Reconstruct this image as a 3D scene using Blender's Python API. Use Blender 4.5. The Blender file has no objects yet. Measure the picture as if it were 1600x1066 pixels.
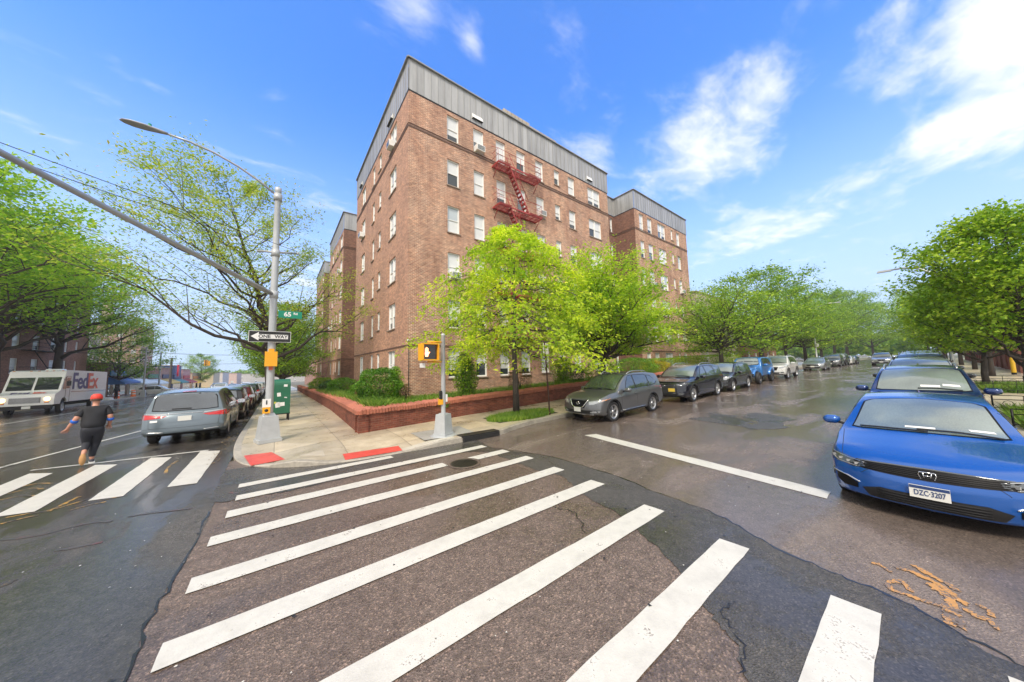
import bpy, bmesh, math, random
from math import sin, cos, pi, radians, sqrt, exp, log
from mathutils import Vector, Matrix, noise as mnoise
random.seed(7)
scn = bpy.context.scene
col = scn.collection

# ------------------------------------------------------------------ camera
CH = 2.15
FW = Vector((0.6039561558, 0.7926381758, 0.0834367070))
RT = Vector((0.7963739524, -0.6043587620, -0.0232166904))
UP = Vector((-0.0320232698, -0.0804686832, 0.9962425916))
cd = bpy.data.cameras.new('camera'); cam = bpy.data.objects.new('camera', cd); col.objects.link(cam)
cd.sensor_width = 36; cd.lens = 36*481.03/1600; cd.clip_start = .05; cd.clip_end = 3000
cam.matrix_world = Matrix(((RT.x, UP.x, -FW.x, 0), (RT.y, UP.y, -FW.y, 0), (RT.z, UP.z, -FW.z, CH), (0, 0, 0, 1)))
scn.camera = cam

# ------------------------------------------------------------------ sky and sun
SUN_EL, SUN_AZ = radians(48), radians(222)      # azimuth: direction the light comes from, ccw from +X
sd = Vector((cos(SUN_EL)*cos(SUN_AZ), cos(SUN_EL)*sin(SUN_AZ), sin(SUN_EL)))
W = bpy.data.worlds.new('World'); scn.world = W; W.use_nodes = True
nt = W.node_tree; N = nt.nodes; L = nt.links; N.clear()
def nn(tree, t, **k):
    n = tree.nodes.new(t)
    for a, b in k.items():
        if a.startswith('i_'): n.inputs[a[2:].replace('_', ' ')].default_value = b
        else: setattr(n, a, b)
    return n
def mth(tree, op, a, b=None, clamp=False):
    n = tree.nodes.new('ShaderNodeMath'); n.operation = op; n.use_clamp = clamp
    for i, v in enumerate((a, b)):
        if v is None: continue
        if isinstance(v, (int, float)): n.inputs[i].default_value = v
        else: tree.links.new(v, n.inputs[i])
    return n.outputs[0]
def ramp(tree, fac, stops, interp='LINEAR'):
    n = tree.nodes.new('ShaderNodeValToRGB'); n.color_ramp.interpolation = interp
    e = n.color_ramp.elements
    while len(e) < len(stops): e.new(.5)
    for i, (p, c) in enumerate(stops):
        e[i].position = p
        if isinstance(c, (int, float)): c = (c, c, c)
        e[i].color = (*c, 1)
    tree.links.new(fac, n.inputs[0]); return n.outputs[0]
def mixc(tree, fac, a, b, mode='MIX'):
    n = tree.nodes.new('ShaderNodeMix'); n.data_type = 'RGBA'; n.blend_type = mode
    for i, v in ((0, fac), (6, a), (7, b)):
        if isinstance(v, (int, float)): n.inputs[i].default_value = v
        elif isinstance(v, tuple): n.inputs[i].default_value = (*v, 1)
        else: tree.links.new(v, n.inputs[i])
    return n.outputs[2]
sky = nn(nt, 'ShaderNodeTexSky', sky_type='NISHITA', sun_disc=False, sun_elevation=SUN_EL, sun_rotation=pi/2-SUN_AZ,
         air_density=1.0, dust_density=1.0, ozone_density=3.0)
tc = nn(nt, 'ShaderNodeTexCoord')
hs = nn(nt, 'ShaderNodeHueSaturation', i_Saturation=1.0, i_Value=1.0)
gain = nn(nt, 'ShaderNodeVectorMath', operation='MULTIPLY'); L.new(sky.outputs[0], gain.inputs[0]); gain.inputs[1].default_value = (1.05, 2.0, 3.3)
L.new(gain.outputs[0], hs.inputs['Color'])
D = tc.outputs['Generated']
sep = nn(nt, 'ShaderNodeSeparateXYZ'); L.new(D, sep.inputs[0])
zc = mth(nt, 'MAXIMUM', sep.outputs[2], .06)
px = mth(nt, 'DIVIDE', sep.outputs[0], zc); py = mth(nt, 'DIVIDE', sep.outputs[1], zc)
cmb = nn(nt, 'ShaderNodeCombineXYZ'); L.new(px, cmb.inputs[0]); L.new(py, cmb.inputs[1])
def cloud_noise(scale, loc, rough=.6, dist=.6, stretch=(1, 1, 1), det=7):
    mp = nn(nt, 'ShaderNodeMapping'); mp.inputs['Location'].default_value = loc; mp.inputs['Scale'].default_value = stretch
    mp.inputs['Rotation'].default_value = (0, 0, radians(30)); L.new(cmb.outputs[0], mp.inputs[0])
    n = nn(nt, 'ShaderNodeTexNoise', i_Scale=scale, i_Detail=det, i_Roughness=rough, i_Distortion=dist); L.new(mp.outputs[0], n.inputs['Vector'])
    return n.outputs['Fac']
n1 = cloud_noise(1.1, (3.1, 1.7, 0), .62, .5, (1, 1.5, 1))
n2 = cloud_noise(3.2, (.4, 7.7, 0), .6, .3, (1, 1.6, 1), 8)
nmix = mth(nt, 'ADD', mth(nt, 'MULTIPLY', mth(nt, 'SUBTRACT', mth(nt, 'ADD', mth(nt, 'MULTIPLY', n1, .5), mth(nt, 'MULTIPLY', n2, .5)), .5), 2.1), .48)
def blob(d, r, amt, st=(1, 1, 1)):
    v = nn(nt, 'ShaderNodeVectorMath', operation='SUBTRACT'); L.new(D, v.inputs[0]); v.inputs[1].default_value = d
    s = nn(nt, 'ShaderNodeVectorMath', operation='MULTIPLY'); L.new(v.outputs[0], s.inputs[0]); s.inputs[1].default_value = st
    l = nn(nt, 'ShaderNodeVectorMath', operation='LENGTH'); L.new(s.outputs[0], l.inputs[0])
    mr = nn(nt, 'ShaderNodeMapRange', interpolation_type='SMOOTHSTEP'); L.new(l.outputs['Value'], mr.inputs[0])
    mr.inputs[1].default_value = r; mr.inputs[2].default_value = 0; mr.inputs[3].default_value = 0; mr.inputs[4].default_value = amt
    return mr.outputs[0]
bl = [blob((.865, -.15, .50), .22, .66), blob((.915, -.10, .385), .15, .48, (1, 1, 2.8)), blob((.76, .26, .60), .19, .33, (1, 1, 1.8)),
      blob((.81, .29, .51), .26, .38, (1, 1, 1.9)), blob((.66, .47, .58), .16, .30, (1, 1, 2)), blob((.93, .12, .345), .34, .30, (1, 1, 3.6)),
      blob((.332, .563, .757), .07, .36), blob((.212, .59, .779), .12, .32, (1, 1, 2)), blob((.92, .22, .31), .25, .22, (1, 1, 3.5)),
      blob((.2, .95, .22), .5, .2, (1, 1, 2)), blob((.45, .75, .5), .3, .10)]
bs = bl[0]
for b in bl[1:]: bs = mth(nt, 'ADD', bs, b)
# unseen overcast added behind the photographer to whiten the blue ambient light
dt = nn(nt, 'ShaderNodeVectorMath', operation='DOT_PRODUCT'); L.new(D, dt.inputs[0]); dt.inputs[1].default_value = (-.62, -.66, .42)
back = nn(nt, 'ShaderNodeMapRange', interpolation_type='SMOOTHSTEP'); L.new(dt.outputs['Value'], back.inputs[0])
back.inputs[1].default_value = -.12; back.inputs[2].default_value = .35; back.inputs[3].default_value = 0; back.inputs[4].default_value = .95
msk = mth(nt, 'ADD', mth(nt, 'ADD', nmix, bs), back.outputs[0])
cm = nn(nt, 'ShaderNodeMapRange', interpolation_type='SMOOTHSTEP'); L.new(msk, cm.inputs[0]); cm.inputs[1].default_value = .52; cm.inputs[2].default_value = 1.2
hz = nn(nt, 'ShaderNodeMapRange', interpolation_type='SMOOTHERSTEP'); L.new(sep.outputs[2], hz.inputs[0]); hz.inputs[1].default_value = .72; hz.inputs[2].default_value = -.02
hz.inputs[3].default_value = 0; hz.inputs[4].default_value = .9
c0 = mixc(nt, hz.outputs[0], hs.outputs[0], (5.6, 6.9, 8.8))
c1 = mixc(nt, cm.outputs[0], c0, (9.6, 9.6, 9.8))
bg = nn(nt, 'ShaderNodeBackground', i_Strength=.080); L.new(c1, bg.inputs[0])
wo = nn(nt, 'ShaderNodeOutputWorld'); L.new(bg.outputs[0], wo.inputs[0])
ld = bpy.data.lights.new('sun', 'SUN'); ld.energy = 2.3; ld.angle = radians(14); ld.color = (1, .89, .74)
lo = bpy.data.objects.new('sun', ld); col.objects.link(lo); lo.rotation_euler = (-sd).to_track_quat('-Z', 'Y').to_euler()
vs = scn.view_settings; vs.view_transform = 'Standard'; vs.look = 'None'; vs.exposure = 0.72; vs.gamma = 1; vs.use_curve_mapping = False

# ------------------------------------------------------------------ ground height
def gz(X, Y):
    def rp(t, s):
        t = t/s
        return s*(t if t > 30 else math.log1p(math.exp(t)))
    return .03*rp(X-6, 2.) - .02*rp(X-38, 6.) - .02*rp(Y-12, 3.)

# ------------------------------------------------------------------ mesh helpers
class MB:
    def __init__(s): s.v = []; s.f = []; s.m = []; s.sm = []; s.uv = None
    def add(s, vs, fs, m=0, sm=False):
        o = len(s.v); s.v += [tuple(v) for v in vs]
        for f in fs: s.f.append(tuple(i+o for i in f)); s.m.append(m); s.sm.append(sm)
        return s
    def box(s, c, d, m=0, rot=None, taper=1.0):
        x, y, z = d[0]/2, d[1]/2, d[2]/2
        P = [Vector((a*x*(taper if k > 0 else 1), b*y*(taper if k > 0 else 1), k*z)) for k in (-1, 1) for a, b in ((-1, -1), (1, -1), (1, 1), (-1, 1))]
        if rot is not None:
            R = rot if isinstance(rot, Matrix) else Matrix.Rotation(rot, 3, 'Z'); P = [R @ p for p in P]
        P = [p + Vector(c) for p in P]
        return s.add(P, [(0, 3, 2, 1), (4, 5, 6, 7), (0, 1, 5, 4), (1, 2, 6, 5), (2, 3, 7, 6), (3, 0, 4, 7)], m)
    def quad(s, a, b, c, d, m=0): return s.add([a, b, c, d], [(0, 1, 2, 3)], m)
    def tube(s, pts, rad, n=8, m=0, sm=True, cap=True):
        pts = [Vector(p) for p in pts]
        if isinstance(rad, (int, float)): rad = [rad]*len(pts)
        rings = []; prev = None
        for i, p in enumerate(pts):
            t = (pts[min(i+1, len(pts)-1)] - pts[max(i-1, 0)]).normalized()
            if prev is None:
                a = Vector((0, 0, 1)) if abs(t.z) < .9 else Vector((1, 0, 0)); u = t.cross(a).normalized()
            else: u = (prev - t*prev.dot(t)).normalized()
            prev = u; w = t.cross(u)
            rings.append([p + (u*cos(2*pi*k/n) + w*sin(2*pi*k/n))*rad[i] for k in range(n)])
        vs_ = [v for r in rings for v in r]
        fs = [(i*n+k, i*n+(k+1) % n, (i+1)*n+(k+1) % n, (i+1)*n+k) for i in range(len(pts)-1) for k in range(n)]
        if cap: fs += [tuple(range(n-1, -1, -1)), tuple((len(pts)-1)*n+k for k in range(n))]
        return s.add(vs_, fs, m, sm)
    def lathe(s, prof, n=16, c=(0, 0, 0), axis='Z', m=0, sm=True, closed=False):
        vs_ = []
        for r, z in prof:
            for k in range(n):
                a = 2*pi*k/n; p = (r*cos(a), r*sin(a), z)
                if axis == 'Y': p = (p[0], p[2], p[1])
                if axis == 'X': p = (p[2], p[0], p[1])
                vs_.append((p[0]+c[0], p[1]+c[1], p[2]+c[2]))
        q = len(prof)
        fs = [(i*n+k, i*n+(k+1) % n, ((i+1) % q)*n+(k+1) % n, ((i+1) % q)*n+k) for i in range(q if closed else q-1) for k in range(n)]
        return s.add(vs_, fs, m, sm)
    def prism(s, poly, z0, z1, m=0, topm=None):
        n = len(poly); vs_ = [(x, y, z0) for x, y in poly] + [(x, y, z1) for x, y in poly]
        s.add(vs_, [tuple(range(n-1, -1, -1))] + [(i, (i+1) % n, n+(i+1) % n, n+i) for i in range(n)], m)
        return s.add([(x, y, z1) for x, y in poly], [tuple(range(n))], m if topm is None else topm)
    def build(s, name, mats, parent=None, loc=None, merge=False, recalc=True):
        me = bpy.data.meshes.new(name); me.from_pydata(s.v, [], s.f)
        if not isinstance(mats, (list, tuple)): mats = [mats]
        for q in mats: me.materials.append(q)
        if len(mats) > 1: me.polygons.foreach_set('material_index', s.m)
        me.polygons.foreach_set('use_smooth', s.sm)
        if s.uv:
            uvl = me.uv_layers.new(name='UVMap'); flat = []
            for uvs in s.uv:
                for u in uvs: flat += [u[0], u[1]]
            uvl.data.foreach_set('uv', flat)
        if recalc and not s.uv:
            bm = bmesh.new(); bm.from_mesh(me)
            if merge: bmesh.ops.remove_doubles(bm, verts=bm.verts, dist=1e-4)
            bmesh.ops.recalc_face_normals(bm, faces=bm.faces); bm.to_mesh(me); bm.free()
        me.update()
        o = bpy.data.objects.new(name, me); col.objects.link(o)
        if parent is not None: o.parent = parent
        if loc is not None: o.location = loc
        return o
def tag(o, label=None, cat=None, group=None, kind=None):
    if label: o['label'] = label
    if cat: o['category'] = cat
    if group: o['group'] = group
    if kind: o['kind'] = kind
    return o
def empty(name, loc, rz=0, label=None, cat=None, group=None):
    o = bpy.data.objects.new(name, None); col.objects.link(o); o.location = loc; o.rotation_euler = (0, 0, rz)
    o.empty_display_size = .2
    return tag(o, label, cat, group)
def copy_tree(o, parent=None, loc=None, rz=None, label=None, scale=None):
    c = o.copy(); col.objects.link(c); c.parent = parent
    if parent is None:
        if loc is not None: c.location = loc
        if rz is not None: c.rotation_euler = (0, 0, rz)
        if label: c['label'] = label
        if scale: c.scale = scale if isinstance(scale, tuple) else (scale,)*3
    for ch in list(o.children): copy_tree(ch, c)
    return c
def text_mesh(name, body, size, mat, parent=None, mtx=None, depth=.002, bold=0.0, sx=1.0, spacing=1.0, align='CENTER'):
    cu = bpy.data.curves.new(name, 'FONT'); cu.body = body; cu.size = size; cu.extrude = depth; cu.offset = bold
    cu.align_x = align; cu.align_y = 'CENTER'; cu.space_character = spacing
    t = bpy.data.objects.new('tmp', cu); col.objects.link(t)
    dg = bpy.context.evaluated_depsgraph_get(); me = bpy.data.meshes.new_from_object(t.evaluated_get(dg))
    bpy.data.objects.remove(t); me.materials.clear(); me.materials.append(mat)
    me.transform(Matrix.Diagonal((sx, 1, 1, 1)))
    if mtx is not None: me.transform(mtx)
    o = bpy.data.objects.new(name, me); col.objects.link(o)
    if parent: o.parent = parent
    return o
def frame_mtx(o, xd, zn):
    xd = Vector(xd).normalized(); zn = Vector(zn).normalized(); yd = zn.cross(xd)
    return Matrix(((xd.x, yd.x, zn.x, o[0]), (xd.y, yd.y, zn.y, o[1]), (xd.z, yd.z, zn.z, o[2]), (0, 0, 0, 1)))
def drape(polys, off, cutx=None, cuty=None, step=1.0, zf=gz):
    """flat polygons cut on a grid and laid on the ground"""
    bm = bmesh.new()
    for poly in polys:
        bm.faces.new([bm.verts.new((x, y, 0)) for x, y in poly])
    xs = [v.co.x for v in bm.verts]; ys = [v.co.y for v in bm.verts]
    if cutx is None: cutx = [i*step for i in range(int(max(min(xs), -2)/step), int(min(max(xs), 62)/step)+1)]
    if cuty is None: cuty = [i*step for i in range(int(max(min(ys), 2)/step), int(min(max(ys), 34)/step)+1)]
    for c in cutx:
        if min(xs) < c < max(xs):
            bmesh.ops.bisect_plane(bm, geom=bm.verts[:]+bm.edges[:]+bm.faces[:], plane_co=(c, 0, 0), plane_no=(1, 0, 0))
    for c in cuty:
        if min(ys) < c < max(ys):
            bmesh.ops.bisect_plane(bm, geom=bm.verts[:]+bm.edges[:]+bm.faces[:], plane_co=(0, c, 0), plane_no=(0, 1, 0))
    bmesh.ops.triangulate(bm, faces=[f for f in bm.faces if len(f.verts) > 4])
    for v in bm.verts: v.co.z = zf(v.co.x, v.co.y) + off
    for f in bm.faces:
        f.normal_update()
        if f.normal.z < 0: f.normal_flip()
    return bm
def bm_obj(bm, name, mats, parent=None, smooth=False):
    me = bpy.data.meshes.new(name); bm.to_mesh(me); bm.free()
    for q in (mats if isinstance(mats, (list, tuple)) else [mats]): me.materials.append(q)
    if smooth: me.polygons.foreach_set('use_smooth', [True]*len(me.polygons))
    o = bpy.data.objects.new(name, me); col.objects.link(o)
    if parent: o.parent = parent
    return o
def structure(name, polys, off, mat, **k):
    return tag(bm_obj(drape(polys, off, **k), name, mat), kind='structure')

# ------------------------------------------------------------------ materials
def newmat(name):
    m = bpy.data.materials.new(name); m.use_nodes = True; t = m.node_tree
    return m, t, t.nodes['Principled BSDF']
def simple(name, c, rough=.5, metal=0., coat=0., emit=None, es=1., spec=None, var=0., bump=0., bscale=30, trans=0.):
    m, t, b = newmat(name)
    b.inputs['Base Color'].default_value = (*c, 1); b.inputs['Roughness'].default_value = rough; b.inputs['Metallic'].default_value = metal
    if coat: b.inputs['Coat Weight'].default_value = coat; b.inputs['Coat Roughness'].default_value = .03
    if emit: b.inputs['Emission Color'].default_value = (*emit, 1); b.inputs['Emission Strength'].default_value = es
    if spec is not None: b.inputs['Specular IOR Level'].default_value = spec
    if trans: b.inputs['Transmission Weight'].default_value = trans
    if var or bump:
        tcn = nn(t, 'ShaderNodeTexCoord'); no = nn(t, 'ShaderNodeTexNoise', i_Scale=bscale, i_Detail=6.); t.links.new(tcn.outputs['Object'], no.inputs['Vector'])
        if var:
            no2 = nn(t, 'ShaderNodeTexNoise', i_Scale=bscale*.12, i_Detail=5.); t.links.new(tcn.outputs['Object'], no2.inputs['Vector'])
            f = mth(t, 'ADD', mth(t, 'MULTIPLY', no.outputs['Fac'], .5), mth(t, 'MULTIPLY', no2.outputs['Fac'], .5))
            t.links.new(ramp(t, f, [(.3, tuple(max(0, x*(1-var)) for x in c)), (.7, tuple(min(1, x*(1+var)) for x in c))]), b.inputs['Base Color'])
        if bump:
            bp = nn(t, 'ShaderNodeBump', i_Strength=bump, i_Distance=.02); t.links.new(no.outputs['Fac'], bp.inputs['Height']); t.links.new(bp.outputs[0], b.inputs['Normal'])
    return m
def asphalt(name, ca, cb, wet=.5, wl=.45, speck=.5, wetrough=.1, dryrough=.5, seed=0, stretch=(1, 1, 1), cdark=.55):
    m, t, b = newmat(name); lk = t.links
    tcn = nn(t, 'ShaderNodeTexCoord'); ob = tcn.outputs['Object']
    def no(sc, det=5, ro=.6, st=None, dist=0.):
        v = ob
        if st or seed:
            mp = nn(t, 'ShaderNodeMapping'); lk.new(ob, mp.inputs[0]); mp.inputs['Location'].default_value = (seed, seed*.7, 0)
            if st: mp.inputs['Scale'].default_value = st
            v = mp.outputs[0]
        n = nn(t, 'ShaderNodeTexNoise', i_Scale=sc, i_Detail=float(det), i_Roughness=ro, i_Distortion=dist); lk.new(v, n.inputs['Vector']); return n.outputs['Fac']
    fine = no(60, 3, .7); med = no(9, 5); big = no(.55, 5, .6, stretch, .8)
    vo = nn(t, 'ShaderNodeTexVoronoi', i_Scale=75.); lk.new(ob, vo.inputs['Vector'])
    f = mth(t, 'ADD', mth(t, 'MULTIPLY', fine, .55), mth(t, 'MULTIPLY', med, .45))
    c = ramp(t, f, [(.34, ca), (.66, cb)])
    stone = nn(t, 'ShaderNodeSeparateColor'); lk.new(vo.outputs['Color'], stone.inputs[0])
    sp = ramp(t, stone.outputs[0], [(.0, (.42,)*3), (.4, (.95, .95, .95)), (.8, (1.1, 1.06, 1.03)), (1., (2.6, 2.4, 2.25))])
    c = mixc(t, speck, c, sp, 'MULTIPLY')
    wetm = nn(t, 'ShaderNodeMapRange', interpolation_type='SMOOTHSTEP'); lk.new(mth(t, 'ADD', mth(t, 'MULTIPLY', big, .85), mth(t, 'MULTIPLY', med, .15)), wetm.inputs[0])
    wetm.inputs[1].default_value = wl; wetm.inputs[2].default_value = wl+.16
    wetf = wetm.outputs[0]
    c = mixc(t, mth(t, 'MULTIPLY', wetf, wet), c, mixc(t, 1., c, (cdark, cdark, cdark), 'MULTIPLY'))
    lk.new(c, b.inputs['Base Color'])
    r = mth(t, 'ADD', dryrough, mth(t, 'MULTIPLY', mth(t, 'MULTIPLY', wetf, wet), wetrough-dryrough))
    r = mth(t, 'ADD', r, mth(t, 'MULTIPLY', mth(t, 'SUBTRACT', fine, .5), .12), clamp=True)
    lk.new(r, b.inputs['Roughness'])
    bp = nn(t, 'ShaderNodeBump', i_Distance=.012); lk.new(mth(t, 'ADD', vo.outputs['Distance'], fine), bp.inputs['Height'])
    lk.new(mth(t, 'SUBTRACT', .55, mth(t, 'MULTIPLY', wetf, .45*min(1, wet+.2))), bp.inputs['Strength']); lk.new(bp.outputs[0], b.inputs['Normal'])
    return m
M = {}
M['asphalt_base'] = asphalt('asphalt_old', (.095, .070, .057), (.23, .178, .148), wet=.6, wl=.43, speck=.65, wetrough=.13, dryrough=.36)
M['asphalt_ave'] = asphalt('asphalt_avenue', (.060, .055, .049), (.150, .139, .126), wet=1., wl=.36, speck=.35, wetrough=.09, dryrough=.26, seed=5, stretch=(1.6, .5, 1), cdark=.6)
M['asphalt_new'] = asphalt('asphalt_patch', (.058, .054, .050), (.118, .110, .102), wet=.8, wl=.42, speck=.45, wetrough=.11, dryrough=.34, seed=11)
M['asphalt_side'] = asphalt('asphalt_side', (.15, .12, .103), (.27, .22, .19), wet=.85, wl=.36, speck=.35, wetrough=.10, dryrough=.30, seed=3, stretch=(.5, 1.2, 1))
def concrete(name, ca, cb, joint=1.5, rough=(.25, .6), seedv=0.):
    m, t, b = newmat(name); lk = t.links
    tcn = nn(t, 'ShaderNodeTexCoord'); ob = tcn.outputs['Object']
    mp = nn(t, 'ShaderNodeMapping'); lk.new(ob, mp.inputs[0]); mp.inputs['Location'].default_value = (seedv, seedv, 0)
    big = nn(t, 'ShaderNodeTexNoise', i_Scale=.9, i_Detail=8., i_Roughness=.65); lk.new(mp.outputs[0], big.inputs['Vector'])
    fin = nn(t, 'ShaderNodeTexNoise', i_Scale=40., i_Detail=4.); lk.new(ob, fin.inputs['Vector'])
    c = ramp(t, mth(t, 'ADD', mth(t, 'MULTIPLY', big.outputs[0], .75), mth(t, 'MULTIPLY', fin.outputs[0], .25)), [(.33, ca), (.62, cb)])
    sx = nn(t, 'ShaderNodeSeparateXYZ'); lk.new(ob, sx.inputs[0])
    js = []
    hs_ = []
    for i in (0, 1):
        q = mth(t, 'DIVIDE', sx.outputs[i], joint)
        hs_.append(mth(t, 'FLOOR', q)); fr = mth(t, 'FRACT', q)
        d = mth(t, 'ABSOLUTE', mth(t, 'SUBTRACT', fr, .5)); js.append(mth(t, 'GREATER_THAN', d, .5-.010/joint))
    j = mth(t, 'MAXIMUM', js[0], js[1])
    wn = nn(t, 'ShaderNodeTexWhiteNoise', noise_dimensions='2D'); cb_ = nn(t, 'ShaderNodeCombineXYZ'); lk.new(hs_[0], cb_.inputs[0]); lk.new(hs_[1], cb_.inputs[1]); lk.new(cb_.outputs[0], wn.inputs['Vector'])
    c = mixc(t, 1., c, ramp(t, wn.outputs['Value'], [(0, (.84, .84, .86)), (1, (1.08, 1.05, 1.0))]), 'MULTIPLY')
    c = mixc(t, mth(t, 'MULTIPLY', j, .55), c, (.08, .07, .055)); lk.new(c, b.inputs['Base Color'])
    lk.new(mth(t, 'ADD', rough[0], mth(t, 'MULTIPLY', big.outputs[0], rough[1]-rough[0])), b.inputs['Roughness'])
    bp = nn(t, 'ShaderNodeBump', i_Strength=.25, i_Distance=.01); lk.new(mth(t, 'SUBTRACT', fin.outputs[0], mth(t, 'MULTIPLY', j, 2.)), bp.inputs['Height']); lk.new(bp.outputs[0], b.inputs['Normal'])
    return m
M['conc'] = concrete('sidewalk_concrete', (.34, .285, .20), (.62, .55, .42), 1.5, (.12, .5))
M['conc_pale'] = concrete('pale_concrete', (.38, .36, .31), (.56, .54, .48), 40, (.2, .6))
M['kerb'] = simple('kerb_stone', (.36, .33, .28), .4, var=.35, bump=.4, bscale=14)
M['paint'] = None
def paint(name, c, wear=.45, rough=.45, cdark=(.12, .1, .09), th=.64):
    m, t, b = newmat(name); lk = t.links
    tcn = nn(t, 'ShaderNodeTexCoord'); ob = tcn.outputs['Object']
    a = nn(t, 'ShaderNodeTexNoise', i_Scale=3., i_Detail=8., i_Roughness=.75); lk.new(ob, a.inputs['Vector'])
    f = nn(t, 'ShaderNodeTexNoise', i_Scale=70., i_Detail=3.); lk.new(ob, f.inputs['Vector'])
    wm = nn(t, 'ShaderNodeMapRange'); lk.new(mth(t, 'ADD', mth(t, 'MULTIPLY', a.outputs[0], .7), mth(t, 'MULTIPLY', f.outputs[0], .3)), wm.inputs[0]); wm.inputs[1].default_value = th; wm.inputs[2].default_value = th+.05
    base = ramp(t, a.outputs[0], [(.3, tuple(x*.74 for x in c)), (.65, c)])
    lk.new(mixc(t, mth(t, 'MULTIPLY', wm.outputs[0], wear), base, cdark), b.inputs['Base Color'])
    b.inputs['Roughness'].default_value = rough
    bp = nn(t, 'ShaderNodeBump', i_Strength=.25, i_Distance=.008); lk.new(f.outputs[0], bp.inputs['Height']); lk.new(bp.outputs[0], b.inputs['Normal'])
    return m
M['paint'] = paint('road_paint_white', (.67, .65, .59), .85, .38, (.20, .17, .145), .575)
M['paint_thin'] = paint('road_paint_worn', (.66, .65, .60), .9, .35, (.06, .06, .06), .54)
M['paint_yellow'] = paint('road_paint_yellow', (.55, .32, .06), 1., .4, (.06, .055, .05), .46)
M['paint_orange'] = paint('spray_paint_orange', (.62, .32, .10), 1., .45, (.17, .135, .115), .475)
M['paint_red'] = paint('spray_paint_red', (.28, .07, .06), 1., .35, (.075, .07, .068), .42)
# ------------------------------------------------------------------ roads
def smoothpoly(pts, jit=0., n=6, seed=1):
    """Catmull-Rom through open polyline"""
    r = random.Random(seed); out = []
    P = [pts[0]] + list(pts) + [pts[-1]]
    for i in range(1, len(P)-2):
        a, b, c, d = P[i-1], P[i], P[i+1], P[i+2]
        for k in range(n):
            t = k/n
            q = [.5*((2*b[j]) + (-a[j]+c[j])*t + (2*a[j]-5*b[j]+4*c[j]-d[j])*t*t + (-a[j]+3*b[j]-3*c[j]+d[j])*t**3) for j in (0, 1)]
            out.append((q[0]+r.uniform(-jit, jit), q[1]+r.uniform(-jit, jit)))
    out.append(pts[-1]); return out
structure('ground', [[(-900, -900), (1500, -900), (1500, 1500), (-900, 1500)]], -.05, simple('bare_ground', (.16, .15, .11), .9, var=.3, bscale=.3),
          cutx=list(range(-2, 62, 2))+[80, 120, 200], cuty=list(range(2, 40, 2))+[60, 120, 250])
structure('road', [[(-20, -60), (9, -60), (9, 10.5), (-20, 10.5)]], 0, M['asphalt_base'])
ave_edge = smoothpoly([(-.85, 14), (-.87, 10.06), (-.80, 8.6), (-.76, 6.9), (-.78, 5.26), (-.84, 4.36), (-.79, 3.58), (-.95, 2.4), (-.8, 1.2), (-.9, 0), (-.85, -60)], .018, 8, 3)
structure('avenue', [[(-19.3, -60), (-19.3, 320), (-.75, 320), (-.75, 14)] + ave_edge], .004, M['asphalt_ave'], cuty=list(range(0, 34))+[60, 120])
outer = smoothpoly([(4.9, 8.6), (4.63, 7.02), (5.13, 5.58), (5.22, 3.85), (5.05, 2.85), (4.94, 1.87), (4.62, 1.23), (4.49, .69), (4.44, .29), (4.26, -.02), (4.1, -.4), (4.0, -3), (4.1, -6)], .02, 8, 5)
structure('side_street', [list(outer) + [(330, -6), (330, 9.2), (4.9, 9.2)]], .003, M['asphalt_side'], cutx=list(range(4, 60))+[90, 150, 220])
inner = smoothpoly([(-.86, 9.3), (-.78, 7.4), (-.32, 7.31), (.13, 7.11), (.94, 7.14), (2.45, 7.15), (3.6, 7.2), (4.2, 6.9), (4.33, 6.0), (4.30, 4.92), (4.45, 4.31), (4.11, 3.62), (3.96, 2.85), (3.69, 2.2), (3.38, 1.68), (3.0, 1.24), (2.82, 1.01), (2.5, .75), (2.2, -.2), (2.3, -3), (2.2, -6)], .025, 8, 9)
structure('asphalt_trench', [inner + list(reversed(outer)) + [(4.9, 9.2), (-.86, 9.6)]], .007, M['asphalt_new'])
def rough_quad(q, j=.012, n=14, seed=0):
    r = random.Random(seed*13+5); out = []
    for i in range(4):
        a, b = q[i], q[(i+1) % 4]; ln = math.dist(a, b); k = max(2, int(ln/.22))
        for t in range(k):
            f = t/k; jj = j if t else 0
            out.append((a[0]+(b[0]-a[0])*f+r.uniform(-jj, jj), a[1]+(b[1]-a[1])*f+r.uniform(-jj, jj)))
    return out
bars = []
for i, (x0, x1, y0, y1) in enumerate([(-.52, 2.34, 7.93, 8.18), (-.5, 4.56, 7.18, 7.45), (-.55, 3.07, 6.42, 6.72), (3.68, 4.72, 6.38, 6.68), (-.63, 4.8, 5.54, 5.83), (-.65, 4.73, 4.52, 4.82), (-.66, 4.71, 3.53, 3.84),
                                    (-.66, 4.50, 2.36, 2.68), (-.6, 4.33, 1.31, 1.62), (-.6, 4.07, .335, .65), (-.6, 3.95, -.50, -.19)]):
    bars.append(rough_quad([(x0, y0), (x1, y0+.02), (x1-.02, y1), (x0, y1)], .005, seed=i))
structure('crosswalk', bars, .012, M['paint'])
cb2 = [rough_quad([(x, 8.95), (x+.42, 8.85), (x+.40, 12.2), (x-.04, 12.55)], .006, seed=30+i) for i, x in enumerate((-1.62, -2.56, -3.48, -4.42, -5.4, -6.4, -7.4, -8.4, -9.4, -10.4, -11.4, -12.4, -13.4, -14.4))]
structure('avenue_crosswalk', cb2, .012, M['paint'])
structure('stop_line', [rough_quad([(6.66, 1.0), (7.02, 1.0), (7.72, 6.05), (7.36, 6.2)], .008)], .010, M['paint'])
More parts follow.
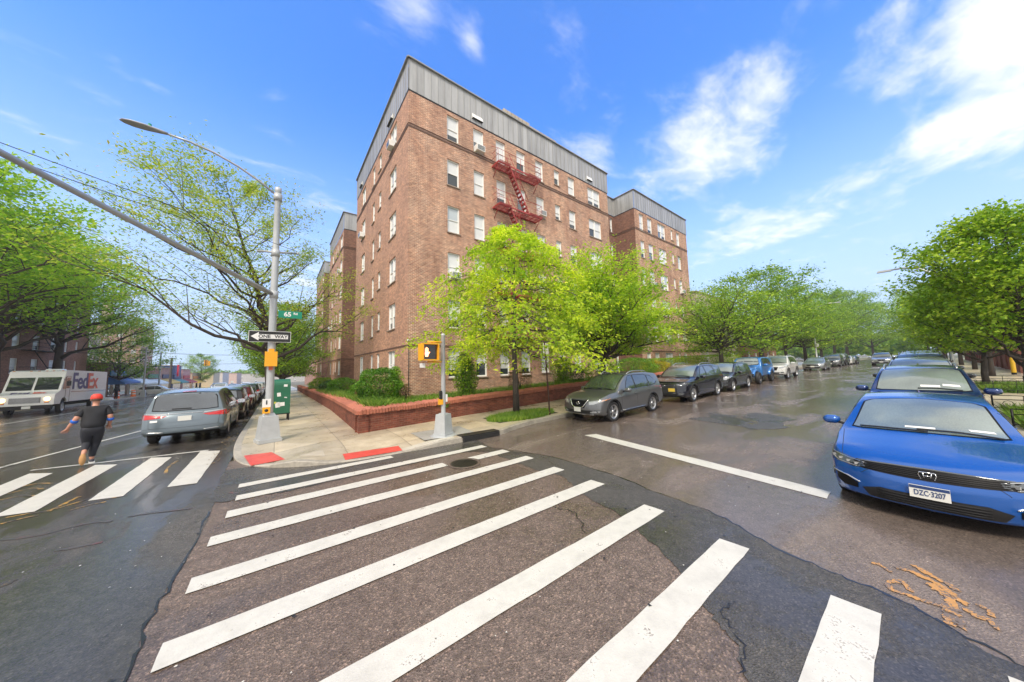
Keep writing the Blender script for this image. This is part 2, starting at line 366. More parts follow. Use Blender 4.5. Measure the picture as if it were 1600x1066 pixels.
def strip(pts, w, wig=.0, seed=0):
    r = random.Random(seed); L_ = []; R_ = []
    for i, p in enumerate(pts):
        a = pts[max(i-1, 0)]; b = pts[min(i+1, len(pts)-1)]; d = (b[0]-a[0], b[1]-a[1]); l = math.hypot(*d) or 1
        n = (-d[1]/l, d[0]/l); ww = w*(.5+r.uniform(-wig, wig))
        L_.append((p[0]+n[0]*ww, p[1]+n[1]*ww)); R_.append((p[0]-n[0]*ww, p[1]-n[1]*ww))
    return L_ + R_[::-1]
def line(a, b, n=12): return [(a[0]+(b[0]-a[0])*i/n, a[1]+(b[1]-a[1])*i/n) for i in range(n+1)]
structure('lane_line', [strip(line((-6.6, 12.9), (-5.4, 13.98), 4)[:1] + line((-6.0, 10.6), (-4.25, 21.0)) + line((-4.2, 21.5), (-3.9, 60)), .12)], .010, M['paint_thin'])
structure('stop_edge_line', [strip(line((-4.6, 13.0), (-1.5, 12.55)), .12)], .010, M['paint_thin'])
structure('centre_line', [strip(line((-8.7, 17), (-9.6, 40)) + line((-9.7, 45), (-10, 200), 6), .12), strip(line((-8.98, 17), (-9.88, 40)) + line((-9.98, 45), (-10.3, 200), 6), .12)], .010, M['paint_yellow'])
structure('far_lane_line', [strip(line((-11.9, 18), (-12.4, 60)), .12)], .010, M['paint_thin'])
def scrib(c, items, sc=1., seed=0):
    out = []
    for k, (pts, w) in enumerate(items):
        out.append(strip(smoothpoly([(c[0]+x*sc, c[1]+y*sc) for x, y in pts], .006, 5, seed+k), w, .22, seed+k))
    return out
OR = [[(4.983,.459),(4.996,.408),(4.902,.334)],[(5.045,.314),(5.073,.227),(5.035,.15),(4.994,.07),(4.93,.017),(4.865,-.011)],[(5.232,.208),(5.158,.13),(5.075,.047),(5.025,-.021),(4.963,-.042)],[(4.811,.281),(4.776,.253),(4.683,.223),(4.668,.194)],
 [(4.784,.28),(4.692,.335),(4.607,.339),(4.552,.3),(4.565,.239),(4.557,.176),(4.566,.112),(4.575,.041)],[(4.887,.011),(4.739,-.003),(4.57,0),(4.37,-.001),(4.34,-.023)],[(4.861,-.008),(4.796,-.05),(4.749,-.085)],[(4.65,.0),(4.50,.012),(4.36,-.01)],
 [(4.656,-.053),(4.643,-.103),(4.605,-.13),(4.629,-.174),(4.55,-.196),(4.528,-.215)],[(4.836,-.13),(4.797,-.187),(4.699,-.191)],[(4.95,.10),(4.86,.05),(4.80,.0)]]
OW = [.035,.05,.055,.04,.045,.09,.05,.08,.045,.035,.08]
structure('orange_spray_marking', scrib((0, 0), list(zip(OR, OW)), 1, 40), .011, M['paint_orange'], step=.5)
YL = [[(-4.165,10.946),(-4.046,11.1),(-3.864,11.214),(-3.64,11.014)],[(-3.891,10.166),(-3.644,10.209),(-3.288,9.787)],[(-2.885,8.717),(-2.839,9.05),(-2.788,9.424)],[(-2.61,8.54),(-2.45,8.649),(-2.287,8.672)],[(-3.216,8.462),(-3.09,8.559),(-2.927,8.582)],
 [(-3.0,8.75),(-2.8,8.85),(-2.6,9.1)],[(-2.62,8.75),(-2.35,8.85),(-2.1,8.9)],[(-2.219,5.947),(-2.166,6.053)],[(-1.95,11.6),(-1.98,10.9),(-1.9,10.3)],[(-4.0,10.6),(-3.8,10.8),(-3.6,10.6)],[(-3.3,8.8),(-3.1,8.8),(-2.9,8.75)]]
structure('yellow_spray_marking', scrib((0, 0), [(p, .05) for p in YL], 1, 60), .009, M['paint_yellow'], step=.5)
RD = [[(-2.886,7.631),(-2.534,7.478),(-2.196,7.598),(-1.893,7.465)],[(-1.754,7.528),(-1.477,7.456),(-1.025,7.271)],[(-2.137,6.689),(-1.928,6.639),(-1.743,6.616)],[(2.9,7.5),(3.4,7.3),(3.9,7.35)],[(-.62,7.75),(-.5,7.6),(-.3,7.62)]]
structure('red_spray_marking', scrib((0, 0), [(p, .05) for p in RD], 1, 80), .010, M['paint_red'], step=.5)
# a worn hole in the surface of the side street, where the old asphalt shows
pt = smoothpoly([(11.13,3.03),(11.5,4.0),(11.7,5.05),(12.5,4.7),(13.3,5.0),(13.2,4.1),(14.2,3.8),(13.9,3.1),(13.5,2.63),(12.7,2.8),(12.0,2.5),(11.13,3.03)], .09, 6, 8)
structure('worn_asphalt_patch', [pt[:-1]], .008, M['asphalt_new'], step=.5)
structure('worn_patch_pale', [strip(smoothpoly([(11.9,3.4),(12.3,3.3),(12.8,3.9),(13.3,3.9)], .05, 6, 2), .16, .4, 3)], .011, M['asphalt_side'], step=.5)
# manhole
mh = empty('manhole_cover', (3.42, 6.36, gz(3.42, 6.36)+.010), 0, 'round dark iron manhole cover at the end of the broken crosswalk bar', 'manhole cover')
ring = MB(); ring.lathe([(.30, 0), (.30, .006), (.37, .006), (.37, 0)], 32); ring.build('rim', simple('manhole_ring', (.12, .09, .07), .4, var=.4, bscale=20), mh)
lidb = MB(); lidb.lathe([(0, .004), (.295, .004)], 32)
for i in range(-4, 5):
    for j in range(-4, 5):
        if math.hypot(i, j)*.06 < .26: lidb.box((i*.06, j*.06, .006), (.032, .032, .006))
lidb.build('lid', simple('manhole_iron', (.045, .04, .038), .35, .6, var=.3, bscale=30), mh)

# ------------------------------------------------------------------ pavements
K0 = [(-1.0, 320), (-1.0, 60), (-.98, 30), (-.95, 20), (-.95, 14), (-.92, 12.4), (-.86, 11.2), (-.72, 10.35), (-.45, 9.65), (.05, 9.02), (.75, 8.56), (1.6, 8.32), (2.8, 8.22), (4.15, 8.15), (5.6, 8.12), (6.3, 8.36), (7.3, 8.62), (9, 8.7), (20, 8.72), (45, 8.75), (330, 8.8)]
KC = K0[:5] + smoothpoly(K0[4:19], 0, 4)[1:] + K0[19:]
def kh(X, Y):
    d1 = math.hypot(X+.55, Y-10.0)/1.25; d2 = math.hypot((X-2.0)/1.25, Y-8.3)/1.1
    return .15 - .125*max(exp(-d1**4), exp(-d2**4))
def swz(X, Y): return gz(X, Y) + kh(X, Y)
KI = []
for i, p in enumerate(KC):
    a = KC[max(i-1, 0)]; b = KC[min(i+1, len(KC)-1)]; d = Vector((b[0]-a[0], b[1]-a[1])).normalized(); n = Vector((-d.y, d.x))
    KI.append((p[0]+n.x*.16, p[1]+n.y*.16))
def kerb(outer_, inner_, zf, name):
    b = MB(); rr = random.Random(3)
    def sub(P):
        o = []
        for i in range(len(P)-1):
            n = max(1, min(40, int(math.dist(P[i], P[i+1])/1.2)))
            o += [(P[i][0]+(P[i+1][0]-P[i][0])*k/n, P[i][1]+(P[i+1][1]-P[i][1])*k/n, i+k/n) for k in range(n)]
        return o + [(*P[-1], len(P)-1)]
    O = sub(outer_)
    for k in range(len(O)-1):
        q = []
        for (x, y, t) in (O[k], O[k+1]):
            i = min(int(t), len(inner_)-2); f = t-i
            ix = inner_[i][0]+(inner_[i+1][0]-inner_[i][0])*f; iy = inner_[i][1]+(inner_[i+1][1]-inner_[i][1])*f
            q.append(((x, y), (ix, iy)))
        (o0, i0), (o1, i1) = q
        b.add([(*o0, gz(*o0)-.1), (*o1, gz(*o1)-.1), (*o1, zf(*o1)-.012), (*o0, zf(*o0)-.012)], [(0, 1, 2, 3)])
        b.add([(*o0, zf(*o0)-.012), (*o1, zf(*o1)-.012), (o1[0]*.9+i1[0]*.1, o1[1]*.9+i1[1]*.1, zf(*o1)+.003), (o0[0]*.9+i0[0]*.1, o0[1]*.9+i0[1]*.1, zf(*o0)+.003)], [(0, 1, 2, 3)])
        b.add([(o0[0]*.9+i0[0]*.1, o0[1]*.9+i0[1]*.1, zf(*o0)+.003), (o1[0]*.9+i1[0]*.1, o1[1]*.9+i1[1]*.1, zf(*o1)+.003), (*i1, zf(*i1)+.003), (*i0, zf(*i0)+.003)], [(0, 1, 2, 3)])
    return tag(b.build(name, M['kerb']), kind='structure')
kerb(KC, KI, swz, 'kerb')
tag(bm_obj(drape([KI + [(330, 17), (3.2, 17), (3.0, 320)]], 0, zf=swz, step=.5, cutx=[i*.5 for i in range(-2, 20)]+list(range(10, 60)), cuty=[7+i*.5 for i in range(14)]+list(range(14, 60))), 'pavement', M['conc']), kind='structure')
structure('pale_pavement_slab', [[(3.35, 8.55), (4.9, 8.4), (5.05, 9.75), (3.4, 9.85)]], .156, simple('new_slab_concrete', (.36, .36, .34), .35, var=.12, bscale=12), step=.5)
structure('pale_kerb_return', [[(4.1, 8.2), (4.2, 8.6), (2.6, 8.55), (2.7, 8.3)]], .06, M['conc_pale'], step=.5, zf=lambda x, y: swz(x, y)-.055)
# red tactile ramps: domes in rows
def tactile(P, name, label, seed):
    a, b_, c, d = [Vector(p) for p in P]; m = MB()
    q = [a, b_, c, d]
    m.add([(p.x, p.y, swz(p.x, p.y)+.008) for p in q], [(0, 1, 2, 3)])
    nu = int((b_-a).length/.075); nv = int((d-a).length/.075)
    for i in range(nu):
        for j in range(nv):
            u = (i+.5)/nu; v = (j+.5)/nv
            p = a.lerp(b_, u).lerp(d.lerp(c, u), v); z = swz(p.x, p.y)+.008
            k = 6; r = .02
            vs_ = [(p.x+r*cos(t*2*pi/k), p.y+r*sin(t*2*pi/k), z) for t in range(k)] + [(p.x+r*.55*cos(t*2*pi/k), p.y+r*.55*sin(t*2*pi/k), z+.011) for t in range(k)]
            m.add(vs_, [(t, (t+1) % k, k+(t+1) % k, k+t) for t in range(k)] + [tuple(range(k, 2*k))])
    o = m.build(name, M['tactile']); return tag(o, label, 'tactile paving', 'red tactile ramps at the corner')
M['tactile'] = simple('red_tactile', (.62, .075, .055), .4, var=.25, bscale=9)
tactile([(-.62, 10.75), (-.05, 10.65), (.22, 9.45), (-.42, 9.5)], 'tactile_ramp', 'red tactile ramp beside the tall grey signal pole, on the avenue side of the corner', 1)
tactile([(1.42, 8.62), (2.72, 8.52), (2.62, 8.36-.02), (1.36, 8.46-.02)] if 0 else [(1.38, 8.98), (2.72, 8.84), (2.68, 8.36), (1.36, 8.46)], 'tactile_ramp', 'long red tactile ramp facing the big crosswalk, left of the pedestrian signal', 2)
# catch basin
cbm = MB(); cbm.box((4.95, 8.10, gz(5, 8)+.06), (1.25, .06, .16), rot=radians(-1)); cbm.box((4.95, 8.28, gz(5, 8)+.152), (1.3, .34, .03), rot=radians(-1))
tag(cbm.build('storm_drain', simple('drain_iron', (.02, .02, .02), .35, var=.4, bscale=25, bump=.4)), 'black iron storm drain set in the kerb right of the pedestrian signal', 'storm drain')
# right-hand side
K2 = [(330, -1.2), (45, -1.2), (20, -1.2), (9, -1.2), (6.5, -1.35), (5.4, -1.9), (4.8, -2.8), (4.5, -4), (4.5, -30)]
K2i = [(x, y-.16) for x, y in K2[:4]] + [(6.55, -1.52), (5.52, -2.03), (4.95, -2.9), (4.66, -4.05), (4.66, -30)]
sz2 = lambda X, Y: gz(X, Y)+.15
kerb(K2[::-1], K2i[::-1], sz2, 'kerb')
structure('pavement', [K2i + [(330, -30)]], .15, M['conc'], cutx=list(range(4, 60, 1)), cuty=[-30])
structure('pavement', [[(-16.6, -60), (-16.6, 320), (-30, 320), (-30, -60)]], .15, M['conc'])
kerb([(-16.4, 320), (-16.4, -60)], [(-16.6, 320), (-16.6, -60)], sz2, 'kerb')

# ------------------------------------------------------------------ brick
def brick(name, c1, c2, mortar, bw=.215, rh=.077, ms=.011, blot=(.82, 1.12), bump=.6, stain=None, mortar2=None):
    m, t, b = newmat(name); lk = t.links
    uv = nn(t, 'ShaderNodeUVMap')
    br = nn(t, 'ShaderNodeTexBrick', offset=.5, squash=1.0); lk.new(uv.outputs[0], br.inputs['Vector'])
    for k, v in (('Scale', 1.), ('Mortar Size', ms), ('Mortar Smooth', .2), ('Bias', 0.), ('Brick Width', bw), ('Row Height', rh)): br.inputs[k].default_value = v
    br.inputs['Color1'].default_value = (*c1, 1); br.inputs['Color2'].default_value = (*c2, 1)
    big = nn(t, 'ShaderNodeTexNoise', i_Scale=.45, i_Detail=6., i_Roughness=.6); lk.new(uv.outputs[0], big.inputs['Vector'])
    mp = nn(t, 'ShaderNodeMapping'); lk.new(uv.outputs[0], mp.inputs[0]); mp.inputs['Scale'].default_value = (.9, .25, 1); mp.inputs['Location'].default_value = (31, 5, 0)
    st = nn(t, 'ShaderNodeTexNoise', i_Scale=1.2, i_Detail=6., i_Roughness=.65); lk.new(mp.outputs[0], st.inputs['Vector'])
    if mortar2:
        lk.new(ramp(t, st.outputs['Fac'], [(.4, mortar), (.62, mortar2)]), br.inputs['Mortar'])
    else: br.inputs['Mortar'].default_value = (*mortar, 1)
    # per-brick tone
    sc = nn(t, 'ShaderNodeVectorMath', operation='DIVIDE'); lk.new(uv.outputs[0], sc.inputs[0]); sc.inputs[1].default_value = (bw, rh, 1)
    sx = nn(t, 'ShaderNodeSeparateXYZ'); lk.new(sc.outputs[0], sx.inputs[0])
    ry = mth(t, 'FLOOR', sx.outputs[1]); rx = mth(t, 'FLOOR', mth(t, 'ADD', sx.outputs[0], mth(t, 'MULTIPLY', mth(t, 'MODULO', ry, 2.), .5)))
    cb_ = nn(t, 'ShaderNodeCombineXYZ'); lk.new(rx, cb_.inputs[0]); lk.new(ry, cb_.inputs[1])
    wn = nn(t, 'ShaderNodeTexWhiteNoise', noise_dimensions='2D'); lk.new(cb_.outputs[0], wn.inputs['Vector'])
    c = mixc(t, 1., br.outputs['Color'], ramp(t, wn.outputs['Value'], [(0, (.74, .71, .70)), (.3, (.92, .90, .90)), (.75, (1.06, 1.03, 1.0)), (1, (1.25, 1.18, 1.1))]), 'MULTIPLY')
    c = mixc(t, 1., c, ramp(t, big.outputs['Fac'], [(.3, (blot[0],)*3), (.5, (1, 1, 1)), (.7, (blot[1], blot[1]*.97, blot[1]*.93))]), 'MULTIPLY')
    c = mixc(t, .8, c, ramp(t, st.outputs['Fac'], [(.30, (.70, .68, .69)), (.42, (1, 1, 1)), (.75, (1.06, 1.04, 1.0))]), 'MULTIPLY')
    lk.new(c, b.inputs['Base Color']); b.inputs['Roughness'].default_value = .8; b.inputs['Specular IOR Level'].default_value = .3
    if bump:
        bp = nn(t, 'ShaderNodeBump', i_Strength=bump, i_Distance=.01, invert=True); lk.new(br.outputs['Fac'], bp.inputs['Height']); lk.new(bp.outputs[0], b.inputs['Normal'])
    return m
M['brick_main'] = brick('brick_main', (.42, .205, .13), (.30, .14, .092), (.52, .40, .31), mortar2=(.74, .64, .52))
M['brick_side'] = brick('brick_side', (.46, .25, .17), (.36, .19, .13), (.52, .38, .29))
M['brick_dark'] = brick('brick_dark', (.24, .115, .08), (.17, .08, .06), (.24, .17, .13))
M['brick_garden'] = brick('brick_garden', (.22, .068, .045), (.15, .045, .032), (.22, .12, .085), bw=.21, rh=.07, ms=.007)
M['brick_west'] = brick('brick_west', (.34, .155, .105), (.26, .115, .08), (.34, .24, .19))
M['cap'] = simple('brick_cap', (.38, .13, .08), .55, var=.35, bscale=5, bump=.3)
M['stone'] = simple('sill_stone', (.33, .26, .21), .7, var=.2, bscale=8)
M['darkmetal'] = simple('dark_metal', (.03, .03, .032), .45, .3)
def seam_metal(name, c, rough=.38):
    m, t, b = newmat(name); lk = t.links
    uv = nn(t, 'ShaderNodeUVMap'); mp = nn(t, 'ShaderNodeMapping'); lk.new(uv.outputs[0], mp.inputs[0]); mp.inputs['Scale'].default_value = (1.1, .13, 1)
    n = nn(t, 'ShaderNodeTexNoise', i_Scale=1.6, i_Detail=7., i_Roughness=.65); lk.new(mp.outputs[0], n.inputs['Vector'])
    sx = nn(t, 'ShaderNodeSeparateXYZ'); lk.new(uv.outputs[0], sx.inputs[0])
    wn = nn(t, 'ShaderNodeTexWhiteNoise', noise_dimensions='1D'); lk.new(mth(t, 'FLOOR', mth(t, 'DIVIDE', sx.outputs[0], .45)), wn.inputs['W'])
    v = mth(t, 'ADD', mth(t, 'MULTIPLY', n.outputs[0], .8), mth(t, 'MULTIPLY', wn.outputs[0], .2))
    lk.new(ramp(t, v, [(.3, tuple(x*.62 for x in c)), (.52, c), (.75, tuple(min(1, x*1.25) for x in c))]), b.inputs['Base Color'])
    b.inputs['Roughness'].default_value = rough; b.inputs['Metallic'].default_value = .35
    return m
M['seam'] = seam_metal('standing_seam_zinc', (.40, .40, .395))
M['white'] = simple('window_white', (.80, .80, .78), .4)
M['glass_dark'] = simple('window_glass', (.035, .045, .05), .06, spec=.8)
M['blind'] = simple('window_blind', (.66, .68, .68), .25, var=.08, bscale=3, coat=.6)
M['blind2'] = simple('window_shade', (.44, .50, .54), .22, var=.15, bscale=2, coat=.6)
M['curtain'] = simple('window_curtain', (.13, .15, .16), .18, var=.4, bscale=3, coat=.8)

def facade(V, F_, UVs, MI, o, u, nrm, width, z0, z1, holes, depth=.19, u_off=0., mi=0):
    """wall with real openings: o origin at u=0, u direction, outward normal"""
    o = Vector(o); u = Vector(u); nrm = Vector(nrm); up = Vector((0, 0, 1))
    flip = u.cross(up).dot(nrm) < 0
    us = sorted({0, width} | {h[0] for h in holes} | {h[1] for h in holes}); zs = sorted({z0, z1} | {h[2] for h in holes} | {h[3] for h in holes})
    def P(a, z, d=0): return tuple(o + u*a + up*(z-o.z) - nrm*d)
    def face(pts, uvs, m=mi):
        if flip: pts = pts[::-1]; uvs = uvs[::-1]
        b = len(V); V.extend(pts); F_.append(tuple(range(b, b+len(pts)))); UVs.append(uvs); MI.append(m)
    for i in range(len(us)-1):
        if us[i+1]-us[i] < 1e-5: continue
        run = None
        for j in range(len(zs)-1):
            ca = (us[i]+us[i+1])/2; cz = (zs[j]+zs[j+1])/2
            if any(h[0] < ca < h[1] and h[2] < cz < h[3] for h in holes): continue
            a0, a1, b0, b1 = us[i], us[i+1], zs[j], zs[j+1]
            face([P(a0, b0), P(a1, b0), P(a1, b1), P(a0, b1)], [(a0+u_off, b0), (a1+u_off, b0), (a1+u_off, b1), (a0+u_off, b1)])
    for a0, a1, b0, b1 in holes:
        d = depth
        face([P(a0, b0), P(a0, b1), P(a0, b1, d), P(a0, b0, d)][::-1], [(0, b0), (0, b1), (d, b1), (d, b0)][::-1])
        face([P(a1, b0), P(a1, b0, d), P(a1, b1, d), P(a1, b1)][::-1], [(0, b0), (d, b0), (d, b1), (0, b1)][::-1])
        face([P(a0, b1), P(a1, b1), P(a1, b1, d), P(a0, b1, d)][::-1], [(a0, 0), (a1, 0), (a1, d), (a0, d)][::-1])
        face([P(a0, b0), P(a0, b0, d), P(a1, b0, d), P(a1, b0)][::-1], [(a0, 0), (a0, d), (a1, d), (a1, 0)][::-1])
def wall_obj(name, V, F_, UVs, MI, mats, parent):
    me = bpy.data.meshes.new(name); me.from_pydata(V, [], F_)
    for q in mats: me.materials.append(q)
    me.polygons.foreach_set('material_index', MI)
    l = me.uv_layers.new(name='UVMap'); l.data.foreach_set('uv', [c for f in UVs for p in f for c in p])
    o = bpy.data.objects.new(name, me); col.objects.link(o); o.parent = parent; return o
_wc = {}
wr = random.Random(21)
def window(parent, o, u, nrm, w, h, kind='single', variant=None, ac=False):
    """o: bottom left corner of the opening on the wall face (local); the frame sits .05 behind the face"""
    if variant is None: variant = wr.choice([0, 0, 1, 1, 2, 3, 4, 5])
    key = (round(w, 2), round(h, 2), kind, variant)
    if key not in _wc:
        f = MB(); t = .055; n = 2 if kind == 'double' else 1
        # local frame: x along wall, y outward, z up
        for x in (t/2, w-t/2): f.box((x, -.045, h/2), (t, .07, h))
        for z in (t/2, h-t/2): f.box((w/2, -.045, z), (w-2*t, .07, t))
        if n == 2: f.box((w/2, -.045, h/2), (.09, .066, h-2*t))
        cw = (w-2*t-(.09 if n == 2 else 0))/n
        for k in range(n):
            x0 = t + k*(cw+.09)
            f.box((x0+cw/2, -.062, h*.5), (cw, .045, .04))
            for x in (x0+.012, x0+cw-.012): f.box((x, -.075, h*.5), (.024, .03, h-2*t))
            f.box((x0+cw/2, -.060, t+.018), (cw, .04, .036))
        fm = f.build('window', M['white']).data
        p = MB()
        for k in range(n):
            x0 = t + k*(cw+.09)
            up_, lo_ = [(0, 0), (0, 1), (1, 0), (0, 3), (0, 1), (0, 2)][(variant+k*(variant % 2)) % 6]
            p.quad((x0, -.075, h*.5), (x0+cw, -.075, h*.5), (x0+cw, -.075, h-t), (x0, -.075, h-t), up_)
            if lo_ == 1:    # a shade drawn part of the way down
                p.quad((x0, -.085, t), (x0+cw, -.085, t), (x0+cw, -.085, h*.28), (x0, -.085, h*.28), 2)
                p.quad((x0, -.085, h*.28), (x0+cw, -.085, h*.28), (x0+cw, -.085, h*.5), (x0, -.085, h*.5), 0)
            else: p.quad((x0, -.085, t), (x0+cw, -.085, t), (x0+cw, -.085, h*.5), (x0, -.085, h*.5), lo_)
        pm = p.build('pane', [M['blind'], M['blind2'], M['glass_dark'], M['curtain']]).data
        s = MB(); s.box((w/2, .07, -.03), (w+.10, .12, .06)); sm = s.build('sill', M['stone']).data
        for nme in ('window', 'pane', 'sill'):
            ob = [q for q in col.objects if q.name.split('.')[0] == nme and q.data in (fm, pm, sm) and q.parent is None]
            for q in ob: bpy.data.objects.remove(q)
        _wc[key] = (fm, pm, sm)
    fm, pm, sm = _wc[key]
    u = Vector(u); nrm = Vector(nrm)
    def mk(n_, me, par, mtx=None):
        q = bpy.data.objects.new(n_, me); col.objects.link(q); q.parent = par
        if mtx is not None: q.matrix_local = mtx
        return q
    O = Vector(o)
    wo_ = mk('window', fm, parent, Matrix(((u.x, nrm.x, 0, O.x-nrm.x*.06), (u.y, nrm.y, 0, O.y-nrm.y*.06), (0, 0, 1, O.z), (0, 0, 0, 1))))
    mk('pane', pm, wo_); mk('sill', sm, wo_)
    if ac:
        if 'ac' not in _wc:
            a = MB(); a.box((0, .17, .2), (.62, .46, .4)); 
            for k in range(7): a.box((0, .405, .06+k*.047), (.54, .012, .02), 1)
            q = a.build('air_conditioner', [M['white'], M['curtain']]); _wc['ac'] = q.data; bpy.data.objects.remove(q)
        mk('air_conditioner', _wc['ac'], wo_, Matrix.Translation((w/2, 0, .055)))
    return wo_
ZT = [3.28, 6.24, 9.18, 12.15, 15.17, 18.12]
def band(V, F_, UVs, MI, o, u, nrm, width, z0, z1):
    facade(V, F_, UVs, MI, Vector(o)+Vector(nrm)*.03, u, nrm, width, z0, z1, [])
def seams(mb, o, u, nrm, width, z0, z1, step=.45):
    u = Vector(u); nrm = Vector(nrm); n = int(width/step)
    for k in range(n+1):
        c = Vector(o)+u*(k*width/n)+nrm*.045; ang = math.atan2(u.y, u.x)
        mb.box((c.x, c.y, (z0+z1)/2), (.03, .03, z1-z0-.04), rot=ang)
def block(name, base, foot, cols, label, z1=18.4, zr=20.4, zb=-2., group=None, mats=None, strings=True, cat='apartment block'):
    """foot: list of walls (origin xy, u, normal, width, material index, columns).  columns: (u0, u1, height, kind, floors)"""
    root = empty(name, (*base, 0), 0, label, cat, group)
    V, F_, UVs, MI = [], [], [], []; V2, F2, U2, M2 = [], [], [], []
    sm_ = MB(); st_ = MB(); wl = []
    for (ox, oy), u, nrm, width, mi, cls in foot:
        holes = []
        for c in cls:
            u0, u1, h, kind = c[:4]; fl = c[4] if len(c) > 4 else range(6); dz = c[5] if len(c) > 5 else 0
            acs = c[6] if len(c) > 6 else ()
            for k in fl:
                zt = ZT[k]+dz; holes.append((u0, u1, zt-h, zt))
                wl.append(((ox+u[0]*u0, oy+u[1]*u0, zt-h), u, nrm, u1-u0, h, kind, None, k in acs))
        facade(V, F_, UVs, MI, (ox, oy, 0), u, nrm, width, zb, z1, holes, u_off=ox*.37+oy*.11, mi=mi)
        facade(V2, F2, U2, M2, (ox+nrm[0]*.03, oy+nrm[1]*.03, 0), u, nrm, width, z1+.06, zr, [])
        facade(V2, F2, U2, M2, (ox+nrm[0]*.01, oy+nrm[1]*.01, 0), u, nrm, width, z1-.02, z1+.07, [], mi=1)
        seams(sm_, (ox, oy, 0), u, nrm, width, z1+.06, zr)
        un = Vector(u); cc = Vector((ox, oy, 0))+un*width/2+Vector(nrm)*.0
        sm_.box((cc.x+nrm[0]*.02, cc.y+nrm[1]*.02, zr+.03), (width+.16, .26, .07), rot=math.atan2(un.y, un.x))
        if strings:
            for zz, th in ((z1-2.17, .10), (z1-2.02, .05), (3.34+.12, .07)):
                st_ = MB(); st_.box((cc.x+nrm[0]*.012, cc.y+nrm[1]*.012, zz), (width, .05, th), rot=math.atan2(un.y, un.x)); st_.build('string_course', M['brick_course'], root)
        V.extend([]); 
    wall_obj('wall', V, F_, UVs, MI, mats or [M['brick_main'], M['brick_side'], M['brick_dark']], root)
    bnd = wall_obj('roof_cladding', V2, F2, U2, M2, [M['seam'], M['darkmetal']], root)
    sm_.build('seam', M['seam_rib'], bnd)
    for w in wl: window(root, w[0], w[1], w[2], w[3], w[4], w[5], w[6], w[7])
    return root
M['seam_rib'] = simple('seam_rib', (.30, .305, .31), .4, .3)
M['brick_course'] = simple('brick_course', (.15, .085, .062), .8, var=.3, bscale=10)
XC, YC = 5.59, 16.71
EX, EY = (1, 0, 0), (0, 1, 0); NX, NY = (-1, 0, 0), (0, -1, 0)
RC = [(2.41, 3.23, 1.70, 'single', range(6), 0, (2,)), (4.30, 5.11, 1.70, 'single', range(6), 0, (5,)), (6.12, 6.92, 1.70, 'single'), (7.95, 8.77, 1.70, 'single'),
      (9.82, 10.62, 1.62, 'single', range(6), 0, (4, 3)), (11.84, 12.44, 1.28, 'single'), (13.48, 14.30, 1.58, 'single'), (16.05, 17.79, 1.62, 'double')]
LC = [(2.28, 3.78, 1.60, 'double', range(6), 0, (5,)), (5.86, 6.62, 1.30, 'single'), (7.72, 8.50, 1.62, 'single'), (10.93, 12.36, 1.60, 'double', range(6), 0, (4,))]
main = block('apartment_building', (XC, YC), [
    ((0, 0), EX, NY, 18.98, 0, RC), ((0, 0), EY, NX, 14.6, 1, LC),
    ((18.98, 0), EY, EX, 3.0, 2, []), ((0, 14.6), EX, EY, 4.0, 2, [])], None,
    'six storey brown brick apartment building on the corner with red fire escape')
rf = MB(); rf.box((9.5, 7.3, 20.0), (18.9, 14.5, .1)); rf.build('roof', M['stone'], main)
pr = MB()
for k in range(15): pr.box((9.2+k*.42, 3.0, 23.55 if k < 7 else 23.35), (.36, .25, 1.1))
for k in range(0): pass
pr.box((12.2, 3.2, 22.5), (6.4, .3, 2.4)); pr.build('roof_parapet', simple('parapet_buff', (.42, .37, .30), .8, var=.2, bscale=3), main)
def vent(root, p, nrm, wd=.8):
    v = MB(); n = Vector(nrm); u = Vector((abs(n.y), abs(n.x), 0)); c = Vector(p)
    a = [c-u*wd/2+n*.04, c+u*wd/2+n*.04]; T = Vector((0, 0, .34))
    q = [a[0]+T, a[1]+T, a[1]+n*.13-T*.05, a[0]+n*.13-T*.05, a[0]-T*.12, a[1]-T*.12]
    v.add([tuple(x) for x in q], [(0, 1, 2, 3), (0, 3, 4), (1, 5, 2)]); v.add([tuple(x) for x in (q[3], q[2], q[5], q[4])], [(0, 1, 2, 3)], 1)
    return v.build('roof_vent', [M['white'], M['darkmetal']], root)
vent(main, (4.6, 0, 18.75), NY); vent(main, (16.3, 0, 18.75), NY, .7); vent(main, (0, 3.5, 18.75), NX, 1.0); vent(main, (0, 12.5, 18.75), NX, .8)
# small camera and its cable at the corner
cmb_ = MB(); cmb_.lathe([(0, -.06), (.06, -.04), (.07, 0), (.07, .05), (0, .05)], 12, (.02, -.10, 3.7)); cmb_.box((.02, -.04, 3.74), (.10, .10, .06)); cmb_.build('security_camera', M['white'], main)
cd_ = MB(); cd_.tube([(.06, -.025, 3.6), (.06, -.025, .3)], .018, 6); cd_.build('conduit', M['darkmetal'], main)
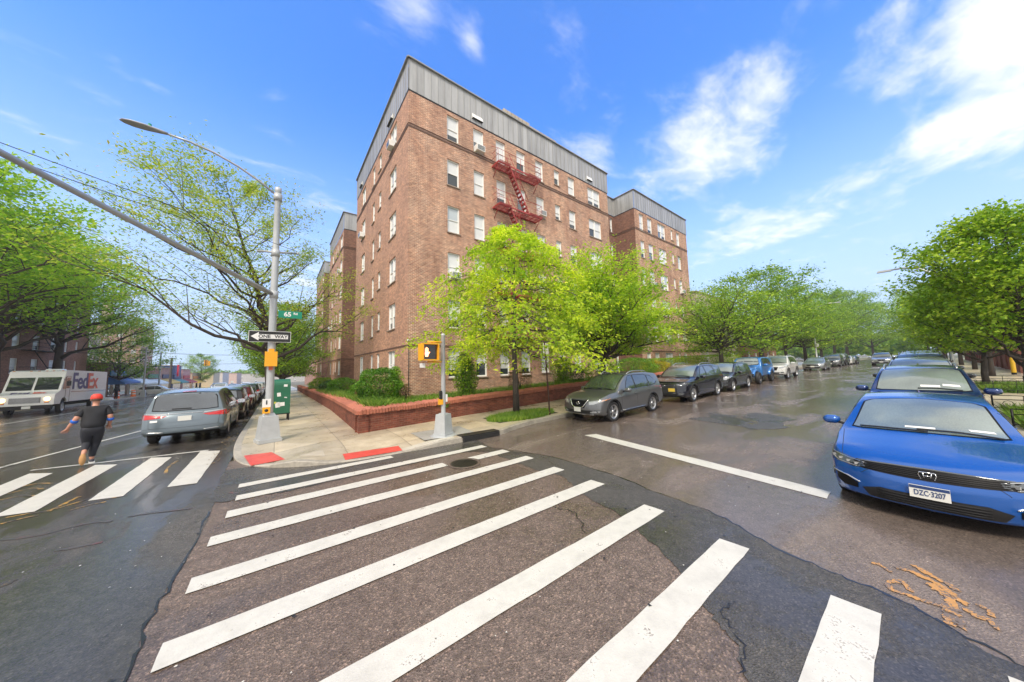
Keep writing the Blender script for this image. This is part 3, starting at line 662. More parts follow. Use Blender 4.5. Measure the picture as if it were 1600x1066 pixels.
# fire escape
M['red_iron'] = simple('red_iron', (.36, .045, .04), .5, var=.35, bscale=7)
fe = empty('fire_escape', (0, 0, 0)); fe.parent = main
M['red_iron'].name = 'red_iron'
bpy.data.objects.remove(fe)
FX0, FX1, FD = 5.75, 9.6, .78
feb = MB()
for k in range(1, 6):
    z = ZT[k]-2.17
    y = -.03
    # railings
    for zz in (z+.9, z+.48):
        feb.tube([(FX0, y, zz), (FX0, -FD, zz), (FX1, -FD, zz), (FX1, y, zz)], .015, 5)
    for i in range(11):
        x = FX0 + (FX1-FX0)*i/10
        feb.tube([(x, -FD, z), (x, -FD, z+.9)], .006 if i % 5 else .016, 4)
    for yy in (-.3, -.6):
        for x in (FX0, FX1): feb.tube([(x, yy, z), (x, yy, z+.9)], .009, 4)
    for x in (FX0+.1, (FX0+FX1)/2, FX1-.1): feb.tube([(x, -.01, z-.75), (x, -FD+.1, z-.06)], .025, 5)
    feb.tube([(FX0, -.01, z+1.5), (FX0, -FD, z+.9)], .015, 4); feb.tube([(FX1, -.01, z+1.5), (FX1, -FD, z+.9)], .015, 4)
fe = feb.build('fire_escape', M['red_iron'], main)
for k in range(1, 6):
    z = ZT[k]-2.17; pb = MB()
    for yy in (-.04, -FD): pb.box(((FX0+FX1)/2, yy, z-.04), (FX1-FX0, .04, .10))
    for x in (FX0, FX1): pb.box((x, -FD/2, z-.04), (.04, FD, .10))
    for i in range(11):
        yy = -.1 - i*.083
        if i > 4 and k > 1: segs = [(FX0, FX0+.95), (FX1-1.25, FX1)]
        else: segs = [(FX0, FX1)]
        for a, b_ in segs: pb.box(((a+b_)/2, yy, z), (b_-a, .035, .02))
    for i in range(9):
        x = FX0+(FX1-FX0)*(i+.5)/9
        if k > 1 and FX0+.95 < x < FX1-1.25: pb.box((x, -.28, z-.02), (.03, .45, .03))
        else: pb.box((x, -FD/2, z-.02), (.03, FD, .03))
    pb.build('platform', M['red_iron'], fe)
    if k > 1:
        sb = MB(); z1_ = ZT[k-1]-2.17; xa, xb = FX0+.95, FX1-1.25; ya, yb = -.36, -.74
        for yy in (ya, yb):
            sb.add([(xa, yy-.02, z-.05), (xa, yy+.02, z-.05), (xb, yy+.02, z1_-.02), (xb, yy-.02, z1_-.02), (xa, yy-.02, z+.13), (xa, yy+.02, z+.13), (xb, yy+.02, z1_+.16), (xb, yy-.02, z1_+.16)],
                   [(0, 1, 2, 3), (4, 5, 6, 7), (0, 1, 5, 4), (1, 2, 6, 5), (2, 3, 7, 6), (3, 0, 4, 7)])
            sb.tube([(xa, yy, z+.85), (xb, yy, z1_+.95)], .022, 5)
            for i in range(4): f = (i+.3)/4; sb.tube([(xa+(xb-xa)*f, yy, z+(z1_-z)*f), (xa+(xb-xa)*f, yy, z+(z1_-z)*f+.88)], .012, 4)
        n = 12
        for i in range(n):
            f = (i+.5)/n; sb.box((xa+(xb-xa)*f, (ya+yb)/2, z+(z1_-z)*f+.03), (.2, abs(yb-ya), .03))
        sb.build('stairs', M['red_iron'], fe)

W2 = [(.92, 1.72, 1.86, 'single'), (2.55, 3.50, 1.78, 'single', range(6), 0, (3,)), (4.75, 6.5, 1.78, 'double', range(6), 0, (1,)), (7.86, 8.36, 1.3, 'single'), (9.25, 10.05, 1.7, 'single', range(6), 0, (3, 1))]
block('apartment_building', (29.16, YC), [
    ((0, 0), EX, NY, 12.0, 0, W2), ((0, 0), EY, NX, 2.41, 2, []), ((-4.62, 2.41), EX, NY, 4.62, 2, [(3.8, 4.25, 1.6, 'single')]), ((12.0, 0), EY, EX, 12, 2, [])], None,
    'brown brick wing of the apartment building beyond the court, behind the second street tree')
lk_ = empty('link_building', (41.17, YC, 0), 0, 'low brick annexe at the far right end of the apartment wing', 'annexe')
V, F_, U_, MI = [], [], [], []
facade(V, F_, U_, MI, (0, .02, 0), EX, NY, 1.75, -2, 6.6, []); facade(V, F_, U_, MI, (1.75, .02, 0), EY, EX, 6, -2, 6.6, [])
V += [(0, .02, 6.6), (1.75, .02, 6.6), (1.75, 6, 6.6), (0, 6, 6.6)]; F_.append(tuple(range(len(V)-4, len(V)))); U_.append([(0, 0), (1, 0), (1, 1), (0, 1)]); MI.append(0)
wall_obj('wall', V, F_, U_, MI, [M['brick_main']], lk_)
N2 = [(.8, 2.45, 1.6, 'double', range(6), 0, (4,)), (4.0, 4.85, 1.3, 'single'), (5.6, 6.35, 1.6, 'single'), (8.0, 9.25, 1.6, 'double', range(6), 0, (2,))]
block('apartment_building', (XC, 38.73), [
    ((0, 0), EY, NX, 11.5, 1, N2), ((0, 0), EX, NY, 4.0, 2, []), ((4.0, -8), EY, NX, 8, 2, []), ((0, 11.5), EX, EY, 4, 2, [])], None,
    'second brown brick wing along the avenue pavement, left of the corner building')
block('apartment_building', (XC, 57.3), [
    ((0, 0), EY, NX, 12, 1, N2), ((0, 0), EX, NY, 4.0, 2, [])], None,
    'farthest brown brick wing along the avenue, its top just showing over the trees', z1=18.1, zr=20.0)

# ------------------------------------------------------------------ garden wall with its tilted brick cap
lawnz = lambda X, Y: gz(X, Y)+.60
def garden_wall(name, P, label, H=.60):
    root = empty(name, (*P[0], 0), 0, label, 'garden wall', 'low red brick garden walls')
    V, F_, U_, MI = [], [], [], []; cap = MB(); s = 0; rr = random.Random(5)
    th = .30
    for i in range(len(P)-1):
        a = Vector((*P[i], 0)); b = Vector((*P[i+1], 0)); d = (b-a); ln = d.length; d.normalize(); n = Vector((d.y, -d.x, 0))
        if n.dot(Vector((-1, -1, 0))) < 0: n = -n
        nseg = max(1, int(ln/1.5))
        for k in range(nseg):
            p = a+d*(ln*k/nseg); q = a+d*(ln*(k+1)/nseg)
            zp, zq = gz(p.x, p.y)+.15, gz(q.x, q.y)+.15; p_ = p-Vector((*P[0], 0)); q_ = q-Vector((*P[0], 0)); s0 = s+ln*k/nseg; s1 = s+ln*(k+1)/nseg
            for off, sg in ((Vector((0, 0, 0)), 1), (-n*th, -1)):
                o = len(V); V += [(p_.x+off.x, p_.y+off.y, zp-.3), (q_.x+off.x, q_.y+off.y, zq-.3), (q_.x+off.x, q_.y+off.y, zq+H), (p_.x+off.x, p_.y+off.y, zp+H)]
                F_.append((o, o+1, o+2, o+3)); U_.append([(s0, -.3), (s1, -.3), (s1, H), (s0, H)]); MI.append(0)
        m = int(ln/.105)
        for k in range(m):
            c = a+d*(ln*(k+.5)/m) - Vector((*P[0], 0)); cz = gz(*(a+d*(ln*(k+.5)/m)).xy)+.15+H
            t0 = rr.uniform(-.012, .012)
            w = ln/m*rr.uniform(.38, .44); o1 = n*.07; o2 = -n*(th+.06)
            zs_ = (cz-.01+t0, cz+.10+t0); e = d*w
            tl = .045+rr.uniform(-.012, .02)
            vs_ = []
            for zc in (0, 1):
                for oo, dz in ((o1, -.0), (o2, .055)):
                    for sg in (-1, 1):
                        v = c+oo+e*sg; vs_.append((v.x, v.y, zs_[zc]+dz+(tl if sg > 0 else 0)*zc))
            cap.add(vs_, [(0, 1, 3, 2), (4, 5, 7, 6), (0, 1, 5, 4), (2, 3, 7, 6), (0, 2, 6, 4), (1, 3, 7, 5)])
        s += ln
    wall_obj('wall_body', V, F_, U_, MI, [M['brick_garden']], root)
    cap.build('cap', M['cap'], root)
    return root
GR = [(2.13, 11.03), (6.5, 11.72), (12.7, 12.05), (24, 12.4), (43, 12.9)]
GL = [(2.13, 11.03), (2.42, 20), (2.5, 30), (2.55, 46), (2.7, 62)]
garden_wall('garden_wall', GR, 'low red brick garden wall with tilted brick cap running along the side street')
garden_wall('garden_wall', GL, 'low red brick garden wall with tilted brick cap running along the avenue pavement')
lawn_poly = [(x, y+.28) for x, y in GR] ; lawn_poly[0] = (2.42, 11.33)
structure('lawn', [lawn_poly + [(43, 19), (5, 19), (5, 62), (2.95, 62), (2.8, 46), (2.75, 30), (2.68, 20)]], 0, simple('lawn_soil', (.06, .085, .02), .9, var=.5, bscale=6), zf=lawnz)

def crack(pts, w=.012, seed=0):
    return strip(smoothpoly(pts, .025, 7, seed), w, .35, seed)
CR = [crack([(2.6, .9), (2.9, 1.0), (3.1, 1.2), (3.3, 1.15)], .01, 1), 
      crack([(3.2, 2.75), (3.5, 3.2), (3.4, 3.45)], .012, 9)]
structure('asphalt_crack', CR, .0145, simple('tar_seam', (.018, .017, .017), .35), step=.5)
TS = [crack([(4.63, 7.02), (5.13, 5.58), (5.22, 3.85), (5.05, 2.85), (4.94, 1.87), (4.62, 1.23), (4.49, .69), (4.44, .29), (4.26, -.02), (4.1, -.4)], .022, 11), crack([(-.78, 6.9), (-.77, 5.26), (-.83, 4.36), (-.79, 3.58), (-.95, 2.4), (-.8, 1.2)], .02, 12)]
structure('tar_seam', TS, .009, simple('tar_seam2', (.02, .02, .021), .22), step=.5)
def flecks(name, n, reg, size, mat, seed, zf, label=None):
    r = random.Random(seed); m = MB()
    for _ in range(n):
        x = r.uniform(reg[0], reg[1]); y = r.uniform(reg[2], reg[3])
        if reg[4](x, y):
            a = r.uniform(0, 6.28); q = size*r.uniform(.3, 1.2); z = zf(x, y)+.016; k = r.choice([3, 4, 5])
            m.add([(x+q*cos(a+2*pi*t/k)*r.uniform(.5, 1), y+q*sin(a+2*pi*t/k)*r.uniform(.5, 1), z+r.uniform(0, q*.25)) for t in range(k)], [tuple(range(k))])
    return tag(m.build(name, mat), kind='stuff')
litw = simple('litter_white', (.6, .58, .52), .6); litb = simple('litter_leaf', (.20, .13, .04), .6); litd = simple('grit', (.02, .02, .02), .5)
flecks('road_grit', 260, (-4, 9, .3, 8, lambda x, y: True), .012, litw, 1, gz)
flecks('road_grit', 220, (-4, 9, .3, 8, lambda x, y: True), .022, litd, 2, gz)
flecks('gutter_litter', 500, (5, 40, 8.25, 8.62, lambda x, y: True), .035, litb, 3, gz)
flecks('gutter_litter', 400, (-1.35, -1.05, 10.5, 40, lambda x, y: True), .035, litb, 4, gz)
flecks('pavement_litter', 300, (-.6, 12, 9.2, 12, lambda x, y: True), .022, litb, 5, swz)
flecks('gutter_litter', 300, (5, 40, -1.1, -.7, lambda x, y: True), .035, litb, 6, gz)
# ------------------------------------------------------------------ vehicles
from mathutils.bvhtree import BVHTree
def paintmat(name, c, metal=.35, rough=.28):
    m, t, b = newmat(name); lk = t.links
    b.inputs['Base Color'].default_value = (*c, 1); b.inputs['Metallic'].default_value = metal; b.inputs['Roughness'].default_value = rough
    b.inputs['Coat Weight'].default_value = 1; b.inputs['Coat Roughness'].default_value = .04
    tcn = nn(t, 'ShaderNodeTexCoord'); v = nn(t, 'ShaderNodeTexVoronoi', i_Scale=55.); lk.new(tcn.outputs['Object'], v.inputs['Vector'])
    dr = nn(t, 'ShaderNodeMapRange', interpolation_type='SMOOTHSTEP'); lk.new(v.outputs['Distance'], dr.inputs[0]); dr.inputs[1].default_value = .32; dr.inputs[2].default_value = .12
    bp = nn(t, 'ShaderNodeBump', i_Strength=.10, i_Distance=.004); lk.new(dr.outputs[0], bp.inputs['Height'])
    lk.new(bp.outputs[0], b.inputs['Coat Normal']); return m
M['tyre'] = simple('tyre_rubber', (.022, .022, .023), .6)
M['alloy'] = simple('alloy_rim', (.55, .56, .57), .28, .85)
M['alloy_dark'] = simple('alloy_dark', (.09, .09, .095), .35, .6)
M['plastic'] = simple('black_plastic', (.018, .018, .019), .55, spec=.3)
M['gloss_black'] = simple('gloss_black', (.006, .006, .007), .45, spec=.15)
M['chrome'] = simple('chrome', (.72, .73, .74), .14, 1.)
M['carglass'] = simple('car_side_glass', (.035, .045, .045), .05, spec=.9, coat=1)
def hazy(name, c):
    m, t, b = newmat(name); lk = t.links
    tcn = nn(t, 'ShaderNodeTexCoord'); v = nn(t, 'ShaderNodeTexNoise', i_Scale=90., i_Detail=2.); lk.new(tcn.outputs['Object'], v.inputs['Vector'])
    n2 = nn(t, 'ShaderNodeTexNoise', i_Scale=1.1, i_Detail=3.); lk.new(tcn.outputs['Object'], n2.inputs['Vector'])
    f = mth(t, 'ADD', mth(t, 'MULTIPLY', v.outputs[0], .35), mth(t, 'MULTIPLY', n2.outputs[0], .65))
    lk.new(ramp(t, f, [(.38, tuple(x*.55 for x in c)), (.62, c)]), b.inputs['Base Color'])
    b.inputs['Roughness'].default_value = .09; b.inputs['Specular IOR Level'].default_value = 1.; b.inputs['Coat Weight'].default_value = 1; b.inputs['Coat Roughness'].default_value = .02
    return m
M['windshield'] = hazy('wet_windshield_sky_reflection', (.21, .26, .24))  # pale base colour stands in for reflected cloudy sky, plus the droplet film
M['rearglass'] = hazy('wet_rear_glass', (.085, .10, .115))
M['lens'] = simple('headlight_lens', (.42, .44, .45), .08, .4, coat=1)
M['lens_dark'] = simple('headlight_dark', (.10, .11, .12), .1, .3, coat=1)
M['red_lens'] = simple('tail_light', (.50, .012, .015), .12, coat=1)
M['amber'] = simple('amber_lens', (.75, .25, .03), .15, coat=1)
M['plate'] = simple('plate_white', (.70, .70, .66), .4)
M['plate_yel'] = simple('plate_yellow', (.75, .55, .08), .4)
M['plate_blue'] = simple('plate_blue', (.02, .05, .16), .4)
M['cream'] = simple('paper_white', (.75, .75, .73), .5)
M['under'] = simple('underbody', (.012, .012, .013), .8)

def interp(P, x):
    """monotone-ish smooth interpolation through (x, v)"""
    if x <= P[0][0]: return P[0][1]
    if x >= P[-1][0]: return P[-1][1]
    for i in range(len(P)-1):
        if P[i][0] <= x <= P[i+1][0]:
            h = P[i+1][0]-P[i][0]
            if h < 1e-9: return P[i+1][1]
            d = (P[i+1][1]-P[i][1])/h
            def sl(j):
                if j <= 0: return (P[1][1]-P[0][1])/max(P[1][0]-P[0][0], 1e-6)
                if j >= len(P)-1: return (P[-1][1]-P[-2][1])/max(P[-1][0]-P[-2][0], 1e-6)
                a = (P[j][1]-P[j-1][1])/max(P[j][0]-P[j-1][0], 1e-6); b = (P[j+1][1]-P[j][1])/max(P[j+1][0]-P[j][0], 1e-6)
                if a*b <= 0: return 0
                return 2*a*b/(a+b)
            m0, m1 = sl(i), sl(i+1); t = (x-P[i][0])/h
            return (2*t**3-3*t*t+1)*P[i][1] + (t**3-2*t*t+t)*h*m0 + (-2*t**3+3*t*t)*P[i+1][1] + (t**3-t*t)*h*m1
SIDE = [(0, .925), (.07, .96), (.22, .985), (.5, 1.0), (.75, .995), (.92, .975), (1, .95)]
def car_shell(S):
    Ln, W2_ = S['L'], S['W']/2
    top, belt, wid = S['top'], S['belt'], S.get('wid', [(0, .93), (.5, .985), (1.2, 1), (S['L']-1.2, 1), (S['L']-.4, .98), (S['L'], .93)])
    bot = S['bot']; tum = S.get('tum', .42); R = S['arch']; wz = S['wr']
    bf, br_ = S.get('bow', (.30, .18)); lean = S.get('lean', [(0, 0), (2, 0)]); leanr = S.get('leanr', [(0, 0), (2, 0)])
    def zb(x):
        z = interp(bot, x)
        for xw in S['wx']:
            d = abs(x-xw)
            if d < R: z = max(z, wz + sqrt(max(R*R-d*d, 0))*S.get('archh', 1.))
        return z
    def ys(x, z):
        w = W2_*interp(wid, x); b = interp(belt, x); z0 = interp(bot, x)
        if z <= b:
            t = (z-z0)/(b-z0); f = interp(S.get('side', SIDE), t)
            y = w*f
            for (za, zc, amp, sg) in S.get('crease', []):
                zz = za+(zc-za)*x/Ln; y += amp*exp(-((z-zz)/sg)**2)
            return y
        h = z-b
        return w*.95 - tum*h - .10*h*h
    def ztop(x, y, ye):
        cr = interp(S['crown'], x); return interp(top, x) - cr*(abs(y)/max(ye, .01))**2.2
    xs = set(); x = 0
    while x < Ln: xs.add(round(x, 4)); x += .07
    xs |= {0, .015, .035, .1, Ln-.1, Ln-.035, Ln-.015, Ln}
    for q in top: xs.add(q[0])
    for xw in S['wx']:
        for k in range(17): xs.add(xw - R*cos(pi*k/16))
        xs |= {xw-R-.003, xw+R+.003}
    xs = sorted(q for q in xs if 0 <= q <= Ln)
    xs = [xs[0]] + [b for a, b in zip(xs, xs[1:]) if b-a > .0025]
    rings = []; nS, nC, nT = 16, 4, 7
    for x in xs:
        z0 = zb(x); b = interp(belt, x); zt = interp(top, x); dr = interp(S['drop'], x)
        ze = max(zt-interp(S['crown'], x)-dr, min(b, zt-.02)); ze = max(ze, z0+.04)
        ring = [(0, z0), (ys(x, z0)*.6, z0), (ys(x, z0)*.93, z0)]
        for i in range(nS):
            z = z0+.012+(ze-z0-.012)*i/(nS-1); ring.append((ys(x, z), z))
        ye = ring[-1][0]; yi = ye - max(.03, dr*1.1); zi = ztop(x, yi, ye)
        zi = max(zi, ze+.002)
        for i in range(1, nC+1):
            t = i/nC; c = (ye-.012, zi-.002)
            ring.append(((1-t)**2*ye+2*t*(1-t)*c[0]+t*t*yi, (1-t)**2*ze+2*t*(1-t)*c[1]+t*t*zi))
        for i in range(1, nT+1):
            y = yi*(1-i/nT); ring.append((y, max(ztop(x, y, ye), ze+.002)))
        rings.append(ring)
    n = len(rings[0]); full = []
    def bowf(x, y, z):
        w = W2_
        df = max(0, 1-x/.62)**1.6; db = max(0, 1-(Ln-x)/.5)**1.6
        return x + (bf*(min(1.1, abs(y)/w))**2.6 + interp(lean, z))*df - (br_*(min(1.1, abs(y)/w))**2.6 + interp(leanr, z))*db
    V = []; F_ = []; mi = []
    for x, r in zip(xs, rings):
        full = [(y, z) for y, z in r] + [(-y, z) for y, z in r[-2:0:-1]]
        V += [(bowf(x, y, z), y, z) for y, z in full]
    m = 2*n-2
    for i in range(len(xs)-1):
        for k in range(m):
            F_.append((i*m+k, i*m+(k+1) % m, (i+1)*m+(k+1) % m, (i+1)*m+k))
            kk = min(k, m-1-k); mi.append(1 if kk < 2 else 0)
    for end, x in ((0, xs[0]), (len(xs)-1, xs[-1])):
        r = rings[end]; full = [(y, z) for y, z in r] + [(-y, z) for y, z in r[-2:0:-1]]
        zc = (r[0][1]+r[-1][1])/2; prev = [end*m+k for k in range(m)]; K = 7
        for q in range(1, K):
            s = 1-q/K; o = len(V)
            V += [(bowf(x, y*s, zc+(z-zc)*s), y*s, zc+(z-zc)*s) for y, z in full]
            for k in range(m): F_.append((prev[k], prev[(k+1) % m], o+(k+1) % m, o+k) if end == 0 else (prev[k], o+k, o+(k+1) % m, prev[(k+1) % m])); mi.append(0)
            prev = [o+k for k in range(m)]
        V.append((bowf(x, 0, zc), 0, zc)); c = len(V)-1
        for k in range(m): F_.append((prev[k], prev[(k+1) % m], c)); mi.append(0)
    return V, F_, mi
def wheel_mesh(R, wd, spokes=5, dark=False, two=False):
    t = MB(); h = wd/2; ri = R*.68
    t.lathe([(ri, -h*.8), (R*.86, -h), (R*.96, -h*.86), (R, -h*.55), (R, h*.55), (R*.96, h*.86), (R*.86, h), (ri, h*.8), (ri, h*.3), (ri, -h*.3)], 36, axis='Y', closed=True)
    tm = t.build('tyre', M['tyre']).data
    r = MB(); r.lathe([(ri+.006, -h*.86), (ri-.02, -h*.82), (ri-.03, -h*.4), (ri-.03, h*.5), (ri+.006, h*.8)], 36, axis='Y')
    r.lathe([(0, -h*.1), (ri-.03, -h*.1)], 30, axis='Y', m=1)
    for k in range(spokes):
        a = 2*pi*k/spokes
        offs = (-.11, .11) if two else (0,)
        for of in offs:
            a1 = a+of; w1 = .022 if two else .038
            p = [(.045, -w1*1.3), (.045, w1*1.3), (ri-.02, w1*.8), (ri-.02, -w1*.8)]
            vs_ = []
            for yy, k2 in ((-h*.72, 1), (-h*.45, 1.15)):
                for rr_, ww in p: 
                    ww *= k2; yo = yy - (.0 if rr_ > .1 else -.02)
                    vs_.append((rr_*cos(a1 if rr_ > .1 else a)-ww*sin(a1), yo, rr_*sin(a1 if rr_ > .1 else a)+ww*cos(a1)))
            r.add(vs_, [(0, 1, 2, 3), (4, 5, 6, 7), (0, 1, 5, 4), (1, 2, 6, 5), (2, 3, 7, 6), (3, 0, 4, 7)])
    r.lathe([(0, -h*.78), (.05, -h*.76), (.06, -h*.55)], 16, axis='Y')
    rm = r.build('rim', [M['alloy_dark'] if dark else M['alloy'], M['under']]).data
    for nme, d in (('tyre', tm), ('rim', rm)):
        for q in [q for q in col.objects if q.data == d]: bpy.data.objects.remove(q)
    return tm, rm
PLN = {'front': (Vector((-3, 0, 0)), lambda u, v: Vector((-3, u, v)), Vector((1, 0, 0))), 'rear': (0, lambda u, v: Vector((9, u, v)), Vector((-1, 0, 0))),
       'left': (0, lambda u, v: Vector((u, 4, v)), Vector((0, -1, 0))), 'right': (0, lambda u, v: Vector((u, -4, v)), Vector((0, 1, 0))), 'top': (0, lambda u, v: Vector((u, v, 5)), Vector((0, 0, -1)))}
def patch(bvh, name, poly, plane, mat, parent, off=.005, step=.08, mirror=False, thick=0.):
    polys = [poly] + ([[(-u, v) for u, v in poly]] if mirror else [])
    out = []
    for pl in polys:
        bm = bmesh.new(); bm.faces.new([bm.verts.new((u, v, 0)) for u, v in pl])
        bmesh.ops.triangulate(bm, faces=bm.faces[:])
        us = [p[0] for p in pl]; vs_ = [p[1] for p in pl]
        for lo, hi, no in ((min(us), max(us), (1, 0, 0)), (min(vs_), max(vs_), (0, 1, 0))):
            k = 1
            while lo+k*step < hi-.003:
                bmesh.ops.bisect_plane(bm, geom=bm.verts[:]+bm.edges[:]+bm.faces[:], plane_co=(lo+k*step,)*2+(0,), plane_no=no); k += 1
        _, org, d = PLN[plane]; bad = False
        for v in bm.verts:
            h = bvh.ray_cast(org(v.co.x, v.co.y), d)
            if h[0] is None: v.co = Vector((-99, 0, 0)); bad = True
            else:
                nrm = h[1] if h[1].dot(d) < 0 else -h[1]; v.co = h[0]+nrm*off
        if bad: bmesh.ops.delete(bm, geom=[v for v in bm.verts if v.co.x < -50], context='VERTS')
        bmesh.ops.recalc_face_normals(bm, faces=bm.faces[:])
        for f in bm.faces: f.smooth = True
        out.append(bm_obj(bm, name, mat, parent))
    return out
def edge_line(bvh, name, pts, plane, r, mat, parent, mirror=False, n=8, off=.002, mb=None):
    """thin moulding lying on the body along a line of projected points"""
    own = mb is None; mb = mb or MB(); _, org, d = PLN[plane]
    for sg in ((1, -1) if mirror else (1,)):
        q = []
        for i in range(len(pts)-1):
            for k in range(n): t = k/n; q.append((pts[i][0]+(pts[i+1][0]-pts[i][0])*t, pts[i][1]+(pts[i+1][1]-pts[i][1])*t))
        q.append(pts[-1]); o = []
        for u, v in q:
            h = bvh.ray_cast(org(u*sg if plane in ('front', 'rear') else u, v if plane != 'top' else v*sg), d)
            if h[0] is not None:
                nrm = h[1] if h[1].dot(d) < 0 else -h[1]; o.append(h[0]+nrm*off)
        if len(o) > 1: mb.tube(o, r, 5)
    if own: return mb.build(name, mat, parent)
    return mb
def inset_poly(p, d):
    cx = sum(q[0] for q in p)/len(p); cy = sum(q[1] for q in p)/len(p)
    return [(x+(cx-x)*d, y+(cy-y)*d) for x, y in p]
WHC = {}
def make_car(S, name, loc, rz, label, cat, group=None, tilt=0.):
    root = empty(name, loc, rz, label, cat, group); root.rotation_euler = (0, tilt, rz)
    V, F_, mi = car_shell(S); pm = S['paint']
    me = bpy.data.meshes.new('body'); me.from_pydata(V, [], F_); me.materials.append(pm); me.materials.append(M['under'])
    me.polygons.foreach_set('material_index', mi); me.polygons.foreach_set('use_smooth', [True]*len(F_))
    bm = bmesh.new(); bm.from_mesh(me); bmesh.ops.recalc_face_normals(bm, faces=bm.faces); bm.to_mesh(me)
    bvh = BVHTree.FromBMesh(bm); bm.free()
    body = bpy.data.objects.new('body', me); col.objects.link(body); body.parent = root
    # wheels
    key = (S['wr'], S.get('spokes', 5), S.get('darkrim', False), S.get('two', False))
    if key not in WHC: WHC[key] = wheel_mesh(S['wr'], S.get('tw', .22), S.get('spokes', 5), S.get('darkrim', False), S.get('two', False))
    tm, rm = WHC[key]
    for xw in S['wx']:
        for sg in (-1, 1):
            wy = S['W']/2-S.get('tw', .22)/2-S.get('win', .025)
            w = empty('wheel', (xw, sg*wy, S['wr']-.005), 0); w.parent = root; w.rotation_euler = (0, random.uniform(0, 1), 0 if sg < 0 else pi)
            for n_, d in (('tyre', tm), ('rim', rm)):
                o = bpy.data.objects.new(n_, d); col.objects.link(o); o.parent = w
    # wheel-arch liners and trims
    if S.get('archtrim'):
        mb = MB()
        for xw in S['wx']:
            for sg in (-1, 1):
                pts = []
                for k in range(19):
                    a = pi*k/18; x = xw-(S['arch']+.012)*cos(a); z = S['wr']+(S['arch']+.012)*sin(a)*S.get('archh', 1.)
                    h = bvh.ray_cast(Vector((x, sg*4, z+.02)), Vector((0, -sg, 0)))
                    if h[0]: pts.append(h[0]+Vector((0, sg*.004, -.012)))
                if len(pts) > 3: mb.tube(pts, S['archtrim'], 6)
        mb.build('arch_trim', M['plastic'] if not S.get('flare') else S['flare'], body)
    P = lambda *a, **k: patch(bvh, *a, **k)
    # glass
    for nm, poly, plane, mat in S.get('glass', []):
        cx_ = sum(q[0] for q in poly)/len(poly); cy_ = sum(q[1] for q in poly)/len(poly)
        big = [(a+(.022 if a > cx_ else -.022), b_+(.022 if b_ > cy_ else -.022)) for a, b_ in poly]
        P('window_seal', big, plane, M['gloss_black'], body, off=.0035)
        if plane == 'left': P('window_seal', big, 'right', M['gloss_black'], body, off=.0035)
        P(nm, poly, plane, M[mat] if isinstance(mat, str) else mat, body, off=.006)
        if plane == 'left': P(nm, poly, 'right', M[mat], body, off=.006)
    for nm, poly, plane, mat, mir in S.get('patches', []):
        P(nm, poly, plane, M[mat] if isinstance(mat, str) else mat, body, off=S.get('poff', .008), mirror=mir, step=.05)
    sm_ = MB(); has = False
    for pts, plane, mir in S.get('seams', []):
        edge_line(bvh, 'seam', pts, plane, .0035, None, None, mirror=mir, off=.0, mb=sm_); has = True
        if plane == 'left': edge_line(bvh, 'seam', pts, 'right', .0035, None, None, off=.0, mb=sm_)
    if has: sm_.build('panel_seam', M['under'], body)
    for nm, pts, plane, r, mat, mir in S.get('trims', []):
        mbt = edge_line(bvh, nm, pts, plane, r, M[mat] if isinstance(mat, str) else mat, body, mirror=mir, off=.004, mb=MB())
        if plane == 'left': edge_line(bvh, nm, pts, 'right', r, None, None, off=.004, mb=mbt)
        mbt.build(nm, M[mat] if isinstance(mat, str) else mat, body)
    # mirrors
    mx, mz = S['mirror']
    for sg in (-1, 1):
        h = bvh.ray_cast(Vector((mx, sg*4, mz)), Vector((0, -sg, 0)))
        y = abs(h[0].y) if h[0] else S['W']/2*.9
        mm = MB(); k = S.get('mirk', 1.)
        mm.tube([(mx, sg*(y-.02), mz), (mx+.01, sg*(y+.07), mz+.02)], .022, 6, m=1)
        c = Vector((mx+.0, sg*(y+.16), mz+.055))
        vs_ = []; pr = [(-.07, .55), (-.045, .85), (0, 1), (.055, 1.0)]
        for dx, s_ in pr:
            for q in range(10):
                a = 2*pi*q/10; vs_.append((c.x+dx*k+.03, c.y+.115*s_*k*(abs(cos(a))**.7)*(1 if cos(a) > 0 else -1), c.z+.072*s_*k*(abs(sin(a))**.7)*(1 if sin(a) > 0 else -1)))
        n_ = 10; mm.add(vs_, [(i*n_+q, i*n_+(q+1) % n_, (i+1)*n_+(q+1) % n_, (i+1)*n_+q) for i in range(3) for q in range(n_)] + [tuple(range(n_))], 0, True)
        mm.add([tuple(v) for v in vs_[30:]], [tuple(range(10))], 2)
        mm.build('side_mirror', [S.get('mirmat', pm), M['plastic'], M['chrome']], body)
    # handles
    for hx, hz in S.get('handles', []):
        for sg in (-1, 1):
            h = bvh.ray_cast(Vector((hx, sg*4, hz)), Vector((0, -sg, 0)))
            if h[0]:
                hb = MB(); y = abs(h[0].y); hb.tube([(hx-.10, sg*(y+.0), hz), (hx-.07, sg*(y+.035), hz), (hx+.07, sg*(y+.035), hz+.004), (hx+.10, sg*y, hz+.004)], .013, 6)
                hb.build('door_handle', S.get('handlemat', pm), body)
    if S.get('rails'):
        x0, x1, yy, z_ = S['rails']
        for sg in (-1, 1):
            rb = MB(); pts = []
            for k in range(13):
                x = x0+(x1-x0)*k/12; h = bvh.ray_cast(Vector((x, sg*yy, 5)), Vector((0, 0, -1)))
                lift = .055*min(1, 6*min(k, 12-k)/12)+.004
                if h[0]: pts.append((x, sg*yy, h[0].z+lift))
            rb.tube(pts, [.012]+[.018]*(len(pts)-2)+[.012], 6)
            rb.build('roof_rail', M['alloy'] if not S.get('railmat') else M[S['railmat']], body)
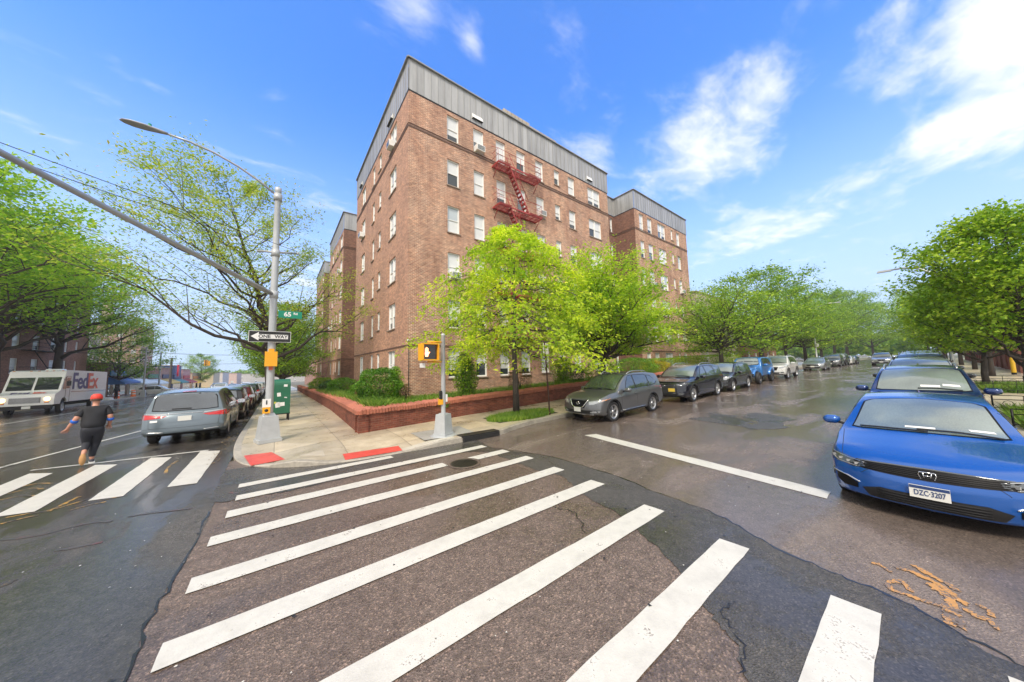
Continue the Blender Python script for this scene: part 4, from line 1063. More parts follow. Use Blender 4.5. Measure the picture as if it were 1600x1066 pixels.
    def plate(which, zz, cls='plate', text=None, yy=0., bigtxt=False):
        d = Vector((1, 0, 0)) if which == 'front' else Vector((-1, 0, 0))
        h = bvh.ray_cast(Vector((-3 if which == 'front' else 9, yy, zz)), d); x = h[0].x - d.x*.03 if h[0] else 0
        pb = MB(); pb.box((x, yy, zz), (.012, .305, .152)); p = pb.build('number_plate', M[cls], body)
        xn = x-d.x*.0075
        if bigtxt:
            sb = MB(); sb.box((xn, yy, zz+.055), (.004, .30, .034)); sb.build('plate_band', M['plate_blue'], p)
        if text:
            xd = (0, -1, 0) if which == 'front' else (0, 1, 0)
            text_mesh('plate_text', text, .088 if bigtxt else .08, M['plate_blue'] if cls == 'plate' else M['gloss_black'], p, frame_mtx((xn-d.x*.003, yy, zz-.012), xd, tuple(-d)), depth=.001, sx=.62, bold=.0012)
    for a in S.get('plates', []): plate(*a)
    for fn in S.get('extra', []): fn(body, bvh, S)
    return root
def tail_patch(y0, y1, z0, z1): return [(y0, z0), (y1, z0), (y1, z1), (y0, z1)]
def emblem_h(z, s=1.):
    def f(body, bvh, S):
        h = bvh.ray_cast(Vector((-3, 0, z)), Vector((1, 0, 0))); x = h[0].x-.022; m = MB()
        q = [(-.052, .036), (-.06, .01), (-.046, -.036), (.046, -.036), (.06, .01), (.052, .036)]
        q = [(a*s, z+b*s) for a, b in q]; m.tube([(x, a, b) for a, b in q+q[:1]], .005*s, 6)
        for sg in (-1, 1): m.tube([(x, sg*.030*s, z+.030*s), (x, sg*.019*s, z-.030*s)], .0055*s, 6)
        m.tube([(x, -.024*s, z), (x, .024*s, z)], .005*s, 6)
        m.build('emblem', M['chrome'], body)
    return f
def emblem_ring(z, s=1., bar=True, which='front', yy=0.):
    def f(body, bvh, S):
        h = bvh.ray_cast(Vector((-3 if which == 'front' else 9, yy, z)), Vector((1 if which == 'front' else -1, 0, 0)))
        x = h[0].x + (-.02 if which == 'front' else .015); m = MB()
        m.tube([(x, yy+.055*s*cos(a*pi/10), z+.05*s*sin(a*pi/10)) for a in range(21)], .007*s, 6)
        if bar: m.tube([(x, yy-.07*s, z), (x, yy+.07*s, z)], .008*s, 6)
        m.build('emblem', M['chrome'], body)
    return f
def wiper(pts, plane='top'):
    def f(body, bvh, S):
        for q in pts: edge_line(bvh, 'wiper', q, plane, .011, M['plastic'], body, off=.02)
    return f
def papers(items):
    def f(body, bvh, S):
        for q in items: patch(bvh, 'dashboard_paper', q, 'top', M['cream'], body, off=.010)
    return f
def slats(name, y0, y1, z0, z1, n, mat, r=.006, vertical=False):
    def f(body, bvh, S):
        mb = MB()
        for i in range(n):
            t = (i+.5)/n
            pts = [(y0+(y1-y0)*t, z0), (y0+(y1-y0)*t, z1)] if vertical else [(y0, z0+(z1-z0)*t), (y1, z0+(z1-z0)*t)]
            edge_line(bvh, name, pts, 'front', r, None, None, off=.012, mb=mb)
        mb.build(name, M[mat], body)
    return f
def antenna(x, y=0.):
    def f(body, bvh, S):
        h = bvh.ray_cast(Vector((x, y, 5)), Vector((0, 0, -1)))
        a = MB(); z = h[0].z-.01
        a.add([(x-.09, y, z), (x+.06, y-.028, z), (x+.06, y+.028, z), (x+.055, y, z+.065)], [(0, 1, 3), (1, 2, 3), (2, 0, 3), (0, 2, 1)], 0, False); a.build('antenna', S['paint'], body)
    return f
def lamp_cells(pts):
    def f(body, bvh, S):
        for sg in (-1, 1):
            m = MB()
            for y, z in pts:
                h = bvh.ray_cast(Vector((-3, sg*y, z)), Vector((1, 0, 0)))
                if h[0]: m.box((h[0].x-.012, sg*y, z), (.02, .052, .032), rot=Matrix.Rotation(sg*.5, 3, 'Z'))
            m.build('lamp_cell', M['lens'], body)
            e = edge_line(bvh, 'lamp_edge', [(sg*.52, .652), (sg*.66, .672), (sg*.86, .712)], 'front', .006, M['chrome'], body, off=.008)
    return f
# --- blue sedan in the foreground
SED = dict(L=4.63, W=1.80, wx=(.90, 3.60), wr=.32, arch=.365, tw=.215, spokes=5, two=True, archtrim=0,
    top=[(0, .60), (.015, .66), (.05, .705), (.14, .745), (.4, .80), (.8, .87), (1.12, .925), (1.28, .965), (1.7, 1.17), (2.05, 1.325), (2.3, 1.385), (2.7, 1.41), (3.1, 1.385), (3.5, 1.29), (3.95, 1.145), (4.15, 1.10), (4.45, 1.075), (4.56, 1.02), (4.63, .88)],
    belt=[(0, .56), (.05, .65), (.3, .735), (.8, .82), (1.2, .885), (2, .90), (3.2, .95), (3.9, 1.0), (4.4, 1.02), (4.55, .98), (4.63, .84)],
    bot=[(0, .21), (.3, .19), (.6, .18), (4.0, .19), (4.4, .24), (4.63, .34)], tum=.44,
    crown=[(0, .01), (.3, .025), (1.0, .035), (1.3, .05), (1.6, .09), (2.1, .05), (2.6, .035), (3.2, .05), (3.9, .04), (4.5, .02)],
    drop=[(0, .02), (.4, .03), (1.1, .03), (1.3, .03), (2.2, .045), (3.3, .045), (4.1, .03), (4.6, .02)],
    bow=(.34, .2), lean=[(0, .06), (.25, .02), (.34, 0), (.5, .012), (.62, .05), (.75, .10)], leanr=[(0, .1), (.5, 0), (.9, .02)],
    crease=[(.60, .74, .012, .04)],
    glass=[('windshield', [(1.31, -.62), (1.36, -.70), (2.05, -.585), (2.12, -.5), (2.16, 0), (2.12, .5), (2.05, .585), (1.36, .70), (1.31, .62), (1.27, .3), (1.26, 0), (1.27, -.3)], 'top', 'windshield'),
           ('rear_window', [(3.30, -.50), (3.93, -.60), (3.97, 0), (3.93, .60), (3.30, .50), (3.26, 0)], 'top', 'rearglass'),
           ('side_window', [(1.62, .95), (2.45, .965), (2.45, 1.31), (2.2, 1.29), (1.95, 1.20)], 'left', 'carglass'), ('side_window', [(2.52, .968), (3.30, 1.0), (3.45, 1.10), (3.05, 1.26), (2.52, 1.315)], 'left', 'carglass')],
    mirror=(1.62, .93), handles=[(2.25, .80), (3.2, .84)])
def spec(base, **k):
    d = dict(base); d.update(k); return d
blue = paintmat('paint_blue', (.004, .085, .36), .35, .22)
civic = spec(SED, paint=blue,
    patches=[('grille', [(-.66, .585), (-.40, .575), (0, .565), (.40, .575), (.66, .585), (.68, .655), (.42, .68), (0, .685), (-.42, .68), (-.68, .655)], 'front', 'gloss_black', False),
             ('headlight', [(.52, .60), (.62, .575), (.80, .60), (.885, .66), (.885, .71), (.82, .715), (.60, .675), (.50, .655)], 'front', 'lens_dark', True),
             ('lower_intake', [(-.50, .235), (.50, .235), (.56, .33), (.40, .385), (-.40, .385), (-.56, .33)], 'front', 'plastic', False),
             ('fog_light', [(.60, .30), (.74, .29), (.86, .40), (.84, .455), (.72, .43), (.60, .37)], 'front', 'gloss_black', True)],
    trims=[('grille_bar', [(-.60, .672), (-.3, .688), (0, .693), (.3, .688), (.60, .672)], 'front', .013, 'lens_dark', False),
           ('fog_trim', [(.58, .385), (.70, .435), (.86, .470)], 'front', .010, 'chrome', True),
           ('lamp_strip', [(.60, .59), (.78, .61), (.87, .66)], 'front', .006, 'lens', True)],
    seams=[([(.13, -.72), (.10, -.4), (.085, 0), (.10, .4), (.13, .72)], 'top', False), ([(.16, .74), (.6, .76), (1.22, .80)], 'top', True), ([(1.55, .25), (1.52, .9)], 'left', False), ([(2.48, .25), (2.49, 1.32)], 'left', False), ([(3.38, .55), (3.46, 1.05)], 'left', False)],
    plates=[('front', .44, 'plate', 'DZC\u00b73207', 0., True)],
    extra=[emblem_h(.628, 1.15), slats('grille_slats', -.56, .56, .59, .665, 4, 'plastic', .005), slats('intake_slats', -.42, .42, .25, .37, 4, 'plastic', .007), lamp_cells([(.60, .625), (.68, .636), (.76, .65), (.83, .668)]), wiper([[(1.30, -.66), (1.33, -.3), (1.31, .05)], [(1.27, -.05), (1.29, .3), (1.33, .62)]]), papers([[(1.42, -.62), (1.46, -.60), (1.44, -.40), (1.40, -.42)], [(1.36, -.12), (1.40, -.12), (1.40, .16), (1.36, .16)]]), antenna(3.1)])
def mk_suv(L=4.69, W=1.84, H=1.69, hood=.98, nose=.86, cowl=1.18, cz=1.07, rf=2.02, wx=(.92, 3.63), wr=.355, gc=.24, beltz=(1.0, 1.10), rear=.42, steep=.30, **k):
    q = H
    d = dict(L=L, W=W, wx=wx, wr=wr, arch=wr+.055, tw=.23, spokes=5, two=True, archtrim=.022,
        top=[(0, nose-.22), (.015, nose-.12), (.05, nose-.04), (.14, nose+.02), (.5, hood-.02), (cowl-.35, cz-.045), (cowl-.12, cz-.02), (cowl, cz+.01), (cowl+(rf-cowl)*.5, (cz+q)/2+.03), (rf, q-.085), (rf+.3, q-.025), (rf+.8, q), (L-1.3, q-.01), (L-rear-.35, q-.07), (L-rear, q-.14), (L-rear+steep*.5, (q+beltz[1])/2-.08), (L-.10, beltz[1]-.06), (L-.05, beltz[1]-.16), (L-.015, beltz[1]-.28), (L, beltz[1]-.42)],
        belt=[(0, nose-.26), (.05, nose-.09), (.3, nose+.0), (cowl-.3, cz-.13), (cowl+.3, beltz[0]), (L-1.4, (beltz[0]+beltz[1])/2+.03), (L-.5, beltz[1]), (L-.08, beltz[1]-.10), (L, beltz[1]-.46)],
        bot=[(0, gc+.08), (.25, gc+.02), (.7, gc), (L-.9, gc), (L-.3, gc+.08), (L, gc+.16)], tum=.30,
        crown=[(0, .01), (.3, .03), (cowl-.2, .04), (cowl+.05, .06), (cowl+.4, .085), (rf, .06), (rf+.6, .04), (L-1, .05), (L-.3, .03), (L, .02)],
        drop=[(0, .02), (.4, .04), (cowl, .03), (rf, .05), (L-1, .05), (L-.2, .03), (L, .02)],
        bow=(.26, .16), lean=[(0, .06), (.3, .015), (.45, 0), (.65, .02), (.85, .06), (1.1, .12)], leanr=[(0, .10), (.45, 0), (.9, .03), (1.1, .06)], crease=[(.80, .92, .012, .05)],
        mirror=(cowl+.42, beltz[0]+.01), handles=[(2.35*L/4.69, .90), (3.30*L/4.69, .95)], mirk=1.15)
    w = W/2
    gx = cowl+.04
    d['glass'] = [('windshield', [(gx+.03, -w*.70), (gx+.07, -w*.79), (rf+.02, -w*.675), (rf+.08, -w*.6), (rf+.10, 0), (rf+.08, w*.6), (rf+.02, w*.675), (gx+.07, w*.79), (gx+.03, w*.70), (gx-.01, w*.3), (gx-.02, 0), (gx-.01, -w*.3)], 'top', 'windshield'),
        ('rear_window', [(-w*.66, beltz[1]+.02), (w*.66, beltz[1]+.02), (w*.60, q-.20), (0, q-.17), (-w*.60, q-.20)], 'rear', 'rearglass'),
        ('side_window', [(cowl+.55, beltz[0]+.05), (2.42*L/4.69, beltz[0]+.055), (2.42*L/4.69, q-.13), (2.15*L/4.69, q-.15), (cowl+.8, (beltz[0]+q)/2+.0)], 'left', 'carglass'),
        ('side_window', [(2.50*L/4.69, beltz[0]+.055), (3.38*L/4.69, beltz[0]+.08), (3.42*L/4.69, q-.20), (3.3*L/4.69, q-.15), (2.50*L/4.69, q-.13)], 'left', 'carglass'),
        ('side_window', [(3.48*L/4.69, beltz[0]+.085), (L-.78, beltz[1]+.04), (L-.62, beltz[1]+.12), (L-.95, q-.23), (3.48*L/4.69, q-.19)], 'left', 'carglass')]
    f = nose
    d['patches'] = [('grille', [(-.42, f-.36), (.42, f-.36), (.52, f-.10), (-.52, f-.10)], 'front', 'gloss_black', False),
        ('headlight', [(.55, f-.22), (.78, f-.20), (w-.02, f-.10), (w-.03, f-.02), (.74, f-.06), (.54, f-.11)], 'front', 'lens', True),
        ('lower_intake', [(-.55, gc+.11), (.55, gc+.11), (.60, gc+.22), (-.60, gc+.22)], 'front', 'plastic', False),
        ('fog_light', [(.62, gc+.14), (.80, gc+.15), (.84, gc+.24), (.64, gc+.24)], 'front', 'lens_dark', True),
        ('tail_light', [(w*.62, beltz[1]-.22), (w*.97, beltz[1]-.20), (w*.97, beltz[1]+.0), (w*.66, beltz[1]-.10)], 'rear', 'red_lens', True)]
    d['seams'] = [([(cowl+.25, gc+.08), (cowl+.22, beltz[0])], 'left', False), ([(2.46*L/4.69, gc+.08), (2.46*L/4.69, q-.1)], 'left', False), ([(3.30*L/4.69, .78), (3.44*L/4.69, beltz[0]+.05)], 'left', False),
        ([(.16, -w*.8), (.12, -w*.4), (.10, 0), (.12, w*.4), (.16, w*.8)], 'top', False), ([(.2, w*.80), (cowl-.1, w*.86)], 'top', True)]
    d['trims'] = [('window_trim', [(cowl+.5, beltz[0]+.035), (3.40*L/4.69, beltz[0]+.06)], 'left', .008, 'chrome', False), ('sill_trim', [(cowl+.1, gc+.05), (L-1.45, gc+.05)], 'left', .028, 'plastic', False)]
    d['plates'] = [('front', f-.44, 'plate')]
    d['rails'] = (rf+.25, L-.95, w*.66, 0)
    d['extra'] = [wiper([[(gx+.03, -w*.66), (gx+.05, -w*.3), (gx+.04, w*.05)]])]
    d.update(k); return d
P_GREY = paintmat('paint_graphite', (.15, .155, .16), .6, .3); P_NAVY = paintmat('paint_navy', (.012, .014, .024), .4, .2); P_DGREY = paintmat('paint_dark_grey', (.03, .031, .033), .5, .25)
P_JEEP = paintmat('paint_bright_blue', (.02, .17, .50), .2, .3); P_WHITE = paintmat('paint_white', (.62, .63, .62), 0, .35); P_SILVER = paintmat('paint_silver', (.36, .38, .39), .7, .3)
P_BLUE2 = paintmat('paint_deep_blue', (.010, .035, .14), .5, .25); P_VAN = paintmat('paint_steel_blue', (.15, .19, .22), .5, .3); P_BLACK = paintmat('paint_black', (.008, .008, .009), .3, .2); P_RED = paintmat('paint_maroon', (.14, .015, .015), .4, .25)
def vmotion(z0, z1, y0, y1):
    def f(body, bvh, S):
        edge_line(bvh, 'grille_trim', [(-y1, z1), (-y0, z0+.05), (-y0*.6, z0), (y0*.6, z0), (y0, z0+.05), (y1, z1)], 'front', .022, M['chrome'], body, off=.012)
    return f
rogue = mk_suv(paint=P_GREY)
M['windshield_dark'] = hazy('wet_windshield_tree_reflection', (.06, .085, .06))  # wet glass with reflected trees and building put into its dark green colour
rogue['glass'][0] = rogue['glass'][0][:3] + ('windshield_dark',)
rogue['patches'][0] = ('grille', [(-.28, .54), (.28, .54), (.42, .80), (-.42, .80)], 'front', 'gloss_black', False)
rogue['patches'][1] = ('headlight', [(.46, .655), (.62, .665), (.86, .76), (.90, .83), (.70, .80), (.45, .755)], 'front', 'lens', True)
rogue['patches'] += [('fog_light', [(.50, .37), (.80, .40), (.86, .46), (.52, .42)], 'front', 'lens', True)]
rogue['patches'] += [('indicator', [(.84, .765), (.90, .80), (.91, .835), (.86, .82)], 'front', 'amber', True)]
rogue['extra'] += [vmotion(.545, .82, .26, .42), emblem_ring(.70, 1.1), wiper([[(1.24, .5), (1.25, .1), (1.22, -.2)]])]
rogue['trims'] += [('bumper_trim', [(-.6, .315), (-.3, .30), (.3, .30), (.6, .315)], 'front', .018, 'chrome', False), ('sill_chrome', [(1.5, .335), (3.2, .335)], 'left', .010, 'chrome', False)]
rogue['plates'] = [('front', .475, 'plate')]
highl = mk_suv(L=5.05, W=1.96, H=1.76, nose=.98, hood=1.06, cowl=1.28, cz=1.15, rf=2.2, wx=(.95, 3.88), wr=.385, beltz=(1.08, 1.16), paint=P_NAVY, spokes=7)
highl['patches'][0] = ('grille', [(-.58, .42), (.58, .42), (.48, .86), (-.48, .86)], 'front', 'plastic', False)
highl['patches'][1] = ('headlight', [(.56, .80), (.80, .82), (.95, .89), (.94, .94), (.70, .90), (.55, .87)], 'front', 'lens_dark', True)
highl['extra'] += [slats('grille_slats', -.52, .52, .44, .84, 7, 'lens_dark', .010), emblem_ring(.80, 1.1, False)]
highl['trims'] += [('grille_bar', [(-.75, .80), (-.55, .885), (0, .90), (.55, .885), (.75, .80)], 'front', .018, 'chrome', False)]
highl['plates'] = [('front', .62, 'plate_yel', None, -.35)]
smallsuv = mk_suv(L=4.55, W=1.84, H=1.66, nose=.92, paint=P_DGREY, wx=(.9, 3.52), rails=None)
runner = mk_suv(L=4.82, W=1.92, H=1.80, nose=1.04, hood=1.10, cowl=1.42, cz=1.18, rf=2.12, wx=(.95, 3.74), wr=.39, gc=.32, beltz=(1.12, 1.16), rear=.22, steep=.16, paint=P_WHITE)
jeep = mk_suv(L=4.70, W=1.78, H=1.84, nose=1.12, hood=1.16, cowl=1.62, cz=1.22, rf=1.95, wx=(.75, 3.70), wr=.42, gc=.48, beltz=(1.20, 1.20), rear=.10, steep=.06, paint=P_JEEP, archtrim=.10, flare=P_JEEP, arch=.50, bow=(.05, .04), crease=[], rails=None, two=False, darkrim=True, win=-.09, tum=.12)
jeep['wid'] = [(0, .78), (1.5, .90), (1.7, 1), (4.7, 1)]
jeep['patches'] = [('headlight', [(.52+.10*cos(a*pi/6), .97+.10*sin(a*pi/6)) for a in range(12)], 'front', 'lens', True), ('grille', [(-.38, .80), (.38, .80), (.38, 1.07), (-.38, 1.07)], 'front', 'plastic', False)]
jeep['patches'] += [('tail_light', [(.70, .95), (.86, .95), (.86, 1.2), (.70, 1.2)], 'rear', 'red_lens', True)]
def jeep_bits(body, bvh, S):
    b = MB(); b.box((-.16, 0, .66), (.22, 1.70, .20)); b.box((-.10, 0, .50), (.1, 1.1, .14))
    for sg in (-1, 1): b.tube([(-.28, sg*.45, .66), (-.34, sg*.45, .74), (-.28, sg*.45, .82)], .02, 6)
    b.build('front_bumper', M['plastic'], body)
    s = MB(); s.lathe([(.05, -.12), (.37, -.12), (.40, -.06), (.40, .06), (.37, .12), (.05, .12)], 24, (4.85, .0, .98), axis='X'); s.build('spare_wheel', M['tyre'], body)
    g = MB()
    for k in range(8): g.box((-.012+.05, -.36+k*.103, .935), (.06, .04, .27))
    g.build('grille_bars', S['paint'], body)
jeep['extra'] = [jeep_bits]; jeep['plates'] = [('front', .62, 'plate')]; jeep['trims'] = [('sill_trim', [(1.4, .5), (3.2, .5)], 'left', .04, 'plastic', False)]
van = mk_suv(L=5.15, W=2.0, H=1.74, nose=.86, hood=.98, cowl=1.0, cz=1.06, rf=2.0, wx=(.97, 3.97), wr=.34, gc=.22, beltz=(1.02, 1.05), rear=.30, steep=.20, paint=P_VAN, archtrim=0, rails=None, spokes=7)
van['glass'][1] = ('rear_window', [(-.74, 1.10), (-.5, 1.075), (.5, 1.075), (.74, 1.10), (.70, 1.45), (.62, 1.58), (.3, 1.605), (-.3, 1.605), (-.62, 1.58), (-.70, 1.45)], 'rear', 'rearglass')
van['patches'][4] = ('tail_light', [(.40, .91), (.55, .86), (.97, .83), (.99, .83), (.99, .985), (.95, .99)], 'rear', 'red_lens', True)
van['patches'] += [('tail_light_band', [(.42, .94), (.97, .995), (.97, 1.02), (.34, .975)], 'rear', 'lens', True), ('brake_light', [(-.16, 1.635), (.16, 1.635), (.16, 1.665), (-.16, 1.665)], 'rear', 'red_lens', False),
    ('badge', [(-.76, .745), (-.60, .745), (-.60, .80), (-.76, .80)], 'rear', 'cream', False), ('plate_recess', [(-.38, .72), (.38, .72), (.46, .93), (-.46, .93)], 'rear', P_VAN, False)]
van['trims'] = [('tailgate_trim', [(-.42, .965), (0, .975), (.42, .965)], 'rear', .014, 'chrome', False), ('reflector', [(.45, .42), (.80, .44)], 'rear', .014, 'alloy', True), ('window_trim', [(1.6, 1.06), (4.3, 1.08)], 'left', .008, 'chrome', False)]
van['seams'] += [([(-.78, .56), (-.80, .80), (-.84, 1.02)], 'rear', True), ([(-.78, .56), (0, .54), (.78, .56)], 'rear', False), ([(-.97, .53), (-.80, .55)], 'rear', True)]
van['plates'] = [('rear', .82, 'plate')]
def rear_wiper(body, bvh, S):
    edge_line(bvh, 'rear_wiper', [(-.32, 1.12), (.12, 1.115)], 'rear', .014, M['plastic'], body, off=.02)
van['extra'] = [rear_wiper]
wagon = mk_suv(L=4.80, W=1.86, H=1.66, nose=.90, hood=1.0, cowl=1.25, cz=1.07, rf=2.05, wx=(.95, 3.72), paint=P_BLUE2, mirmat=P_BLUE2)
wagon['extra'] += [antenna(3.4), papers([[(1.42, -.60), (1.47, -.58), (1.47, -.34), (1.42, -.34)], [(1.38, -.30), (1.43, -.30), (1.43, .0), (1.38, .0)]])]
suv3 = mk_suv(L=4.75, W=1.88, H=1.72, paint=P_SILVER, mirmat=P_BLACK, railmat='plastic'); suv3['extra'] += [antenna(3.5)]
suv4 = mk_suv(L=4.95, W=1.95, H=1.80, nose=1.0, hood=1.06, cz=1.15, wr=.38, paint=P_GREY); suv4['extra'] += [antenna(3.6)]
sedan_g = spec(SED, paint=P_SILVER, L=4.63,
    patches=[('grille', [(-.45, .50), (.45, .50), (.50, .64), (-.50, .64)], 'front', 'gloss_black', False), ('headlight', [(.54, .58), (.82, .62), (.87, .70), (.56, .665)], 'front', 'lens', True), ('lower_intake', [(-.55, .26), (.55, .26), (.6, .38), (-.6, .38)], 'front', 'plastic', False),
             ('tail_light', [(.50, .80), (.86, .80), (.86, .93), (.50, .95)], 'rear', 'red_lens', True)],
    plates=[('front', .43, 'plate'), ('rear', .78, 'plate')], seams=[([(2.48, .25), (2.49, 1.32)], 'left', False)])
def slope_x(x): return math.atan((gz(x+4, 3)-gz(x, 3))/4)
def put_x(S, name, X, Y, label, cat='car', group=None, rz=0.):
    xm = X+S['L']/2; s = (gz(xm+1, Y)-gz(xm-1, Y))/2
    return make_car(S, name, (X, Y, gz(xm, Y)-s*S['L']/2), rz, label, cat, group, tilt=-math.atan(s))
def put_y(S, name, X, Yrear, label, cat='car', group=None):
    """parked along the avenue, rear towards the corner"""
    ym = Yrear+S['L']/2; s = (gz(X, ym+1)-gz(X, ym-1))/2
    return make_car(S, name, (X, Yrear+S['L'], gz(X, ym)+s*S['L']/2), -pi/2, label, cat, group, tilt=math.atan(s))
def recolor(o, paint, old=None):
    for c in o.children_recursive:
        if c.type == 'MESH':
            for sl in c.material_slots:
                if sl.material and sl.material.name.startswith('paint_'): sl.link = 'OBJECT'; sl.material = paint
GRT = 'cars parked along the right kerb'; GLT = 'cars parked along the left kerb of the side street'; GAV = 'cars parked along the avenue kerb'
put_x(civic, 'parked_car', 6.48, .05, 'wet bright blue sedan in the foreground with a white number plate', 'car', GRT)
put_x(wagon, 'parked_car', 12.0, .02, 'deep blue wagon with silver roof rails parked right behind the bright blue sedan', 'car', GRT)
put_x(suv3, 'parked_car', 17.8, .0, 'silver SUV with black mirrors, third in the right hand row', 'car', GRT)
put_x(suv4, 'parked_car', 23.6, -.05, 'tall grey SUV fourth in the right hand row, only its roof showing', 'car', GRT)
c_rogue = put_x(rogue, 'parked_car', 8.8, 7.66, 'graphite grey crossover with silver roof rails, nearest in the left row', 'car', GLT)
c_high = put_x(highl, 'parked_car', 14.95, 7.55, 'black three row SUV with a yellow number plate', 'car', GLT)
c_small = put_x(smallsuv, 'parked_car', 20.15, 7.45, 'dark grey SUV between the black SUV and the blue off roader', 'car', GLT)
c_jeep = put_x(jeep, 'parked_car', 25.4, 7.55, 'bright blue boxy off roader with round headlights', 'off-road car', GLT)
c_run = put_x(runner, 'parked_car', 30.9, 7.15, 'white boxy SUV parked behind the blue off roader', 'car', GLT)
c_van = put_y(van, 'parked_minivan', -2.32, 14.35, 'steel blue minivan seen from behind beside the avenue kerb', 'minivan', GAV)
c_av = put_y(smallsuv | {'paint': P_BLACK}, 'parked_car', -2.15, 20.3, 'black SUV parked just in front of the steel blue minivan', 'car', GAV)
c_sed = put_x(sedan_g, 'parked_car', 45.6, 6.9, 'silver sedan parked alone past the gap after the white SUV', 'car', GLT)
# farther copies
def far(src, X, Y, rz, paint, label, group, name='parked_car'):
    c = copy_tree(src, None, (X, Y, gz(X, Y)), rz, label); c.name = name; c['group'] = group; recolor(c, paint)
    sx = (gz(X+2, Y)-gz(X-2, Y))/4; sy = (gz(X, Y+2)-gz(X, Y-2))/4
    d = (cos(rz), sin(rz)); c.rotation_euler[1] = -math.atan(sx*d[0]+sy*d[1]); return c
H = -pi/2
far(c_rogue, 57.5, 7.0, 0, P_GREY, 'grey SUV with a bright V shaped grille, parked behind the silver sedan', GLT)
far(c_run, 63.5, 7.1, 0, P_DGREY, 'dark tall SUV parked beyond the grey one with the V shaped grille', GLT)
far(c_sed, 69.5, 7.0, 0, P_WHITE, 'white sedan far up the left row', GLT)
far(c_sed, 75.5, 7.0, 0, P_BLACK, 'black sedan farthest up the left row', GLT)
far(c_rogue, 62, 2.9, 0, P_SILVER, 'silver SUV driving down the middle of the side street', 'cars in the side street', 'moving_car')
far(c_high, 30.2, -.05, 0, P_BLACK, 'black SUV fifth in the right hand row', GRT)
far(c_rogue, 36.5, -.0, 0, P_WHITE, 'white SUV sixth in the right hand row', GRT)
far(c_high, 42.5, -.1, 0, P_GREY, 'grey SUV seventh in the right hand row', GRT)
pv = [(c_av, 31.0, P_RED, 'maroon SUV third in the avenue row'), (c_sed, 36.4, P_BLACK, 'black sedan fourth in the avenue row'), (c_rogue, 42.2, P_DGREY, 'dark grey SUV fifth in the avenue row'),
      (c_sed, 48.0, P_SILVER, 'silver sedan sixth in the avenue row'), (c_av, 54, P_WHITE, 'white SUV seventh in the avenue row'), (c_sed, 60, P_WHITE, 'white sedan eighth in the avenue row'), (c_rogue, 66, P_SILVER, 'silver SUV ninth in the avenue row')]
for s_, y, p, l in pv: far(s_, -2.15, y, H, p, l, GAV)
GF = 'far traffic on the avenue'
far(c_high, -13.5, 78, 0 if 0 else pi, P_WHITE, 'white SUV crossing the avenue side on, left of the minivan roof', GF, 'moving_car').location.z += 0
far(c_run, -9.0, 83, pi/2, P_WHITE, 'white pickup like SUV facing the camera behind the crossing white SUV', GF, 'moving_car')
far(c_sed, -5.2, 78, H, P_SILVER, 'silver sedan driving away beyond the parked avenue row', GF, 'moving_car')
far(c_rogue, -5.4, 92, H, P_WHITE, 'white SUV far down the avenue lane', GF, 'moving_car')
far(c_sed, -8.6, 100, pi/2, P_DGREY, 'dark sedan far down the avenue', GF, 'moving_car')
far(c_rogue, -12.5, 108, pi/2, P_SILVER, 'silver SUV far down the oncoming side of the avenue', GF, 'moving_car')

